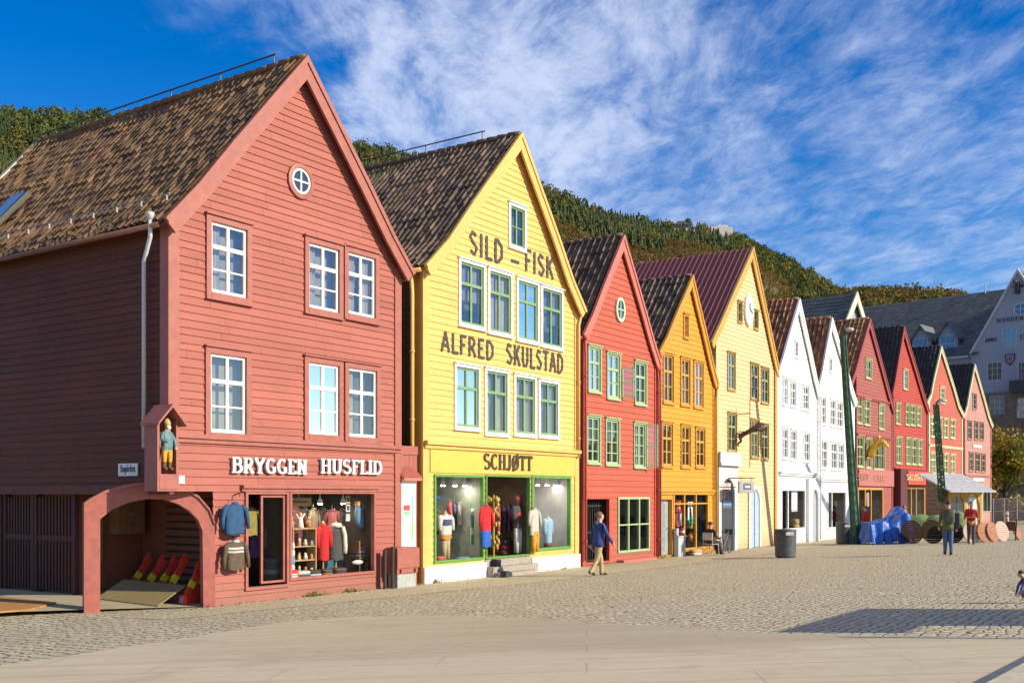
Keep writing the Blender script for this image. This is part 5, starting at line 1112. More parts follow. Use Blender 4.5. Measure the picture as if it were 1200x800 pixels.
# leaping animal on the cream house
u, z = H5.P(880, 507, -.62); la = H5.W3(u, -.62, z)
V, E, Rd = [], [], []
ch([((-.42, 0, -.10), (.12, .11), None), ((-.18, 0, .02), (.13, .115), 0), ((.10, 0, .16), (.15, .13), 1), ((.30, 0, .30), (.12, .10), 2), ((.42, 0, .40), (.09, .08), 3), ((.56, 0, .38), (.055, .05), 4), ((.64, 0, .35), (.045, .04), 5)])
for sg in (1, -1):
    ch([((-.50, sg*.08, -.20), .085, 0), ((-.44, sg*.09, -.38), .05, None), ((-.60, sg*.09, -.50), .035, None), ((-.56, sg*.09, -.62), .03, None)])
    ch([((.32, sg*.08, .14), .065, 2), ((.50, sg*.08, .08), .045, None), ((.66, sg*.08, .17), .035, None), ((.76, sg*.08, .15), .03, None)])
    ch([((.38, sg*.05, .47), .025, 4), ((.34, sg*.07, .54), .012, None)])
ch([((-.54, 0, -.04), .03, 0), ((-.64, 0, -.02), .022, None), ((-.68, 0, .10), .018, None), ((-.64, 0, .2), .015, None)])
m_ = skin_mesh('leaping_animal', V, E, Rd, 0, 2); m_.materials.append(mat('brown_carving', (.10, .045, .035), .5, .25, 8, bump=.2))
an = bpy.data.objects.new('carved_animal', m_); COL.objects.link(an); tag(an, 'dark brown carved animal leaping out from the cream house front', 'carving'); an.location = la; an.rotation_euler = (0, 0, R(-20)); an.scale = (.92, .92, .92)
mb = MB(); mb.tube([(-.75, .35, .1), (0, 0, .05)], .025, 6); mb.tube([(-.05, .02, 1.5), (-.05, .02, -1.6)], .022, 6); mb.tube([(-.7, .3, .9), (-.05, .02, .9)], .02, 6); mb.build('iron_bracket', MATS['iron_black'], an)
# golden horse head on the dusky rose house
u, z = H8.P(1027.5, 526, -.6); la = H8.W3(u, -.6, z)
V, E, Rd = [], [], []
ch([((-.50, 0, -.62), (.40, .34), None), ((-.36, 0, -.26), (.42, .34), 0), ((-.14, 0, .10), (.32, .26), 1), ((.06, 0, .42), (.24, .19), 2), ((.22, 0, .62), (.20, .17), 3), ((.44, 0, .50), (.21, .16), 4), ((.68, 0, .24), (.13, .11), 5), ((.78, 0, .12), (.125, .11), 6)])
for sg in (1, -1): ch([((.18, sg*.10, .78), .06, 4), ((.17, sg*.11, .96), .02, None)])
m_ = skin_mesh('horse_head', V, E, Rd, 0, 2); m_.materials.append(mat('gold_leaf', (.80, .50, .06), .32, .12, 6, metal=.75))
hh = bpy.data.objects.new('horse_head', m_); COL.objects.link(hh); tag(hh, 'golden horse head and neck jutting from the dusky rose red house', 'carving'); hh.location = la; hh.rotation_euler = (0, 0, R(-30)); hh.scale = (.82, .82, .82)
mb = MB(); mb.tube([(.10, 0, .78), (-.12, 0, .54), (-.36, 0, .24), (-.62, 0, -.02)], [.06, .09, .09, .06], 6); mb.build('mane', MATS['gold_leaf'], hh, smooth=True)
mb = MB(); mb.tube([(-1.4, .25, -.5), (-.6, 0, -.5)], .06, 6); mb.build('iron_bracket', MATS['iron_black'], hh)
# hanging sign on the cream house
u, z = H5.P(875, 570, -.9); hs_ = thing('hanging_sign', 'grey hanging sign board on an iron arm over the pale blue door', 'sign', H5.W3(u, -.9, z), H5.rz)
mb = MB(); mb.box(-.85, .75, -.03, .03, -.26, .22); mb.build('board', mat('sign_grey', (.32, .31, .32), .6, .15, 5), hs_); mb = MB(); mb.box(-.45, .4, -.036, -.031, -.12, .12); mb.box(-.30, .28, -.04, -.0365, -.05, .05, 1); mb.build('sign_face', [mat('sign_dark', (.08, .08, .1), .6), mat('sign_pale', (.5, .49, .48), .6)], hs_)
mb = MB(); mb.tube([(-.9, 0, .36), (.9, 0, .36)], .02, 6); mb.tube([(-.1, .9, .36), (-.1, 0, .36)], .02, 6); mb.tube([(-.6, 0, .36), (-.6, 0, .2)], .012, 5); mb.tube([(.5, 0, .36), (.5, 0, .2)], .012, 5); mb.build('iron_arm', MATS['iron_black'], hs_)

# ---------------------------------------------------------------- things on the quay
def bin_(label, x, y, hgt, r):
    p = gpt(x, y); t = thing('litter_bin', label, 'litter bin', p)
    mb = MB(); mb.rings([(0, 0, .03, r*.94, r*.94), (0, 0, .06, r*.97, r*.97), (0, 0, hgt*.98, r*1.04, r*1.04), (0, 0, hgt, r*1.02, r*1.02), (0, 0, hgt, r*.86, r*.86), (0, 0, hgt*.6, r*.8, r*.8)], 28)
    mb.build('body', mat('bin_grey', (.075, .08, .09), .5, .2, 5), t, smooth=False)
    mb = MB(); mb.rings([(0, 0, 0, r*.8, r*.8), (0, 0, .04, r*.8, r*.8)], 20); mb.build('foot', BLK, t)
    mb = MB(); mb.prism([(-.13, -.05), (.13, -.05), (.15, .02), (.10, .06), (-.10, .06), (-.15, .02)], lambda a, b, t_: (a, -r*1.045-.004*t_, hgt*.85+b), 0, 3); e_ = mb.build('emblem', mat('bin_emblem', (.5, .52, .53), .5), t); t.rotation_euler = (0, 0, R(8)); return t
b1 = bin_('dark grey round litter bin standing alone on the cobbles', 920.5, 653, .98, .36)
b2 = bin_('grey round litter bin at the foot of the tall leaning mast', 989, 637, .98, .36)
LG = mat('mast_green', (.035, .105, .072), .5, .15, 6)
def mast(label, base, top_px, d_top, w0, w1, arm):
    p = gpt(*base); tp = Vector(((top_px[0]-600)/F*d_top, d_top, HC+(HY-top_px[1])/F*d_top)); t = thing('lamp_mast', label, 'lamp post', p)
    v = tp-p; Hm = v.length; mb = MB(); ax_ = v.normalized(); rx = Vector((.86, .5, 0)); rx = (rx-ax_*rx.dot(ax_)).normalized(); ry = ax_.cross(rx)
    at = lambda f, a, b: ax_*(Hm*f)+(rx*a+ry*b)*((w0+(w1-w0)*f)/2)
    for a, b in ((-1, -1), (1, -1), (1, 1), (-1, 1)): mb.beam(at(0, a, b), at(1, a, b), .075, .075)
    n = int(Hm/.42)
    for k in range(n):
        for (a, b), (c, d) in (((-1, -1), (1, -1)), ((1, -1), (1, 1)), ((1, 1), (-1, 1)), ((-1, 1), (-1, -1))):
            if k % 2: a, b, c, d = c, d, a, b
            mb.beam(at(k/n, a, b), at((k+1)/n, c, d), .055, .03)
    mb.build('lattice', LG, t)
    if arm < .25 and Hm > 8: mb = MB(); k_ = .34; mb.loft([[at(f, a*(1-.02), b*(1-.02)) for a, b in ((-1, -1), (1, -1), (1, 1), (-1, 1))] for f in (0, .25, .5, .75, 1)]); mb.build('web', mat('mast_green_web', (.045, .15, .095), .5, .15, 6), t)
    mb = MB(); mb.box(-w0*.75, w0*.75, -w0*.75, w0*.75, -.1, .35); mb.build('base_block', mat('mast_base', (.05, .055, .055), .8), t)
    mb = MB(); tv = ax_*Hm; mb.tube([tv-ax_*.2, tv+Vector((.02, 0, .1)), tv+Vector((arm*.5, -.1, .22)), tv+Vector((arm, -.2, .2))], .05, 8); mb.build('arm', LG, t)
    mb = MB(); c = tv+Vector((arm, -.2, .16)); mb.ball((c.x, c.y, c.z), .19, .13, .08); mb.build('lamp_head', mat('lamp_housing', (.5, .5, .48), .4), t, smooth=True)
    return t
mast('tall green lattice lamp mast leaning to the left beside the white houses', (1003.5, 637), (987.5, 391), 46.0, .25, .13, .24)
mast('shorter green lattice lamp mast in front of the kiosk', (1107, 626), (1097, 474), 51.0, .27, .14, .26)
# blue tarpaulin over stacked furniture
p0 = gpt(1045, 637); nu, nv = 110, 60
uu, vv = np.meshgrid(np.linspace(-1.1, 1.1, nu), np.linspace(-.75, .75, nv)); r_ = np.random.default_rng(3)
edge = np.clip((1-np.abs(uu+.05*np.sin(vv*9))/1.06)*7, 0, 1)*np.clip((1-np.abs(vv+.04*np.sin(uu*11))/.72)*6, 0, 1); edge = edge**.55
top = .98+.10*np.sin(uu*3+.6)+.55*np.exp(-((uu-.72)/.36)**2)*(0.55+.45*np.clip((vv+.3)/.5, 0, 1))-.26*np.exp(-((uu-.15)/.25)**2)*np.clip((-vv)/.5, 0, 1)
fold = .05*np.abs(np.sin(uu*4+vv*3+1.3*np.sin(vv*4)))+.035*np.abs(np.sin(uu*3-vv*7+2*np.sin(uu*3)))+.008*np.sin(uu*19+vv*8)
zt_ = edge*(top+fold*1.3-.05); sw_ = (1-edge)*np.sin(uu*11+vv*13+2*np.sin(uu*5))*.05
Vv = np.stack([uu+sw_, vv-sw_*1.2, zt_], -1).reshape(-1, 3)
tp = grid_mesh('tarpaulin', Vv, nu, nv, mat('blue_tarp', (.008, .095, .46), .42, .12, 7, bump=1.0)); tp.location = (p0.x, p0.y+.75, p0.z+.01); tp.rotation_euler = (0, 0, R(4)); tag(tp, 'bright blue tarpaulin draped over stacked furniture beside the wooden discs', 'tarpaulin')
# slatted round table tops stood on edge
def disc_mat(n, rgb): return mat('disc_'+n, rgb, .85, .22, 5, spec=.08, stretch=(1, 1, 12))
def tabletop(label, x, y, r, rz, tilt, m, slats=11):
    p = gpt(x, y); t = thing('table_top', label, 'table top', (p.x, p.y, p.z+r*math.cos(R(tilt))), 0, 'round slatted table tops stood on edge')
    t.rotation_euler = (R(-tilt), 0, rz); w = 2*r/slats; mb = MB()
    for k in range(slats):
        z0 = -r+k*w+.006; z1 = -r+(k+1)*w-.006
        n = 5; L_ = [(-math.sqrt(max(0, r*r-z*z)), z) for z in np.linspace(z0, z1, n)]; R_ = [(-a, z) for a, z in L_]
        mb.prism(L_+R_[::-1], lambda a, b, q: (a, q, b), -.018, .018)
    mb.build('slats', m, t)
    mb = MB(); mb.tube([((r-.02)*math.cos(2*math.pi*k/30), .032, (r-.02)*math.sin(2*math.pi*k/30)) for k in range(31)], .016, 6, cap=False); mb.box(-r*.8, r*.8, .02, .05, -.04, .04); mb.build('hoop', mat('iron_black', (.03, .03, .03)), t)
    return t
DK = disc_mat('dark', (.034, .017, .013)); PK = disc_mat('pink', (.42, .20, .13)); BG = disc_mat('beige', (.58, .48, .36)); PL = disc_mat('pale', (.55, .42, .36))
tabletop('dark brown disc nearest the blue tarpaulin', 1069, 636.5, .52, R(14), 12, DK)
tabletop('dark brown disc between the tarpaulin and the man in olive', 1092.5, 636.5, .52, R(12), 12, DK)
tabletop('dark brown disc half hidden behind the man in olive', 1116, 636, .50, R(4), 14, DK)
tabletop('pale beige disc behind the woman in red', 1139, 635.5, .44, R(16), 12, BG)
tabletop('salmon disc just right of the woman in red', 1154, 635, .43, R(26), 12, PK)
tabletop('salmon disc leaning behind the pinkish white one', 1163.5, 634.5, .43, R(36), 14, PK)
tabletop('pinkish white disc right of the salmon ones', 1174, 633.8, .44, R(30), 14, PL)
tabletop('reddish disc seen almost edge-on at the right end of the row', 1191, 632.3, .44, R(52), 20, PK)
p = gpt(1184, 633); t = thing('folded_chair', 'dark folded wooden chair wedged between the pale and the reddish disc', 'chair', p, R(-40))
mb = MB()
for a in (-.2, .2): mb.beam((a, 0, 0), (a, .25, .95), .04, .04); mb.beam((a*.85, .25, 0), (a*.85, .06, .8), .035, .035)
mb.build('frame', mat('dark_timber', (.05, .03, .02)), t); mb = MB(); mb.box(-.18, .18, .12, .16, .42, .82); mb.build('seat', mat('dark_red_wood', (.16, .05, .035), .6), t)
GNT = mat('green_netting', (.15, .22, .085), .8, .3, 14); 
for lab, x, y, w, hh_, pr in (('heap of green folded cloth behind the dark discs', 1078, 630, .75, 1.2, 1), ('long heap of green folded cloth behind the second dark disc', 1098, 630, .6, 1.15, 2), ('pale green bundle standing behind the man in olive', 1123, 629, .42, 1.3, 3)):
    p = gpt(x, y); mb = MB(); rr_ = random.Random(pr)
    mb.loft([[(w*k*(1+.10*math.sin(5*a+pr+z*4))*math.cos(a)+.03*rr_.uniform(-1, 1), .30*k*(1+.15*math.sin(3*a+z*7))*math.sin(a), z*hh_) for a in [2*math.pi*i/20 for i in range(20)]] for z, k in ((0, .9), (.15, 1), (.45, .98), (.7, .9), (.88, .72), (.97, .45), (1.0, .1))])
    o = mb.build('cloth_bundle', GNT, None, smooth=True); o.location = p; tag(o, lab, 'bundle')
# kiosk
O_ = Vector((22.9, 56.0, 0)); O_.z = gz(O_.x, O_.y); kk = thing('kiosk', 'small ochre timber kiosk with a grey sheet roof before the coral house', 'kiosk', O_, math.atan2(.287, .958)); OC = mat('ochre_kiosk', (.50, .27, .045), .6, .1, 6)
mb = MB(); kw = 2.05; kd_ = 1.75
for a in np.arange(0, kw, .17): mb.box(a, a+.16, 0, .04, 0, 2.35)
mb.build('front', mat('pale_plaster', (.62, .52, .36), .7), kk)
mb = MB()
for a in (-.03, .62*0+.95, kw-.1): mb.box(a, a+.13, -.09, -.001, 0, 2.38)
for c in (.52, 1.5):
    for sg in (-1, 1): mb.prism([(c+sg*.47, 1.35), (c+sg*.40, 1.75), (c+sg*.20, 2.15), (c, 2.36), (c+sg*.47, 2.36)], lambda a, b, q: (a, q, b), -.08, -.002)
mb.box(0, kw, -.085, -.001, 2.2, 2.34); mb.build('arched_frame', OC, kk)
mb = MB(); mb.prism(arch_poly(.18, .86, .6, 2.1), lambda a, b, q: (a, q, b), -.03, -.001); w_ = mb.build('arched_window', mat('kiosk_pane', (.03, .045, .06), .08, .1, 2, spec=1), kk)
mb = MB(); mb.box(.505, .535, -.045, -.031, .6, 2.1); mb.box(.18, .86, -.044, -.032, 1.32, 1.35); mb.build('glazing_bar', mat('mast_green', (.045, .15, .10)), w_)
mb = MB()
for k in range(10): mb.box(-.04, .0, 0, kd_, k*.235, k*.235+.22)
mb.box(kw, kw+.04, 0, kd_, 0, 2.35); mb.box(0, kw, kd_, kd_+.04, 0, 3.1); mb.prism([(0, 2.35), (kd_, 2.35), (kd_, 3.1)], lambda a, b, q: (q, a, b), -.03, -.001); mb.build('side_wall', mat('brown_siding', (.16, .10, .07), .7, .15, 5), kk)
mb = MB(); mb.prism([(-.75, 2.28), (-.75, 2.34), (kd_+.2, 3.32), (kd_+.2, 3.26)], lambda a, b, q: (q, a, b), -.45, kw+.35)
for k in range(9): mb.prism([(-.75+k*.3, 2.345+k*.1098), (-.70+k*.3, 2.40+k*.1098), (-.62+k*.3, 2.395+k*.1098)], lambda a, b, q: (q, a, b), -.45, kw+.35)
mb.build('roof', mat('grey_sheet', (.42, .42, .44), .45, .12, 4), kk)
mb = MB(); mb.box(1.28, 1.74, -.03, -.001, .9, 2.0); mb.build('white_notice', WHITE, kk)
# mesh fence, green box and tree on the right
fp = [Vector(((x-600)/F*d, d, 0)) for x, d in ((1164, 79), (1177, 77.5), (1192, 76), (1206, 74.5))]
for i, (a, b) in enumerate(zip(fp, fp[1:])):
    a = Vector((a.x, a.y, gz(a.x, a.y))); b = Vector((b.x, b.y, gz(b.x, b.y))); v = b-a; L = v.length-.08
    t = thing('fence_panel', ('steel mesh fence panel next to the pink house', 'steel mesh fence panel in the middle of the run under the tree', 'steel mesh fence panel at the right edge of the picture')[i], 'fence', a, math.atan2(v.y, v.x), 'steel mesh fence panels')
    mb = MB()
    for q in (0, L): mb.tube([(q, 0, 0), (q, 0, 2.0)], .035, 8)
    for z in (.12, 1.05, 1.96): mb.tube([(0, 0, z), (L, 0, z)], .025, 6)
    mb.build('frame', STEEL, t); mb = MB()
    for k in range(1, int(L/.14)): mb.tube([(k*.14, 0, .12), (k*.14, 0, 1.96)], .006, 4)
    for k in range(1, 9): mb.tube([(0, 0, .12+k*.2), (L, 0, .12+k*.2)], .005, 4)
    mb.build('mesh', STEEL, t)
p = gpt(1167, 613); t = thing('planter_box', 'dark green box standing behind the pinkish white disc', 'box', (p.x, p.y, p.z)); mb = MB(); mb.box(-.75, .75, -.4, .4, 0, 1.05); mb.build('case', mat('dark_green_box', (.03, .05, .03), .6, .2, 6), t, bevel=.03); mb = MB(); mb.box(-.79, .79, -.44, .44, 1.05, 1.1); mb.build('lid', mat('dark_green_lid', (.04, .06, .035), .6), t)
p = gpt(1180, 622); t = thing('bollard', 'slim cream post standing behind the folded chair', 'post', p); mb = MB(); mb.rings([(0, 0, 0, .11, .11), (0, 0, 1.0, .09, .09), (0, 0, 1.04, .11, .11), (0, 0, 1.12, .05, .05)], 12); mb.build('shaft', mat('cream_post', (.55, .50, .36), .6), t); mb = MB(); mb.rings([(0, 0, .84, .103, .103), (0, 0, .92, .101, .101)], 12); mb.build('band', mat('iron_black', (.03, .03, .03)), t)

# ---------------------------------------------------------------- road barriers, board and mat in the recess
BR = mat('barrier_red', (.75, .055, .025), .45, .1, 5); BY = mat('barrier_yellow', (.78, .68, .02), .4, .05, 5); BGY = mat('barrier_foot_grey', (.35, .37, .42), .6)
def barrier(label, u, y, rot, lean, L=1.25):
    w = H1.W3(u, y, .01+FLZ(y)); t = thing('road_barrier', label, 'road barrier', w, H1.rz+R(rot), 'red and yellow road barrier boards in the recess')
    M = Matrix.Rotation(R(lean), 4, 'Y'); mb = MB(); mb.box(-.075, .075, -.02, .02, .14, L*.42); mb.box(-.075, .075, -.02, .02, L*.58, L); mb.box(-.11, -.03, -.018, .018, L*.85, L+.08); mb.xf(M).build('board', BR, t, bevel=.006)
    mb = MB(); mb.box(-.076, .076, -.021, .021, L*.42, L*.58); mb.xf(M).build('reflector', BY, t); mb = MB(); mb.box(-.09, .09, -.035, .035, 0, .14); mb.xf(M).build('foot', BGY, t)
    return t
h = H1
def up_(x, y):                                                         # recess floor point seen at a place in the photograph, in house coordinates
    z = 0.0
    for _ in range(30):
        Y = (HC-z)*F/(y-HY); q = Vector(((x-600)/F*Y, Y))-h.O; z = FLZ(-q.dot(h.N))
    return q.dot(h.U), -q.dot(h.N)
for lab, (x, y), rot, lean, L in (('front road barrier of the stack, leaning steeply, lit by the sun', (214, 708), -4, 27, 1.08), ('road barrier standing just behind the front one beside the house wall', (224, 706.5), -4, 17, 1.2),
        ('road barrier lying half hidden behind the board, third from the wall', (190, 704), -8, 30, 1.25), ('road barrier behind the middle of the board', (178, 701), -8, 33, 1.2), ('dark road barrier behind the board, second from the left', (163, 699), -10, 34, 1.15), ('leftmost road barrier deep in the recess', (148, 695), -12, 33, 1.1)):
    u, y_ = up_(x, y); barrier(lab, min(u, 1.8), y_, rot, lean+3, L*.86)
u, y_ = up_(240, 706); t = thing('road_barrier', 'road barrier lying flat on the recess floor against the house wall', 'road barrier', h.W3(min(u, 1.75), y_+.15, .03), h.rz+R(10), 'red and yellow road barrier boards in the recess')
mb = MB(); mb.box(-.55, .0, -.1, .1, 0, .2); mb.build('board', BR, t, bevel=.01); mb = MB(); mb.box(.0, .14, -.12, .12, 0, .2); mb.build('foot', BGY, t)
b0, b1 = up_(113, 702), up_(185, 711); w0, w1 = h.W3(b0[0], b0[1], .01+FLZ(b0[1])), h.W3(b1[0], b1[1], .01+FLZ(b1[1])); v = (w1-w0); L = v.length; nrm_ = Vector((-v.y, v.x, 0)).normalized()
t = thing('plywood_board', 'large brown plywood sheet leaning low against the road barriers under the arch', 'board', w0); M = lambda a, b, q: v.normalized()*a+(nrm_*math.cos(R(27))+Vector((0, 0, math.sin(R(27)))))*b+(nrm_*-math.sin(R(27))+Vector((0, 0, math.cos(R(27)))))*q
mb = MB(); mb.prism([(0, 0), (L, 0), (L+.05, .82), (.05, .80)], M, 0, .022); mb.build('sheet', mat('plywood', (.27, .20, .085), .7, .15, 4, stretch=(1, 6, 1)), t)
pm = [gpt(*q) for q in ((-30, 705), (66, 713.5), (34, 720.5), (-30, 726))]; mb = MB(); mb.prism([(q.x, q.y) for q in pm], lambda a, b, q: (a, b, FLZ(-(Vector((a, b))-h.O).dot(h.N))+q), .012, .045); o = mb.build('floor_board', mat('rust_board', (.40, .19, .06), .75, .15, 6)); tag(o, 'rusty orange board lying flat on the ground at the left edge', 'board')
xs_, ys_ = np.linspace(-5.5, 2.2, 40), np.linspace(0, 1, 50); XX, TT = np.meshgrid(xs_, ys_); Y0_ = np.interp(XX, [-5.5, -1.0, u_arch, 2.2], [3.4, 1.22, .05, .05]); YY = Y0_+(14-Y0_)*TT**1.5; V_ = np.array([tuple(h.W3(a, b, .008+FLZ(b))) for a, b in zip(XX.ravel(), YY.ravel())]); o = grid_mesh('passage_paving', V_, 40, 50, ground_mat('passage_concrete', 'concrete')); o['kind'] = 'structure'
u, z = h.P(160, 600, 3.6); cu = thing('wall_cupboard', 'closed brown two-door cupboard on the back wall of the recess', 'cupboard', h.W3(1.02, YB-.34, 1.46), h.rz); mb = MB(); mb.box(0, .72, 0, .3, 0, .95); mb.build('case', mat('cupboard_brown', (.22, .11, .05), .6), cu)
for a in (.01, .365):
    mb = MB(); mb.box(a, a+.345, -.03, -.001, .02, .93); d = mb.build('door', mat('cupboard_brown', (.22, .11, .05)), cu); mb = MB(); mb.ball((.33 if a < .1 else .39, -.045, .45), .02, .02, .02); mb.build('knob', STEEL, d)
ld = thing('ladder', 'old wooden ladder hanging on the back wall of the recess beside the cupboard', 'ladder', h.W3(.50, YB-.09, .85), h.rz); 
for a in (0, .26):
    mb = MB(); mb.box(a, a+.035, -.03, .03, 0, 1.45); mb.build('rail', mat('old_wood', (.2, .14, .08), .8), ld)
mb = MB()
for k in range(5): mb.tube([(.0, 0, .15+k*.28), (.28, 0, .15+k*.28)], .014, 6)
mb.build('rungs', mat('old_wood', (.2, .14, .08)), ld)
# ---------------------------------------------------------------- shop goods
def cloth(rgb): return mat('cloth_%.3f_%.3f_%.3f' % rgb, rgb, .85, .15, 9, bump=.2)
def garment(label, loc, rz, w, hgt, bands, sleeve=.62, name='jacket', cat='jacket', hanger=True, group=None, spread=.10, depth=.085, collar=None):
    """hanging garment, origin at the shoulders; bands: (fraction from top, colour) from the shoulders down"""
    t = thing(name, label, cat, loc, rz, group); cols = [b[1] for b in bands]; ms = [cloth(c) for c in cols]
    mb = MB(); n = 16; fr = [0, .04, .12]+[b[0] for b in bands[1:] for _ in (0, 1)]+[.5, .8, .97, 1.0]; fr = sorted(fr)
    def ring(f):
        k = .55+.45*min(1, f/.1) if f < .1 else 1+.06*(f-.5); wd = w/2*k*(1 if f < .99 else .92); dp = depth*(.45+.55*min(1, f/.15))
        return [(wd*math.cos(a)+.008*math.sin(a*5+f*6), dp*math.sin(a)*(1+.12*math.sin(a*6+f*3)), -f*hgt+(.035*(1-abs(math.cos(a))) if f < .05 else 0)+.015*math.sin(a*4)*f) for a in [2*math.pi*k/n for k in range(n)]]
    for f0, f1 in zip(fr, fr[1:]):
        if f1-f0 < 1e-4: continue
        mi = max(i for i, b in enumerate(bands) if b[0] <= (f0+f1)/2)
        mb.loft([ring(f0), ring(f1)], mi, f0 == 0)
    body = mb.build('body', ms, t, smooth=True)
    for sg in (1, -1):
        mb = MB(); mb.tube([(sg*w*.40, 0, -.03), (sg*(w*.50+spread*.35), -.01, -hgt*.16), (sg*(w*.52+spread*.8), -.02, -hgt*sleeve*.6), (sg*(w*.50+spread), -.03, -hgt*sleeve)], [depth*.62, depth*.68, depth*.56, depth*.46], 10)
        mb.build('sleeve', ms[0], t, smooth=True)
    mb = MB(); mb.rings([(0, -.01, .0, .085, .07), (0, -.01, .055, .075, .06), (0, -.01, .05, .06, .045)], 12, 0, False); mb.build('collar', cloth(collar) if collar else ms[0], t, smooth=True)
    if hanger:
        mb = MB(); mb.tube([(-w*.42, 0, -.02), (0, 0, .06), (w*.42, 0, -.02)], .012, 6); mb.tube([(0, 0, .06), (0, 0, .12), (.03, 0, .15), (0, .0, .18)], .006, 5); mb.build('hanger', STEEL, t)
    return t
def heap(label, loc, rz, w, d, hgt, bands, name='folded_clothes', cat='clothes', seed=1):
    t = thing(name, label, cat, loc, rz); rr_ = random.Random(seed); n = len(bands)
    for i, c in enumerate(bands):
        mb = MB(); z0, z1 = hgt*i/n, hgt*(i+1)/n; k = 1-.08*rr_.random(); N = 18
        mb.loft([[(w/2*k*q*(abs(math.cos(a))**.5)*(1 if math.cos(a) > 0 else -1)+.01*math.sin(7*a+i), d/2*k*q*(abs(math.sin(a))**.5)*(1 if math.sin(a) > 0 else -1), z) for a in [2*math.pi*j/N for j in range(N)]] for z, q in ((z0, .9), (z0+.3*(z1-z0), 1), (z0+.75*(z1-z0), 1), (z1, .86))])
        mb.build('garment', cloth(c), t, smooth=True)
    return t
def bust(label, loc, rz, hgt, bands, w=.44, name='mannequin', scarf=None, head=None, trousers=None, group=None, sleeve=.62):
    """display dummy on a turned stand wearing a garment; loc is the foot of the stand"""
    t = thing(name, label, 'mannequin', loc, rz, group); L = .82 if hgt < 1.25 and w > .30 else (.66 if w > .36 else .48)
    mb = MB(); mb.rings([(0, 0, 0, .15, .15), (0, 0, .03, .14, .14), (0, 0, .05, .025, .025), (0, 0, hgt-L, .022, .022)], 14); mb.build('stand', mat('turned_wood', (.42, .26, .10), .5), t, smooth=True)
    g = garment(label, (0, 0, hgt), 0, w, L, bands, name='coat', hanger=False, depth=.13, spread=.06, sleeve=sleeve)
    for k_ in ('label', 'category', 'group'):
        if k_ in g: del g[k_]
    g.parent = t
    mb = MB(); mb.rings([(0, 0, hgt, .05, .05), (0, 0, hgt+.10, .045, .045)]+([(0, 0, hgt+.12, .06, .07), (0, 0, hgt+.22, .085, .095), (0, 0, hgt+.31, .06, .065), (0, 0, hgt+.34, .02, .02)] if head else [(0, 0, hgt+.13, .02, .02)]), 12); mb.build('neck', mat('dummy_%.2f' % (head or (.42, .26, .1))[0], head or (.42, .26, .10), .5), t, smooth=True)
    if scarf:
        mb = MB(); mb.rings([(0, -.02, hgt-.02, .13, .12), (0, -.03, hgt+.03, .15, .14), (0, -.02, hgt+.09, .11, .10)], 14); mb.tube([(.10, -.13, hgt), (.13, -.17, hgt-.2), (.16, -.16, hgt-.5), (.16, -.15, hgt-.66)], [.05, .06, .06, .055], 8); mb.build('scarf', cloth(scarf), t, smooth=True)
    if trousers:
        for sg in (1, -1):
            mb = MB(); mb.tube([(sg*.07, 0, hgt-L+.06), (sg*.085, 0, .10)], [.095, .075], 10); mb.build('trouser_leg', cloth(trousers), t, smooth=True)
    return t
def at(h, x, y, yo): u, z = h.P(x, y, yo); return h.W3(u, yo, z)
def atf(h, x, yo, z): u, _ = h.P(x, 600, yo); return h.W3(u, yo, z)
FL1 = SHOP1[2]; h = H1
garment('blue hooded jacket hanging outside the craft shop door above the brown sweater', at(h, 275, 591, -.18), h.rz, .50, .64, [(0, (.018, .07, .17)), (.93, (.02, .04, .07))], sleeve=.8)
garment('brown knitted sweater with a white patterned yoke hanging below the blue jacket', at(h, 276, 635, -.18), h.rz, .46, .58, [(0, (.10, .07, .045)), (.18, (.55, .5, .42)), (.26, (.10, .07, .045)), (.31, (.5, .46, .4)), (.38, (.10, .07, .045))], sleeve=.95, name='sweater', cat='sweater', collar=(.5, .46, .4))
mb = MB(); u, z = h.P(277, 588, -.1)
mb.tube([(u, -.03, z+.15), (u, -.22, z+.2), (u, -.20, z+.12)], .015, 6); mb.tube([(u, -.03, z-.75), (u, -.22, z-.7)], .015, 6); mb.build('clothes_hook', MATS['iron_black'], h.root)
def bookcase(label, h, x0, x1, yt, yo, z0, shelves, paint):
    u0, zt = h.P(x0, yt, yo); u1 = h.P(x1, yt, yo)[0]; t = thing('display_shelf', label, 'shelf', h.W3(u0, yo, z0), h.rz); w, H_ = u1-u0, zt-z0; mb = MB()
    for a in (0, w-.03): mb.box(a, a+.03, 0, .3, 0, H_)
    mb.build('side', paint, t)
    for f in shelves: mb = MB(); mb.box(.03, w-.03, .01, .29, H_*f-.025, H_*f); mb.build('shelf', paint, t)
    return (u0, u1, z0, H_)
u0, u1, z0, H_ = bookcase('light wood shelf full of small trinkets behind the craft shop window', h, 343.5, 371, 619, .35, FL1, (.08, .36, .64, .999), mat('shelf_wood', (.45, .27, .13), .6))
cs = [(.62, .55, .42), (.48, .25, .08), (.25, .28, .35), (.55, .42, .12), (.42, .12, .08), (.6, .6, .58)]
protos = []
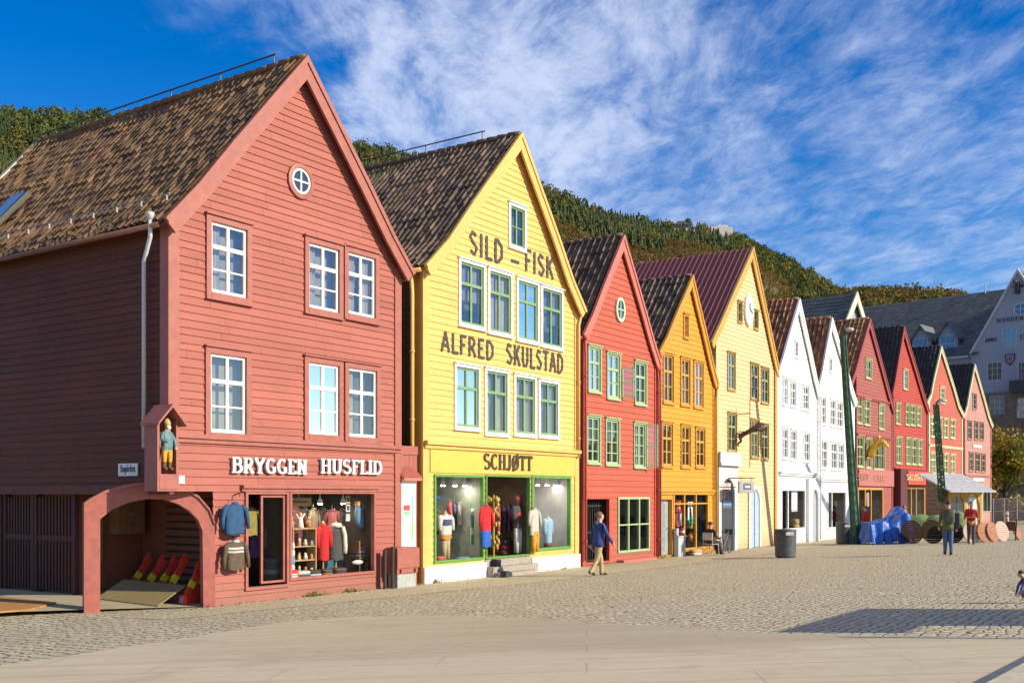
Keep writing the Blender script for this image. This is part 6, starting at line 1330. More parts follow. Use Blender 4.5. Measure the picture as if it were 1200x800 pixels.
for i, c in enumerate(cs):
    t = thing('trinket', 'small souvenir standing on the light wood shelf in the craft shop window', 'trinket', (0, 0, 0), 0, 'souvenirs on the craft shop shelf'); mb = MB()
    if i % 2: mb.rings([(0, 0, 0, .035, .035), (0, 0, .05, .045, .045), (0, 0, .09, .03, .03), (0, 0, .13, .035, .035), (0, 0, .16, .01, .01)], 10)
    else: mb.rings([(0, 0, 0, .05, .04), (0, 0, .07, .055, .05), (0, 0, .08, .03, .03), (0, 0, .10, .04, .04), (0, 0, .14, .03, .03), (0, 0, .15, .005, .005)], 10)
    mb.build('body', mat('trinket_%d' % i, c, .4), t, smooth=True); mb = MB(); mb.rings([(0, 0, -.0, .05, .05), (0, 0, .012, .05, .05)], 10); mb.build('base', mat('trinket_%d' % ((i+2) % 6), cs[(i+2) % 6], .5), t); protos.append(t)
k = 0
for f in (.08, .36, .64):
    for j in range(7):
        o = protos[k] if k < 6 else copy_tree(protos[k % 6]); k += 1
        o.location = h.W3(u0+.07+(u1-u0-.14)*j/6, .45+.09*(j % 2), z0+H_*f+.001); o.rotation_euler = (0, 0, j*.7); o.scale = (1, 1, .8+.06*((k*5) % 7))
for j, (lab, c) in enumerate((('orange-haired troll doll at the left end of the shelf top', (.45, .28, .1)), ('white angel figure with raised arms in the middle of the shelf top', (.75, .74, .68)), ('orange figure at the right end of the shelf top', (.5, .2, .05)))):
    t = thing('figurine', lab, 'figurine', h.W3(u0+.10+(u1-u0-.2)*j/2, .5, z0+H_+.002), h.rz); mb = MB(); s_ = 1.25 if j == 1 else .9
    mb.rings([(0, 0, 0, .07*s_, .06*s_), (0, 0, .1*s_, .055*s_, .05*s_), (0, 0, .19*s_, .045*s_, .04*s_), (0, 0, .21*s_, .02*s_, .02*s_)], 12); mb.build('body', mat('figurine_%d' % j, c, .6), t, smooth=True)
    mb = MB(); mb.ball((0, 0, .25*s_), .04*s_, .04*s_, .045*s_); mb.build('head', mat('figurine_head', (.6, .4, .26), .6), t, smooth=True)
    mb = MB()
    for sg in (1, -1): mb.tube([(sg*.04*s_, 0, .18*s_), (sg*.11*s_, 0, (.27 if j == 1 else .12)*s_)], .015*s_, 6)
    mb.build('arm', mat('figurine_%d' % j, c), t)
heap('blue and white boxes stacked at the left edge of the craft shop window', atf(h, 340.6, .25, FL1), h.rz, .12, .2, .85, [(.1, .25, .45), (.6, .6, .6), (.1, .3, .5), (.55, .55, .55), (.6, .6, .6)], 'box_stack', 'boxes', 3)
bust('dummy in a bright red hooded coat with toggles in the craft shop window', atf(h, 378.5, .55, FL1), h.rz, 1.18, [(0, (.52, .012, .02))], .33)
bust('dummy in a charcoal coat with a long white scarf in the craft shop window', atf(h, 393.5, .6, FL1), h.rz, 1.16, [(0, (.06, .06, .065))], .46, scarf=(.66, .63, .55))
t = thing('hanging_bag', 'blue dungaree doll hanging high at the right of the craft shop window', 'doll', at(h, 420, 594, .4), h.rz); mb = MB(); mb.loft([[(rx*math.cos(a)+dx, .08*math.sin(a), z) for a in [2*math.pi*k/14 for k in range(14)]] for z, rx, dx in ((0, .07, 0), (-.1, .12, .01), (-.28, .15, .04), (-.42, .13, .08), (-.52, .06, .1))]); mb.build('body', cloth((.12, .26, .42)), t, smooth=True); mb = MB(); mb.ball((-.02, 0, .07), .075, .07, .08); mb.build('head', mat('figurine_head', (.6, .4, .26)), t, smooth=True); mb = MB(); mb.ball((-.02, 0, .13), .085, .075, .05); mb.build('hat', cloth((.5, .36, .08)), t, smooth=True); mb = MB(); mb.tube([(-.02, 0, .14), (-.02, 0, .8)], .004, 4); mb.build('cord', STEEL, t)
for j, (y_, lab) in enumerate(((585, 'topmost of three small pale pictures hanging in the craft shop window'), (595, 'middle one of three small pale pictures hanging in the craft shop window'), (606, 'lowest of three small pale pictures hanging in the craft shop window'))):
    t = thing('small_picture', lab, 'picture', at(h, 408, y_, .35), h.rz); mb = MB(); mb.box(-.07, .07, 0, .02, -.09, .09); mb.build('frame', mat('picture_frame_%d' % j, ((.5, .42, .2), (.62, .6, .55), (.45, .5, .56))[j], .5), t); mb = MB(); mb.box(-.045, .045, -.004, -.001, -.06, .06); mb.build('picture', mat('picture_dark_%d' % j, ((.1, .1, .08), (.05, .08, .14), (.5, .52, .55))[j], .4), t)
t = seat_chair('wooden chair carrying folded Nordic sweaters in the craft shop window', atf(h, 421, .5, FL1-.08), h.rz, mat('chair_wood', (.22, .11, .05), .5))
heap('pile of folded dark blue and white patterned sweaters on the wooden chair', atf(h, 421, .5, FL1+.40), h.rz, .46, .4, .24, [(.30, .30, .34), (.06, .07, .14), (.5, .5, .5), (.14, .12, .2), (.35, .06, .06)], seed=4)
t = thing('folded_clothes', 'white cloth lying on the seat of the wooden chair front', 'cloth', atf(h, 419, .3, FL1+.22), h.rz); mb = MB(); mb.ball((0, 0, .05), .2, .07, .06); mb.build('fabric', cloth((.6, .6, .58)), t, smooth=True); mb = MB(); mb.tube([(-.2, 0, .05), (.2, 0, .05)], .02, 6); mb.build('rim', cloth((.4, .4, .4)), t)
for j, (x, w, c, lab) in enumerate(((352, .5, [(.05, .06, .07), (.5, .5, .48)], 'grey and white blankets folded on the floor below the trinket shelf'), (366, .4, [(.4, .42, .42), (.04, .05, .06)], 'dark scarves folded on the craft shop floor right of the blankets'), (381, .34, [(.2, .14, .08), (.1, .06, .04)], 'brown slippers heaped under the red coat'), (396, .42, [(.04, .04, .05), (.12, .05, .05)], 'black shoes heaped under the charcoal coat'))):
    heap(lab, atf(h, x, .3, FL1), h.rz, w, .3, .17, c, seed=j)
t = thing('blue_panel', 'blue display cloth hung behind the dummies in the craft shop window', 'cloth', atf(h, 397, 1.0, FL1), h.rz); mb = MB(); mb.box(-.5, .75, 0, .03, 0, .62); mb.build('fabric', cloth((.02, .12, .20)), t); mb = MB(); mb.tube([(-.5, .015, .63), (.75, .015, .63)], .02, 6); mb.build('rail', STEEL, t)
t = thing('wooden_sign', 'yellowish wooden board hanging at the top left inside the craft shop window', 'sign', at(h, 350, 588, .6), h.rz); mb = MB(); mb.box(-.42, .42, 0, .03, -.10, .10); mb.build('board', mat('ochre_board', (.42, .26, .07), .6), t); mb = MB(); mb.box(-.3, .3, -.005, -.001, -.02, .03); mb.build('lettering_line', mat('brown_line', (.12, .07, .03), .6), t)
t = thing('round_sticker', 'red and white round sticker low on the craft shop window', 'sticker', at(h, 345, 674, .03), h.rz); mb = MB(); mb.disc((0, 0, 0), .14, (0, 1, 0), .006, 24); mb.build('disc', mat('sticker_red', (.60, .04, .05), .5), t); mb = MB(); mb.box(-.09, .09, -.006, -.004, -.035, -.01); mb.box(-.09, .09, -.006, -.004, .015, .04); mb.build('white_lines', WHITE, t)
t = thing('back_curtain', 'brown wooden slat panel at the right rear of the craft shop window', 'panel', atf(h, 424, 1.15, FL1), h.rz); mb = MB()
for k in range(12): mb.box(-.55+k*.11, -.55+k*.11+.095, 0, .03, 0, 2.05)
mb.build('slats', mat('slat_brown', (.17, .11, .05), .7), t); mb = MB(); mb.box(-.55, .75, .03, .06, .4, .5); mb.build('batten', mat('slat_brown', (.17, .11, .05)), t)
garment('dark plum dress hanging just inside the craft shop door', at(h, 300, 604, .9), h.rz, .42, .95, [(0, (.10, .04, .12))], name='dress', cat='dress'); garment('olive pullover hanging on the left inside the craft shop door', at(h, 293, 596, .7), h.rz, .4, .6, [(0, (.24, .20, .05))], name='sweater', cat='sweater')
bust('dummy with a wooden head and a long red scarf behind the craft shop door', atf(h, 320, .75, FL1), h.rz, 1.22, [(0, (.16, .10, .06))], .42, scarf=(.42, .03, .05), head=(.55, .35, .2))
heap('tumble of grey and black knitwear on the floor behind the craft shop door', atf(h, 321, .5, FL1), h.rz, .5, .4, .5, [(.06, .06, .065), (.3, .3, .3), (.12, .09, .08), (.05, .14, .24)], seed=9)
heap('blue bundle of clothes lying behind the craft shop door beside the knitwear', atf(h, 331, .6, FL1+.02), h.rz, .3, .3, .62, [(.2, .2, .2), (.03, .12, .24), (.04, .22, .34)], seed=12)

h = H2; FL2 = h.P(530, 660)[1]
bust('dummy in an orange and white sports jacket in the left yellow-house window', atf(h, 522, .5, FL2), h.rz, 1.30, [(0, (.55, .53, .48)), (.15, (.06, .07, .18)), (.42, (.6, .58, .54)), (.8, (.5, .22, .04))], .46, trousers=(.42, .33, .2))
t = thing('cap', 'bright blue cap on a peg at the top left of the yellow-house window', 'cap', at(h, 511.5, 585, .25), h.rz); mb = MB(); mb.rings([(0, 0, 0, .1, .12), (0, 0, .06, .09, .11), (0, 0, .10, .04, .05)], 12); mb.build('crown', cloth((.01, .12, .5)), t, smooth=True); mb = MB(); mb.box(-.07, .16, -.2, -.08, -.005, .01); mb.build('peak', cloth((.01, .12, .5)), t); mb = MB(); mb.tube([(0, .1, .02), (0, .35, .02)], .01, 5); mb.build('peg', STEEL, t)
garment('dark brown jacket hanging at the left edge of the yellow-house window', at(h, 513, 600, .7), h.rz, .36, .6, [(0, (.07, .04, .03))])
heap('white and red packages at the left foot of the yellow-house window', atf(h, 513.5, .3, FL2), h.rz, .34, .3, .2, [(.55, .52, .48), (.5, .1, .05)], 'packages', 'packages', 6); heap('brown shoe boxes beside the dummy in the sports jacket', atf(h, 541, .35, FL2), h.rz, .55, .3, .13, [(.3, .16, .06), (.12, .2, .3)], 'packages', 'packages', 8)
t = thing('display_rack', 'green framed display rack in the depth of the left yellow-house window', 'rack', atf(h, 546, 1.2, FL2), h.rz); mb = MB()
for a in (-.75, -.25, .15, .55): mb.box(a, a+.05, 0, .05, 0, 1.75)
for z in (.55, 1.1, 1.75): mb.box(-.75, .6, .005, .045, z, z+.05)
mb.build('frame', GRN, t)
for i, (a, z, c) in enumerate(((-.5, .6, (.35, .1, .06)), (-.05, .6, (.2, .22, .25)), (.3, 1.15, (.1, .3, .32)), (.3, .6, (.5, .5, .46)), (-.5, 1.15, (.1, .1, .12)))): mb = MB(); mb.box(a-.14, a+.14, .05, .2, z, z+.28); mb.build('shelf_goods', cloth(c), t)
t = thing('door_poster', 'white and turquoise poster strip on the right of the left yellow-house window', 'poster', at(h, 553.5, 612, .2), h.rz); mb = MB(); mb.box(-.09, .09, 0, .01, -.62, .52); mb.build('sheet', mat('poster_green', (.1, .28, .12), .6), t)
for z, c in ((.3, (.6, .62, .62)), (.05, (.05, .32, .36)), (-.25, (.55, .56, .55))): mb = MB(); mb.box(-.08, .08, -.005, -.001, z-.1, z+.1); mb.build('notice', mat('poster_%.2f' % c[0], c, .6), t)
garment('red over blue football jersey hanging at the left of the yellow-house doorway', at(h, 569.5, 593, -.12), h.rz, .42, 1.15, [(0, (.55, .012, .02)), (.60, (.015, .10, .45))], name='jersey', cat='jersey', sleeve=.5)
t = thing('key_ring_stand', 'tall gold stand hung with small yellow souvenirs in the yellow-house doorway', 'stand', atf(h, 578.5, .5, .5), h.rz); mb = MB(); mb.rings([(0, 0, 0, .18, .18), (0, 0, .04, .17, .17), (0, 0, .05, .03, .03), (0, 0, 1.85, .03, .03)], 12); mb.build('post', mat('gold_leaf', (.8, .5, .06)), t)
rr_ = random.Random(5)
for k in range(34): a = rr_.uniform(0, 6.28); z = rr_.uniform(.25, 1.8); mb = MB(); mb.ball((.15*math.cos(a), .15*math.sin(a), z), .05, .05, .08, 0, 8, 4); mb.build('souvenir', mat('souvenir_yellow', (.42, .30, .06), .4), t, smooth=True)
for j, (x, yo, c, lab, yy) in enumerate(((588, 1.3, (.05, .02, .03), 'black coat on the rail deep in the yellow-house doorway', 600), (594, 1.2, (.20, .02, .03), 'dark red coat on the rail deep in the yellow-house doorway', 596), (600, 1.1, (.03, .03, .04), 'black jacket hanging highest in the yellow-house doorway', 590))):
    garment(lab, at(h, x, yy, yo), h.rz, .42, .95, [(0, c)], group=None)
bust('white-legged dummy in a dark and red top at the right of the yellow-house doorway', atf(h, 607, .35, .5), h.rz, 1.52, [(0, (.06, .055, .06)), (.3, (.42, .05, .06)), (.5, (.08, .07, .07))], .42, trousers=(.62, .62, .62), head=(.5, .1, .12))
heap('dark red bags stacked on the floor of the yellow-house doorway', atf(h, 592, .8, .5), h.rz, .5, .4, .5, [(.10, .04, .03), (.22, .02, .02), (.06, .04, .04)], seed=14)
t = thing('white_board', 'white panel standing behind the dummy in the yellow-house doorway', 'panel', atf(h, 608, .9, .52), h.rz); mb = MB(); mb.box(-.22, .28, 0, .03, 0, 2.1); mb.build('sheet', WHITE, t); mb = MB(); mb.box(-.24, .30, -.01, .04, -.01, .03); mb.build('foot', STEEL, t)
garment('pale grey jacket above orange trousers hanging at the right yellow-house door post', at(h, 626, 597, -.12), h.rz, .44, .78, [(0, (.48, .44, .38))]); 
t = thing('trousers', 'orange-yellow trousers hanging below the pale grey jacket', 'trousers', at(h, 626.5, 624, -.12), h.rz); mb = MB()
for sg in (1, -1): mb.tube([(sg*.07, 0, .02), (sg*.09, 0, -.58)], [.11, .085], 10)
mb.build('legs', cloth((.55, .27, .02)), t, smooth=True); mb = MB(); mb.rings([(0, 0, -.08, .17, .11), (0, 0, .05, .16, .1)], 12); mb.build('waist', cloth((.5, .24, .02)), t, smooth=True)
bust('small dummy in a light blue shirt in the right yellow-house window', atf(h, 641.5, .45, FL2), h.rz, 1.12, [(0, (.28, .42, .58))], .32, trousers=(.4, .36, .2))
heap('brown toy animal heap under the small dummy in light blue', atf(h, 643, .3, FL2+.12), h.rz, .42, .22, .24, [(.12, .06, .03), (.16, .07, .04)], 'soft_toys', 'soft toys', 17)
t = thing('wall_picture', 'dark framed picture on the pale wall of the right yellow-house window', 'picture', at(h, 652.5, 601, .9), h.rz); mb = MB(); mb.box(-.22, .22, 0, .03, -.3, .3); mb.build('frame', mat('iron_black', (.03, .03, .03)), t); mb = MB(); mb.box(-.15, .15, -.004, -.001, -.2, .2); mb.build('picture', mat('picture_grey', (.3, .32, .33), .4), t)
for x in (524, 541): pass
for j, (x, y, c, lab) in enumerate(((585, 664, (.05, .055, .06), 'upper black block on the shop steps of the yellow house'), (594.5, 677, (.05, .055, .06), 'lower black block standing before the shop steps of the yellow house'))):
    u, _ = h.P(x, y, -.3-.5*j); t = thing('rubber_block', lab, 'block', h.W3(u, -.20-.52*j, .305 if j == 0 else .01), h.rz); mb = MB(); mb.box(-.10, .10, -.1, .1, 0, .20); mb.build('block', BLK, t, bevel=.015); mb = MB(); mb.box(-.07, .07, -.105, -.101, .05, .15); mb.build('plate', mat('mast_base', (.05, .055, .055)), t)

h = H4; FL4 = .12
t = thing('poster', 'red and white poster high in the gift shop window of the orange house', 'poster', at(h, 795.5, 593, .2), h.rz); mb = MB(); mb.box(-.2, .2, 0, .02, -.22, .22); mb.build('sheet', mat('poster_red', (.6, .05, .05), .5), t); mb = MB(); mb.box(-.12, .1, -.005, -.001, -.08, .1); mb.build('white_patch', WHITE, t)
t = thing('poster', 'tall black and white poster in the middle of the gift shop window', 'poster', at(h, 809, 597, .2), h.rz); mb = MB(); mb.box(-.22, .22, 0, .02, -.4, .32); mb.build('sheet', WHITE, t); mb = MB(); mb.prism([(-.12, -.35), (.15, -.35), (.08, .05), (-.02, .1)], lambda a, b, q: (a, q, b), -.006, -.001); mb.build('dark_figure', mat('iron_black', (.03, .03, .03)), t)
garment('dark red top hanging left in the gift shop window', at(h, 793.5, 602, .5), h.rz, .4, .5, [(0, (.25, .03, .03))]); garment('pale blue blouse hanging beside the dark red top in the gift shop window', at(h, 799, 601, .4), h.rz, .3, .5, [(0, (.45, .5, .6))], name='blouse', cat='blouse')
heap('bright green bag hanging under the tall poster', at(h, 809, 614, .25), h.rz, .5, .2, .3, [(.02, .3, .16), (.05, .4, .25)], 'bag', 'bag', 21); heap('yellow-green toy under the green bag in the gift shop window', at(h, 808, 619, .25), h.rz, .28, .2, .28, [(.4, .42, .06), (.3, .3, .04)], 'soft_toy', 'toy', 22)
t = thing('lantern', 'round orange lantern low in the gift shop window', 'lantern', at(h, 809.5, 629, .2), h.rz); mb = MB(); mb.ball((0, 0, 0), .2, .17, .19); mb.build('shade', mat('orange_paper', (.6, .24, .08), .6), t, smooth=True); mb = MB(); mb.tube([(0, 0, .18), (0, 0, .5)], .008, 5); mb.build('cord', STEEL, t)
t = thing('display_case', 'pale grey display case at the left foot of the gift shop window', 'display case', near(h, 796.5, 648, .18), h.rz); mb = MB(); mb.box(-.32, .32, -.1, .1, 0, .75); mb.build('case', mat('case_grey', (.42, .45, .46), .5), t, bevel=.01); mb = MB(); mb.box(-.35, .35, -.13, .13, .75, .79); mb.build('top', mat('case_top', (.5, .5, .48), .5), t)
for j, (x, c, lab) in enumerate(((792.5, (.55, .4, .36), 'pink postcard stack on the pale grey display case'), (799.5, (.4, .1, .06), 'red postcard stack on the pale grey display case'))):
    u, _ = h.P(x, 640, -.18); heap(lab, h.W3(u, -.18, near(h, 796.5, 648, .18)[2]+.80), h.rz, .2, .16, .28, [c, (.6, .55, .5), c], 'postcards', 'postcards', 30+j)
heap('ceramic pots on the ground at the right of the gift shop window', near(h, 815, 646, .3), h.rz, .8, .3, .22, [(.5, .42, .3), (.4, .3, .2)], 'pots', 'pots', 33)
heap('turquoise cushions behind the right pane of the gift shop window', atf(h, 822, .5, .9), h.rz, .6, .3, .5, [(.05, .25, .32), (.5, .5, .5), (.04, .2, .26)], 'cushions', 'cushions', 35)
h = H6; t = thing('poster', 'pale blue paper in the window of the white house beside the cream one', 'poster', at(h, 931, 587, .12), h.rz); mb = MB(); mb.box(-.42, .42, 0, .02, -.5, .5); mb.build('sheet', mat('paper_blue', (.62, .68, .74), .6), t); mb = MB(); mb.box(-.38, .38, -.004, -.001, -.47, -.42); mb.build('line', mat('paper_line', (.3, .35, .4), .6), t)
heap('wicker basket on the sill of the white house beside the cream one', atf(h, 933, .4, .62), h.rz, .9, .4, .55, [(.42, .3, .12), (.36, .25, .1)], 'basket', 'basket', 40)
h = H7; bust('dummy in a striped dark top in the window of the white house behind the mast', atf(h, 980, .5, .5), h.rz, 1.55, [(0, (.05, .05, .07)), (.3, (.3, .28, .3)), (.4, (.05, .04, .06))], .45, trousers=(.03, .03, .04), head=(.2, .14, .1))
h = H9; bust('white dummy torso in the crimson house window', atf(h, 1076.5, .5, .9), h.rz, 1.4, [(0, (.68, .68, .66))], .5)
h = H8; garment('pink garment hanging in the doorway of the dusky rose house', at(h, 1016.5, 577, .3), h.rz, .5, .8, [(0, (.45, .3, .28))]); 

h = H1
for j in range(9):
    c = ((.10, .03, .03), (.05, .06, .09), (.16, .12, .08), (.07, .08, .05), (.20, .05, .05), (.09, .08, .09), (.05, .10, .13), (.18, .16, .13), (.06, .04, .03))[j]
    nm = ('maroon', 'navy', 'tan', 'moss green', 'brick red', 'grey', 'petrol blue', 'oatmeal', 'dark brown')[j]
    garment('%s knitted jacket on the rear rail of the craft shop window display' % nm, at(h, 345+j*11, 596+.5*j, 1.0+.1*(j % 2)), h.rz+R(20*((j % 3)-1)), .42, .85, [(0, c)], group='knitted jackets on the rear rail')
h = H2
for j in range(6):
    c = ((.35, .05, .05), (.05, .08, .2), (.45, .42, .36), (.08, .2, .1), (.3, .2, .06), (.12, .12, .14))[j]; nm = ('red', 'blue', 'ivory', 'green', 'mustard', 'charcoal')[j]
    garment('%s sweatshirt on the rail behind the left yellow-house window' % nm, at(h, 527+j*5.6, 590, .85+.08*(j % 2)), h.rz+R(35), .40, .62, [(0, c), (.4, tuple(min(.6, q*1.3+.05) for q in c)), (.6, c)], group='sweatshirts on the window rail', name='sweatshirt', cat='sweatshirt')
for j in range(5):
    c = ((.30, .04, .06), (.04, .04, .05), (.14, .05, .16), (.35, .32, .28), (.05, .1, .18))[j]; nm = ('wine red', 'black', 'violet', 'pale grey', 'dark blue')[j]
    garment('%s fleece hanging on the side rail of the yellow-house doorway' % nm, at(h, 583+j*6.5, 592+3*(j % 2), .75+.1*(j % 2)), h.rz+R(40), .40, .75, [(0, c)], group='fleeces on the doorway rail', name='fleece', cat='fleece')
lm, ln, lb = base_mat('lit_spot_bulb'); lb.inputs['Emission Color'].default_value = (1, .86, .66, 1); lb.inputs['Emission Strength'].default_value = 110; lb.inputs['Base Color'].default_value = (.8, .8, .8, 1)
def spot(h, u, y, zc):
    mb = MB(); mb.rings([(u, y, zc-.30, .07, .07), (u, y, zc-.2, .055, .055), (u, y, zc-.14, .015, .015), (u, y, zc+.0, .012, .012)], 10, 0, False); o = mb.build('ceiling_spot', WHITE, h.root)
    mb = MB(); mb.rings([(u, y, zc-.315, .055, .055), (u, y, zc-.29, .062, .062)], 10); mb.build('bulb', lm, o)
for x in (519, 533, 545): spot(H2, H2.P(x, 565, .5)[0], .5, s2l[3])
for x in (630, 641, 652): spot(H2, H2.P(x, 565, .5)[0], .5, s2r[3])
for u in (s2d[0]+.6, s2d[0]+1.4): spot(H2, u, 1.0, s2d[3])
for x in (350, 375, 402, 425): spot(H1, H1.P(x, 580, .7)[0], .7, SHOP1[3])
# ---------------------------------------------------------------- stone buildings at the end of the quay and behind
PLAST = siding('shaded_white_plaster', (.30, .31, .37), 1.0, .06); BRST = mat('brown_stone', (.19, .14, .11), .85, .25, 3, bump=.3); SLATE = tile_mat('slate_roof', [(.045, .048, .052), (.06, .063, .066), (.08, .083, .083), (.10, .10, .098), (.16, .16, .15)])  # white plaster darkened to grey-blue, its deep shade put into the colour
SB = House('stone_house', 'big white-plastered stone building with steep gable and slate roof ending the quay', 1138, 1252.2, 100.0, 94.13, group=None); h = SB
ua, za = h.P(1193, 316); zE = h.P(1138, 413)[1]
h.ov = .05; h.A = (ua, za); h.L = (-.1, zE-.15); h.Rr = (2*ua+.1, zE-.15); h.pl = [h.L, (ua*.33, zE+(za-zE)*.33), (ua*.66, zE+(za-zE)*.66), h.A]; h.pr = [h.Rr, (ua*1.67, zE+(za-zE)*.33), (ua*1.34, zE+(za-zE)*.66), h.A]
h.W = 2*ua; zl = [p[1]-.1 for p in h.pl]; h.outline = lambda z: (max(0., float(np.interp(z, zl, [p[0] for p in h.pl]))), min(2*ua, float(np.interp(z, zl, [p[0] for p in h.pr])))); h.zeL = h.zeR = zE-.2; h.top = za-.1
BW = mat('stone_window_frame', (.42, .46, .52), .5)
for q in ((1174.5, 1191.5, 384.5, 407, 'g33'), (1157, 1174.5, 425, 446.5, 'g33'), (1159.5, 1177.5, 464, 485.5, 'g33'), (1193, 1204, 424, 446, 'g33'), (1192, 1206, 466, 490, 'g33')): h.win(*q, BW, None, curtain=0)
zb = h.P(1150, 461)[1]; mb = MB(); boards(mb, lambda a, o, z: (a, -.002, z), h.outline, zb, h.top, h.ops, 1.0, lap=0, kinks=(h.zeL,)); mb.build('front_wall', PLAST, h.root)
mb = MB(); boards(mb, lambda a, o, z: (a, -.10, z), h.outline, -.5, zb, h.ops, 1.0, lap=0); mb.quad((0, -.1, zb), (h.W, -.1, zb), (h.W, 0, zb), (0, 0, zb)); mb.build('lower_wall', BRST, h.root)
mb = MB(); uc, zc = h.P(1196, 362); mb.loft([[(uc+r*math.cos(2*math.pi*k/24), y, zc+r*math.sin(2*math.pi*k/24)) for k in range(24)] for r, y in ((.62, -.0), (.62, -.05), (.5, -.05), (.5, -.02))], 0, False); mb.box(uc-.04, uc+.04, -.04, -.015, zc-.5, zc+.5); mb.box(uc-.5, uc+.5, -.04, -.015, zc-.04, zc+.04); rw = mb.build('round_window', BW, h.root); mb = MB(); mb.disc((uc, -.012, zc), .52, (0, 1, 0), .01); mb.build('pane', mat('blue_pane', (.04, .13, .26), .1, .1, 2, spec=1), rw)
mb = MB(); u, z = h.P(1193.5, 338); mb.box(u-.16, u+.16, -.5, -.01, z-.5, z+.5); mb.beam((u, 0, z+.55), (u, -1.2, z+.55), .18, .2); mb.tube([(u, -1.1, z+.5), (u, -1.1, z-.2)], .03, 6); mb.box(u-.45, u+.45, -.15, -.01, z+.1, z+.3); mb.build('hoist', MATS['iron_black'], h.root)
mb = MB(); u, z = h.P(1184, 421); mb.prism([(u-.42, z+.5), (u+.42, z+.5), (u+.42, z-.1), (u, z-.55), (u-.42, z-.1)], lambda a, b, q: (a, q, b), -.12, -.02); cr = mb.build('crest', mat('crest_dark', (.09, .04, .06), .6), h.root); mb = MB(); mb.prism([(u-.3, z+.38), (u+.3, z+.38), (u+.3, z-.06), (u, z-.4), (u-.3, z-.06)], lambda a, b, q: (a, q, b), -.14, -.121); mb.build('field', mat('crest_pale', (.4, .34, .38), .6), cr); mb = MB(); mb.box(u-.05, u+.05, -.155, -.141, z-.3, z+.3); mb.box(u-.2, u-.12, -.155, -.141, z-.1, z+.25); mb.box(u+.12, u+.2, -.155, -.141, z-.1, z+.25); mb.build('charge', mat('crest_dark', (.09, .04, .06)), cr)
mb = MB(); u0_, z_ = h.P(1188, 447); mb.box(u0_, u0_+3.5, -1.2, -.01, z_-1.1, z_-.75); mb.box(u0_, u0_+3.5, -1.2, -1.1, z_-.75, z_); mb.box(u0_, u0_+.1, -1.1, -.01, z_-.75, z_); mb.build('balcony', mat('balcony_dark', (.05, .05, .055), .7), h.root)
IRONL = mat('wall_iron', (.06, .06, .09), .6)
h.text('NORDEN', 1168, 1200, 373.5, 378, IRONL, .14, .12, False, yo=-.01, th=.05, n=5); h.text('ANNO', 1154.5, 1168.5, 396.5, 401, IRONL, .14, .12, False, yo=-.01, th=.05, n=5); h.text('17', 1195.5, 1203, 392, 398, IRONL, .14, .12, False, yo=-.01, th=.05, n=5)
def slate(name, p00, p10, p11, p01, parent, lap=.42):
    """slate slope from eave p00-p10 up to ridge p01-p11"""
    P0, P1, Q1, Q0 = map(Vector, (p00, p10, p11, p01)); nrm_ = (P1-P0).cross(Q0-P0).normalized(); nrm_ = nrm_ if nrm_.z > 0 else -nrm_
    Lu = (P1-P0).length; Lv_ = (Q0-P0).length; nc, nr = max(2, int(Lu/.45)), max(2, int(Lv_/lap)); rows = []
    for r in range(nr):
        for f, o in ((r/nr, .03), ((r+1)/nr, .005)): rows.append([(P0.lerp(Q0, f).lerp(P1.lerp(Q1, f), c/nc))+nrm_*o for c in range(nc+1)])
    V = np.array([tuple(p) for r in rows for p in r]); i = np.arange((len(rows)-1)*nc); uv = np.stack([i % nc+.5+.0*i, (i//nc)//2+.5], 1)
    uv[:, 0] += 0.5*((i//nc)//2 % 2); uv = np.floor(uv)+.5
    o = grid_mesh(name, V, nc+1, len(rows), SLATE, uv, parent, smooth=False); return o
yr = 13.0
slate('roof', (-.15, -.1, zE-.25), (-.15, yr, zE-.25), (ua, yr, za), (ua, -.1, za), h.root); slate('roof', (2*ua+.15, -.1, zE-.25), (2*ua+.15, yr, zE-.25), (ua, yr, za), (ua, -.1, za), h.root)
mb = MB(); mb.strip([(p[0], p[1]+.12) for p in (h.L, h.A, h.Rr)], [(p[0], p[1]-.25) for p in (h.L, h.A, h.Rr)], lambda a, b, q: (a, q, b), -.16, .1); mb.build('verge', mat('verge_plaster', (.5, .5, .53), .7), h.root)
XL = -24.0; zR = HC+(HY-339)/F*105.8; yR = (zR-zE)/math.tan(R(41))
slate('roof', (XL, -.3, zE-.25), (.6, -.3, zE-.25), (.6+ua, yR, zR), (XL, yR, zR), h.root); slate('roof', (XL, 2*yR, zE-.2), (1+ua, 2*yR, zE-.2), (1+ua, yR, zR), (XL, yR, zR), h.root)
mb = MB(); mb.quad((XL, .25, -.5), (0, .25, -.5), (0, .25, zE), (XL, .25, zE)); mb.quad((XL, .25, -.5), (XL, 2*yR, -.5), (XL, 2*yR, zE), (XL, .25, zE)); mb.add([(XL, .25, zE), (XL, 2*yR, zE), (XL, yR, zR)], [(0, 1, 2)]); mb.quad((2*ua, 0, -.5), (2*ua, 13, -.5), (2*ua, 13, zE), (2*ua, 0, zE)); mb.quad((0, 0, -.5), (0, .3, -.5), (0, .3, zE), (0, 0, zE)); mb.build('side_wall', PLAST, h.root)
mb = MB(); mb.box(XL, -.2, -.32, -.18, zE-.45, zE-.28); mb.build('gutter', BW, h.root)
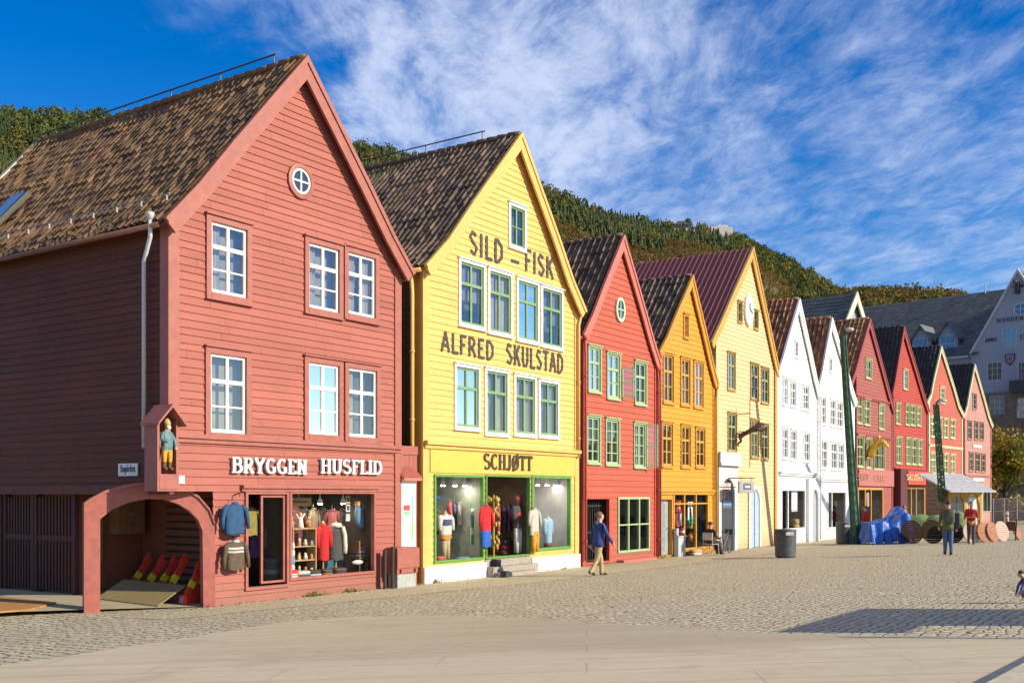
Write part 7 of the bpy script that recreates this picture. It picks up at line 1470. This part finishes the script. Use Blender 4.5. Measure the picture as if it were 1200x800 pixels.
for xc, y_top, wpx in ((1111, 375, 2.3), (1079.5, 380, 2.3), (1046, 388, 2.3)):                    # gabled dormers
    yf = .9; u, z = h.P(xc, 413, yf); zt_ = h.P(xc, y_top, yf)[1]; w = wpx/2; ze_ = zE+1.95; zb_ = zE+.35
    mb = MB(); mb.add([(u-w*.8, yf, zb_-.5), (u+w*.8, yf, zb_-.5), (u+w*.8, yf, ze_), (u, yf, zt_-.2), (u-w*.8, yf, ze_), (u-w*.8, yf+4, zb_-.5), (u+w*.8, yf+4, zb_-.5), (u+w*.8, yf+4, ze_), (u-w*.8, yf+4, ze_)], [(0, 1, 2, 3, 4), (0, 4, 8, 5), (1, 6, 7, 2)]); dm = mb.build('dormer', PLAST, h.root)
    mb = MB()
    for sg in (-1, 1): mb.prism([(u+sg*w*1.05, ze_-.25), (u, zt_), (u, zt_-.25), (u+sg*w*1.05, ze_-.5)], lambda a, b, q: (a, q, b), yf-.35, yf+4.5)
    mb.build('roof', mat('dormer_roof', (.13, .13, .135), .7), dm)
    mb = MB(); mb.box(u-w*.62, u+w*.62, yf-.06, yf-.01, zb_, ze_+.05); mb.build('window', BW, dm); mb = MB()
    for a in range(3):
        for b in range(2): q0 = u-w*.56+a*w*.385; r0_ = zb_+.07+b*(ze_-zb_)*.49; mb.box(q0, q0+w*.34, yf-.07, yf-.061, r0_, r0_+(ze_-zb_)*.44)
    mb.build('pane', mat('blue_pane', (.04, .13, .26), .1), dm)
mb = MB(); u2 = h.P(1156, 345, yR)[0]; mb.tube([(u2, yR-.3, zR-.4), (u2, yR-.3, zR+.8)], .06, 6); mb.build('vent_pipe', MATS['cream_post'], h.root)
# grey house behind the row
HB = House('timber_house', 'dark slate-roofed house with a pale cream gable edge rising behind the row', 985, 1023, 84.0, 89.0, group=None); h = HB
h.gable((1003.5, 343), (978, 408), (1024, 416), .0, .3); CB = mat('cream_barge', (.62, .56, .42), .6)
h.win(1003.5, 1007, 372, 392, 'g12', WHT, None, curtain=0)
h.walls(17, siding('grey_blue_boards', (.26, .33, .40), .25), .25, None); h.pl_ = h.pl
yl = h.L; slate('roof', (yl[0], -.28, yl[1]), (yl[0], 19, yl[1]), (h.A[0], 19, h.A[1]), (h.A[0], -.28, h.A[1]), h.root); yl = h.Rr; slate('roof', (yl[0], -.28, yl[1]), (yl[0], 19, yl[1]), (h.A[0], 19, h.A[1]), (h.A[0], -.28, h.A[1]), h.root)
for pol, sg in ((h.pl, 1), (h.pr, -1)):
    mb = MB(); mb.strip([(p[0], p[1]+.12) for p in pol], [(p[0], p[1]-.75) for p in pol], lambda a, b, q: (a, q, b), -.42, -.30); mb.build('barge_board', CB, h.root)
d_ = (Vector(h.A)-Vector(h.L)); n_ = Vector((-d_.y, d_.x)).normalized()
for y0_ in (9.2, 10.4, 14.5):
    a = Vector(h.L)+d_*.30+n_*.06; b = Vector(h.L)+d_*.86+n_*.06; mb = MB(); mb.strip([(a.x, a.y), (b.x, b.y)], [(a.x+n_.x*.14, a.y+n_.y*.14), (b.x+n_.x*.14, b.y+n_.y*.14)], lambda p, q, t: (p, t, q), y0_, y0_+.35); mb.build('rooflight', mat('rooflight_grey', (.45, .47, .45), .4), h.root)
# ---------------------------------------------------------------- trees and hill
def leaf_mat(name, cols, rough=.6):
    m, nt, b = base_mat(name); g = nd(nt, 'ShaderNodeAttribute'); g.attribute_name = 'tone'
    r = nd(nt, 'ShaderNodeValToRGB'); nt.links.new(g.outputs['Fac'], r.inputs[0]); els = r.color_ramp.elements
    els[0].color = (*cols[0], 1); els[1].color = (*cols[-1], 1)
    for i, c in enumerate(cols[1:-1]): q = els.new((i+1)/(len(cols)-1)); q.color = (*c, 1)
    nt.links.new(r.outputs[0], b.inputs['Base Color']); b.inputs['Roughness'].default_value = rough; b.inputs['Specular IOR Level'].default_value = .25
    tl = nd(nt, 'ShaderNodeBsdfTranslucent'); nt.links.new(r.outputs[0], tl.inputs[0]); ms = nd(nt, 'ShaderNodeMixShader'); ms.inputs[0].default_value = .25
    nt.links.new(b.outputs[0], ms.inputs[1]); nt.links.new(tl.outputs[0], ms.inputs[2]); nt.links.new(ms.outputs[0], nt.nodes['Material Output'].inputs[0]); return m
def tone_attr(o, t, n):
    a = o.data.attributes.new('tone', 'FLOAT', 'FACE'); a.data.foreach_set('value', np.repeat(t, n).astype(np.float32) if n > 1 else np.asarray(t, np.float32))
def leaves(name, C, size, m, tones, parent=None):
    """one quad per centre, turned at random"""
    n = len(C); a = RNG.normal(size=(n, 3)); a /= np.linalg.norm(a, axis=1)[:, None]; b = RNG.normal(size=(n, 3)); b -= a*(a*b).sum(1)[:, None]; b /= np.linalg.norm(b, axis=1)[:, None]
    s = (np.asarray(size)*RNG.uniform(.6, 1.25, n))[:, None]; V = np.stack([C-a*s, C+b*s*.6, C+a*s, C-b*s*.6], 1).reshape(-1, 3)
    o = poly_mesh(name, V, np.arange(4*n).reshape(n, 4), m, parent=parent); tone_attr(o, tones, 1); return o
AUT = leaf_mat('autumn_leaves', [(.05, .075, .015), (.14, .17, .02), (.30, .27, .03), (.42, .24, .03), (.42, .13, .02)])
p = Vector((39.6, 85.5, 0)); p.z = gz(p.x, p.y); t = thing('autumn_tree', 'dense autumn tree turning orange and yellow right of the pale pink house', 'tree', p)
mb = MB(); mb.tube([(0, 0, -.2), (.05, 0, 1.2), (-.05, .1, 2.6), (.1, .1, 4.2)], [.26, .2, .17, .1], 9)
LIMB = []
for k in range(9):
    a = k*2.4; z = 2.0+k*.28; e_ = (2.3*math.cos(a), 2.3*math.sin(a), z+1.8); LIMB.append(e_); mb.tube([(0, 0, z), (1.0*math.cos(a), 1.0*math.sin(a), z+.8), e_], [.1, .07, .03], 6)
mb.build('trunk', mat('bark', (.07, .05, .035), .9, .25, 9, bump=.4), t)
cl = [(RNG.normal(size=3)*np.array([1.6, 1.6, 1.25])+np.array([.3, 0, 4.9])) for _ in range(70)]
C = np.concatenate([c+RNG.normal(size=(110, 3))*.42 for c in cl]); tn = np.concatenate([np.clip(RNG.normal(RNG.uniform(.05, .8), .12, 110), 0, 1) for c in cl]); leaves('crown', C, .15, AUT, tn, t)
# hill: a real height field over the ground behind the town
RX = [-500, -200, 0, 60, 170, 300, 400, 480, 560, 630, 700, 760, 790, 830, 870, 900, 935, 985, 1010, 1060, 1110, 1140, 1200, 1400]
RYp = [118, 128, 134, 137, 143, 158, 172, 186, 202, 220, 250, 264, 268, 270, 284, 300, 316, 346, 352, 350, 354, 362, 380, 430]
RD = [680, 700, 720, 720, 730, 740, 750, 760, 780, 800, 830, 860, 880, 900, 930, 950, 960, 960, 620, 600, 590, 580, 560, 540]
def vnoise(x, y, s, seed):
    x = np.asarray(x)/s; y = np.asarray(y)/s; xi, yi = np.floor(x), np.floor(y); fx, fy = x-xi, y-yi; fx = fx*fx*(3-2*fx); fy = fy*fy*(3-2*fy)
    hsh = lambda a, b: np.modf(np.abs(np.sin(a*127.1+b*311.7+seed*74.7)*43758.5453))[0]
    return (hsh(xi, yi)*(1-fx)+hsh(xi+1, yi)*fx)*(1-fy)+(hsh(xi, yi+1)*(1-fx)+hsh(xi+1, yi+1)*fx)*fy
def hillz(X, Y):
    px = 600+F*X/np.maximum(Y, 1); D = np.interp(px, RX, RD); Z = (HY-np.interp(px, RX, RYp))/F*D+HC
    s = np.clip((Y-170)/(D-170), 0, 1); up_ = s**1.12; over = np.clip((Y-D)/500, 0, 1)
    z = Z*(.995*up_)*(1-.25*over**1.5)+(vnoise(X, Y, 55, 1)-.5)*14*np.sin(np.pi*np.clip(s, 0, 1))+(vnoise(X, Y, 20, 2)-.5)*5*np.sin(np.pi*s)
    return np.where(Y < 165, -1.0, z-1), s, px
gx, gy = np.meshgrid(np.linspace(-900, 900, 240), np.linspace(150, 1500, 200)); gzv, _, _ = hillz(gx, gy)
hm = mat('hill_ground', (.14, .095, .03), .9, .25, .02, hue2=(.06, .06, .02)); hill = grid_mesh('hillside', np.stack([gx, gy, gzv], -1).reshape(-1, 3), 240, 200, hm); hill['kind'] = 'structure'
N = 170000; ty = np.sqrt(RNG.uniform(200**2, 1050**2, N)); tx = (RNG.uniform(-420, 1460, N)-600)/F*ty
tz, ts, tpx = hillz(tx, ty); tel = HY-(tz+12-HC)/ty*F
D_ = np.interp(tpx, RX, RD); sp = vnoise(tx, ty, 70, 5); sp2 = vnoise(tx, ty, 26, 8)
ok = (ts > .1) & (ty < D_+25) & (tel < np.where(tpx < 480, 330, 430)) & (ts < 1.5)
# land cover: spruce on the upper slope, a belt of russet brush below it, mixed autumn wood on the near ridge to the right
brush = (np.exp(-((ts-.60)/.24)**4)*np.where((tpx > 600) & (tpx < 930), 1, .35)+sp2*.5) > (.86+.2*sp)
near_r = tpx > 975
pc = np.where(near_r, .12+.35*(sp > .7), np.where(tpx < 480, .93-.25*(sp2 > .72), np.where(ts > .74, .97, .50+.3*(sp > .5))))
pc = np.where((tpx > 860) & (tpx < 975) & (ts > .5), .62, pc)
plateau = (tpx > 790) & (tpx < 850) & (ts > .88)
keepb = RNG.uniform(size=N) < 1.0; ok &= keepb & ~(plateau & (RNG.uniform(size=N) < .8))
crag = (tpx > 800) & (tpx < 850) & (ts > .72) & (ts < .9); ok &= ~(crag & (RNG.uniform(size=N) < .5))
con = (RNG.uniform(size=N) < pc) & ok & ~brush; dec = ok & ~con
# thin to a spacing
def thin(sel, cell):
    i = np.where(sel)[0]; key = (np.floor(tx[i]/cell)*100003+np.floor(ty[i]/cell)).astype(np.int64); _, u = np.unique(key, return_index=True); return i[u]
ci, di = thin(con, 3.9), thin(dec & ~brush, 5.6)
di = np.concatenate([di, thin(dec & brush, 3.6)])
# conifers: tiers of drooping ragged skirts
Vt, Ft = [], []; n7 = 8
nC = len(ci); hC = RNG.uniform(5, 10.5, nC)*(1-.25*(tpx[ci] > 860)); verts = []; faces = []; tones = []
tiers = ((.12, .50, .26), (.34, .70, .19), (.54, .86, .13), (.72, 1.0, .08)); base = 0; allV = np.zeros((nC, len(tiers)*(n7+1), 3)); fl_ = []
for k, (z0_, z1_, rr) in enumerate(tiers):
    ang = (np.arange(n7)/n7*2*np.pi)[None, :]+RNG.uniform(0, 6.28, (nC, 1)); rad = rr*hC[:, None]*RNG.uniform(.55, 1.15, (nC, n7)); o_ = k*(n7+1)
    allV[:, o_:o_+n7, 0] = tx[ci][:, None]+rad*np.cos(ang); allV[:, o_:o_+n7, 1] = ty[ci][:, None]+rad*np.sin(ang); allV[:, o_:o_+n7, 2] = tz[ci][:, None]+hC[:, None]*(z0_+RNG.uniform(-.05, .05, (nC, n7)))
    allV[:, o_+n7, 0] = tx[ci]+RNG.normal(0, .15, nC); allV[:, o_+n7, 1] = ty[ci]; allV[:, o_+n7, 2] = tz[ci]+hC*z1_
    fl_ += [(o_+j, o_+(j+1) % n7, o_+n7) for j in range(n7)]
Fq = (np.array(fl_)[None]+(np.arange(nC)*len(tiers)*(n7+1))[:, None, None]).reshape(-1, 3)
SPR = leaf_mat('spruce_needles', [(.02, .038, .013), (.045, .07, .02), (.08, .10, .024), (.14, .13, .03)])
o = poly_mesh('conifer_forest', allV.reshape(-1, 3), Fq, SPR); tone_attr(o, np.clip(RNG.normal(.30+.35*vnoise(tx[ci], ty[ci], 40, 3), .16), 0, 1), len(fl_)); o['kind'] = 'stuff'
# broadleaved wood: crowns made of leaf clumps
nD = len(di); m_ = 84; hD = np.where(brush[di], RNG.uniform(2.5, 6, nD), RNG.uniform(6, 12, nD)); d3 = RNG.normal(size=(nD, m_, 3)); d3 /= np.linalg.norm(d3, axis=2)[..., None]; d3 *= RNG.uniform(.45, 1.0, (nD, m_, 1))
CC = np.stack([tx[di], ty[di], tz[di]+hD*.58], 1)[:, None, :]+d3*np.stack([hD*.36, hD*.36, hD*.46], 1)[:, None, :]
tone = np.where(brush[di], np.clip(RNG.normal(.74, .14, nD), 0, 1), np.where(tpx[di] > 975, RNG.choice([.25, .45, .6, .75, .9], nD), RNG.choice([.05, .15, .25, .35, .5, .7], nD)))
WOOD = leaf_mat('autumn_wood', [(.03, .055, .015), (.06, .09, .018), (.12, .135, .022), (.19, .155, .025), (.18, .105, .024), (.14, .075, .022)])
o = leaves('autumn_wood', CC.reshape(-1, 3), np.repeat(hD*.092, m_), WOOD, np.clip(np.repeat(tone, m_)+RNG.normal(0, .05, nD*m_), 0, 1)); o['kind'] = 'stuff'
# look-out restaurant and trees on the skyline
def hp(x, d): X = (x-600)/F*d; z, _, _ = hillz(np.array([X]), np.array([d])); return Vector((X, d, float(z[0])))
q = hp(800, 880); t = thing('hill_restaurant', 'low white lookout restaurant on the crest of the wooded hill', 'restaurant', (q.x, q.y, q.z+3)); mb = MB(); mb.box(-8, 6, 0, 8, -6, 3.2); mb.box(-3, 16, 2, 10, -6, 0); mb.build('wall', mat('far_white', (.6, .6, .58), .7), t); mb = MB(); mb.box(-10, 8, -2, 9, 3.2, 4.2); mb.prism([(-6, 4.2), (4, 4.2), (2, 6.5), (-4, 6.5)], lambda a, b, s: (a, s, b), 0, 7); mb.build('roof', mat('far_roof', (.10, .10, .11), .8), t); mb = MB(); mb.box(-7, 5, -.1, 0, .8, 2.4); mb.build('window', mat('far_pane', (.08, .1, .13), .2), t)
q = hp(836, 900); t = thing('terrace_wall', 'long pale terrace wall on the hill crest right of the restaurant', 'wall', (q.x, q.y, q.z+5)); mb = MB(); mb.prism([(-16, -7), (16, -7), (16, 1.2), (10, 2.2), (-16, 2.4)], lambda a, b, s: (a, s, b), -2, 3); mb.build('wall', mat('far_stone', (.55, .53, .48), .8), t); mb = MB(); mb.box(4, 12, 0, 3, 2.1, 3.6); mb.build('kiosk', mat('far_white', (.6, .6, .58)), t)
def skytree(x, d, H_, lab, dense, off=0):
    q = hp(x, d); t = thing('skyline_tree', lab, 'tree', (q.x, q.y, q.z+off), 0, 'single trees on the skyline'); mb = MB(); mb.tube([(0, 0, -2), (0, 0, H_*.5), (.2, 0, H_*.9)], [.4, .28, .1], 6)
    for k in range(6): a = k*2.1; mb.tube([(0, 0, H_*(.4+.07*k)), (H_*.2*math.cos(a), H_*.2*math.sin(a), H_*(.6+.06*k))], [.14, .05], 5)
    mb.build('trunk', MATS['bark'], t); C = RNG.normal(size=(dense, 3)); C /= np.linalg.norm(C, axis=1)[:, None]; C *= RNG.uniform(.3, 1, (dense, 1))**.6; C = C*np.array([H_*.26, H_*.26, H_*.34])+np.array([0, 0, H_*.66]); leaves('crown', C, H_*.055, SPR, np.clip(RNG.normal(.5, .2, dense), 0, 1), t)
skytree(806, 900, 13, 'lone round dark tree on the hill crest beside the lookout restaurant', 420, 2)
for i, (x, H_, dn, lab) in enumerate(((1011.5, 9.5, 260, 'leftmost of the tall thin trees standing up from the right-hand ridge'), (1020.5, 10.5, 200, 'tall thin tree second from the left on the right-hand ridge'), (1031, 8.5, 150, 'spreading thin-leaved tree in the middle of the right-hand ridge'), (1040, 8, 140, 'spreading thin-leaved tree just right of the middle one on the ridge'), (1114, 7.5, 120, 'bare pinkish tree standing where the ridge meets the slate roof'))): skytree(x, 596-4*i, H_, lab, dn, 1.5)
# weeds along the foot of the fronts
wc = []
for hh_, us in ((H1, (3.9, 4.1, 5.2, 6.6, 7.0, 7.05, 7.1, 7.2, 7.3)), (H2, (.4, .5, 3.1, 6.9)), (H3, (.9, 3.0)), (H4, (.2, 1.4))):
    for u in us:
        for k in range(46): q = hh_.W3(u+RNG.normal(0, .11), -.06-abs(RNG.normal(0, .07)), abs(RNG.normal(.03, .035))); wc.append(tuple(q))
for k in range(500): q = fl(RNG.uniform(-6, 30), abs(RNG.normal(0, .05))+.05); wc.append((q[0], q[1], abs(RNG.normal(.01, .02))))
o = leaves('weeds', np.array(wc), .035, leaf_mat('weed_leaves', [(.05, .09, .02), (.16, .2, .04), (.26, .24, .07)]), RNG.uniform(0, 1, len(wc))); o['kind'] = 'stuff'
# unseen canvas and pole added beside the camera, shaped to shade the paving
def shade_at(x, y, hgt): g = gpt(x, y); return Vector((g.x, g.y, g.z))+sd*((hgt)/sd.z)
mk = thing('shadow_caster', 'added unseen canvas on poles that casts the shadow on the paving', 'shadow caster', (0, 0, 0)); CAN = mat('caster_canvas', (.5, .48, .44), .9)
S_ = [shade_at(915, 740.5, 2.9), shade_at(1018, 712.5, 3.5), shade_at(1330, 714, 3.5), shade_at(1330, 733, 2.9), shade_at(1082, 733, 2.9), shade_at(1062, 741.5, 2.9)]
mb = MB(); mb.add([tuple(p) for p in S_]+[(p.x, p.y, p.z+.04) for p in S_], [(0, 1, 4, 5), (1, 2, 3, 4), (11, 10, 7, 6), (10, 9, 8, 7)]+[(i, (i+1) % 6, (i+1) % 6+6, i+6) for i in range(6)]); mb.build('caster_sheet', CAN, mk)
mb = MB()
for p in (S_[2], S_[3]): mb.tube([(p.x, p.y, gz(p.x, p.y)), tuple(p)], .04, 8)
q0, q1 = shade_at(1000, 746.5, 3.2), shade_at(1340, 749.5, 3.2)
mb.build('post', STEEL, mk); mb = MB(); mb.beam(q0, q1, .10, .16); mb.build('caster_pole', mat('caster_timber', (.3, .2, .1), .7), mk); mb = MB()
for f in (.45, .95): p = q0.lerp(q1, f); mb.tube([(p.x, p.y, gz(p.x, p.y)), tuple(p)], .03, 6)
mb.build('leg', STEEL, mk)
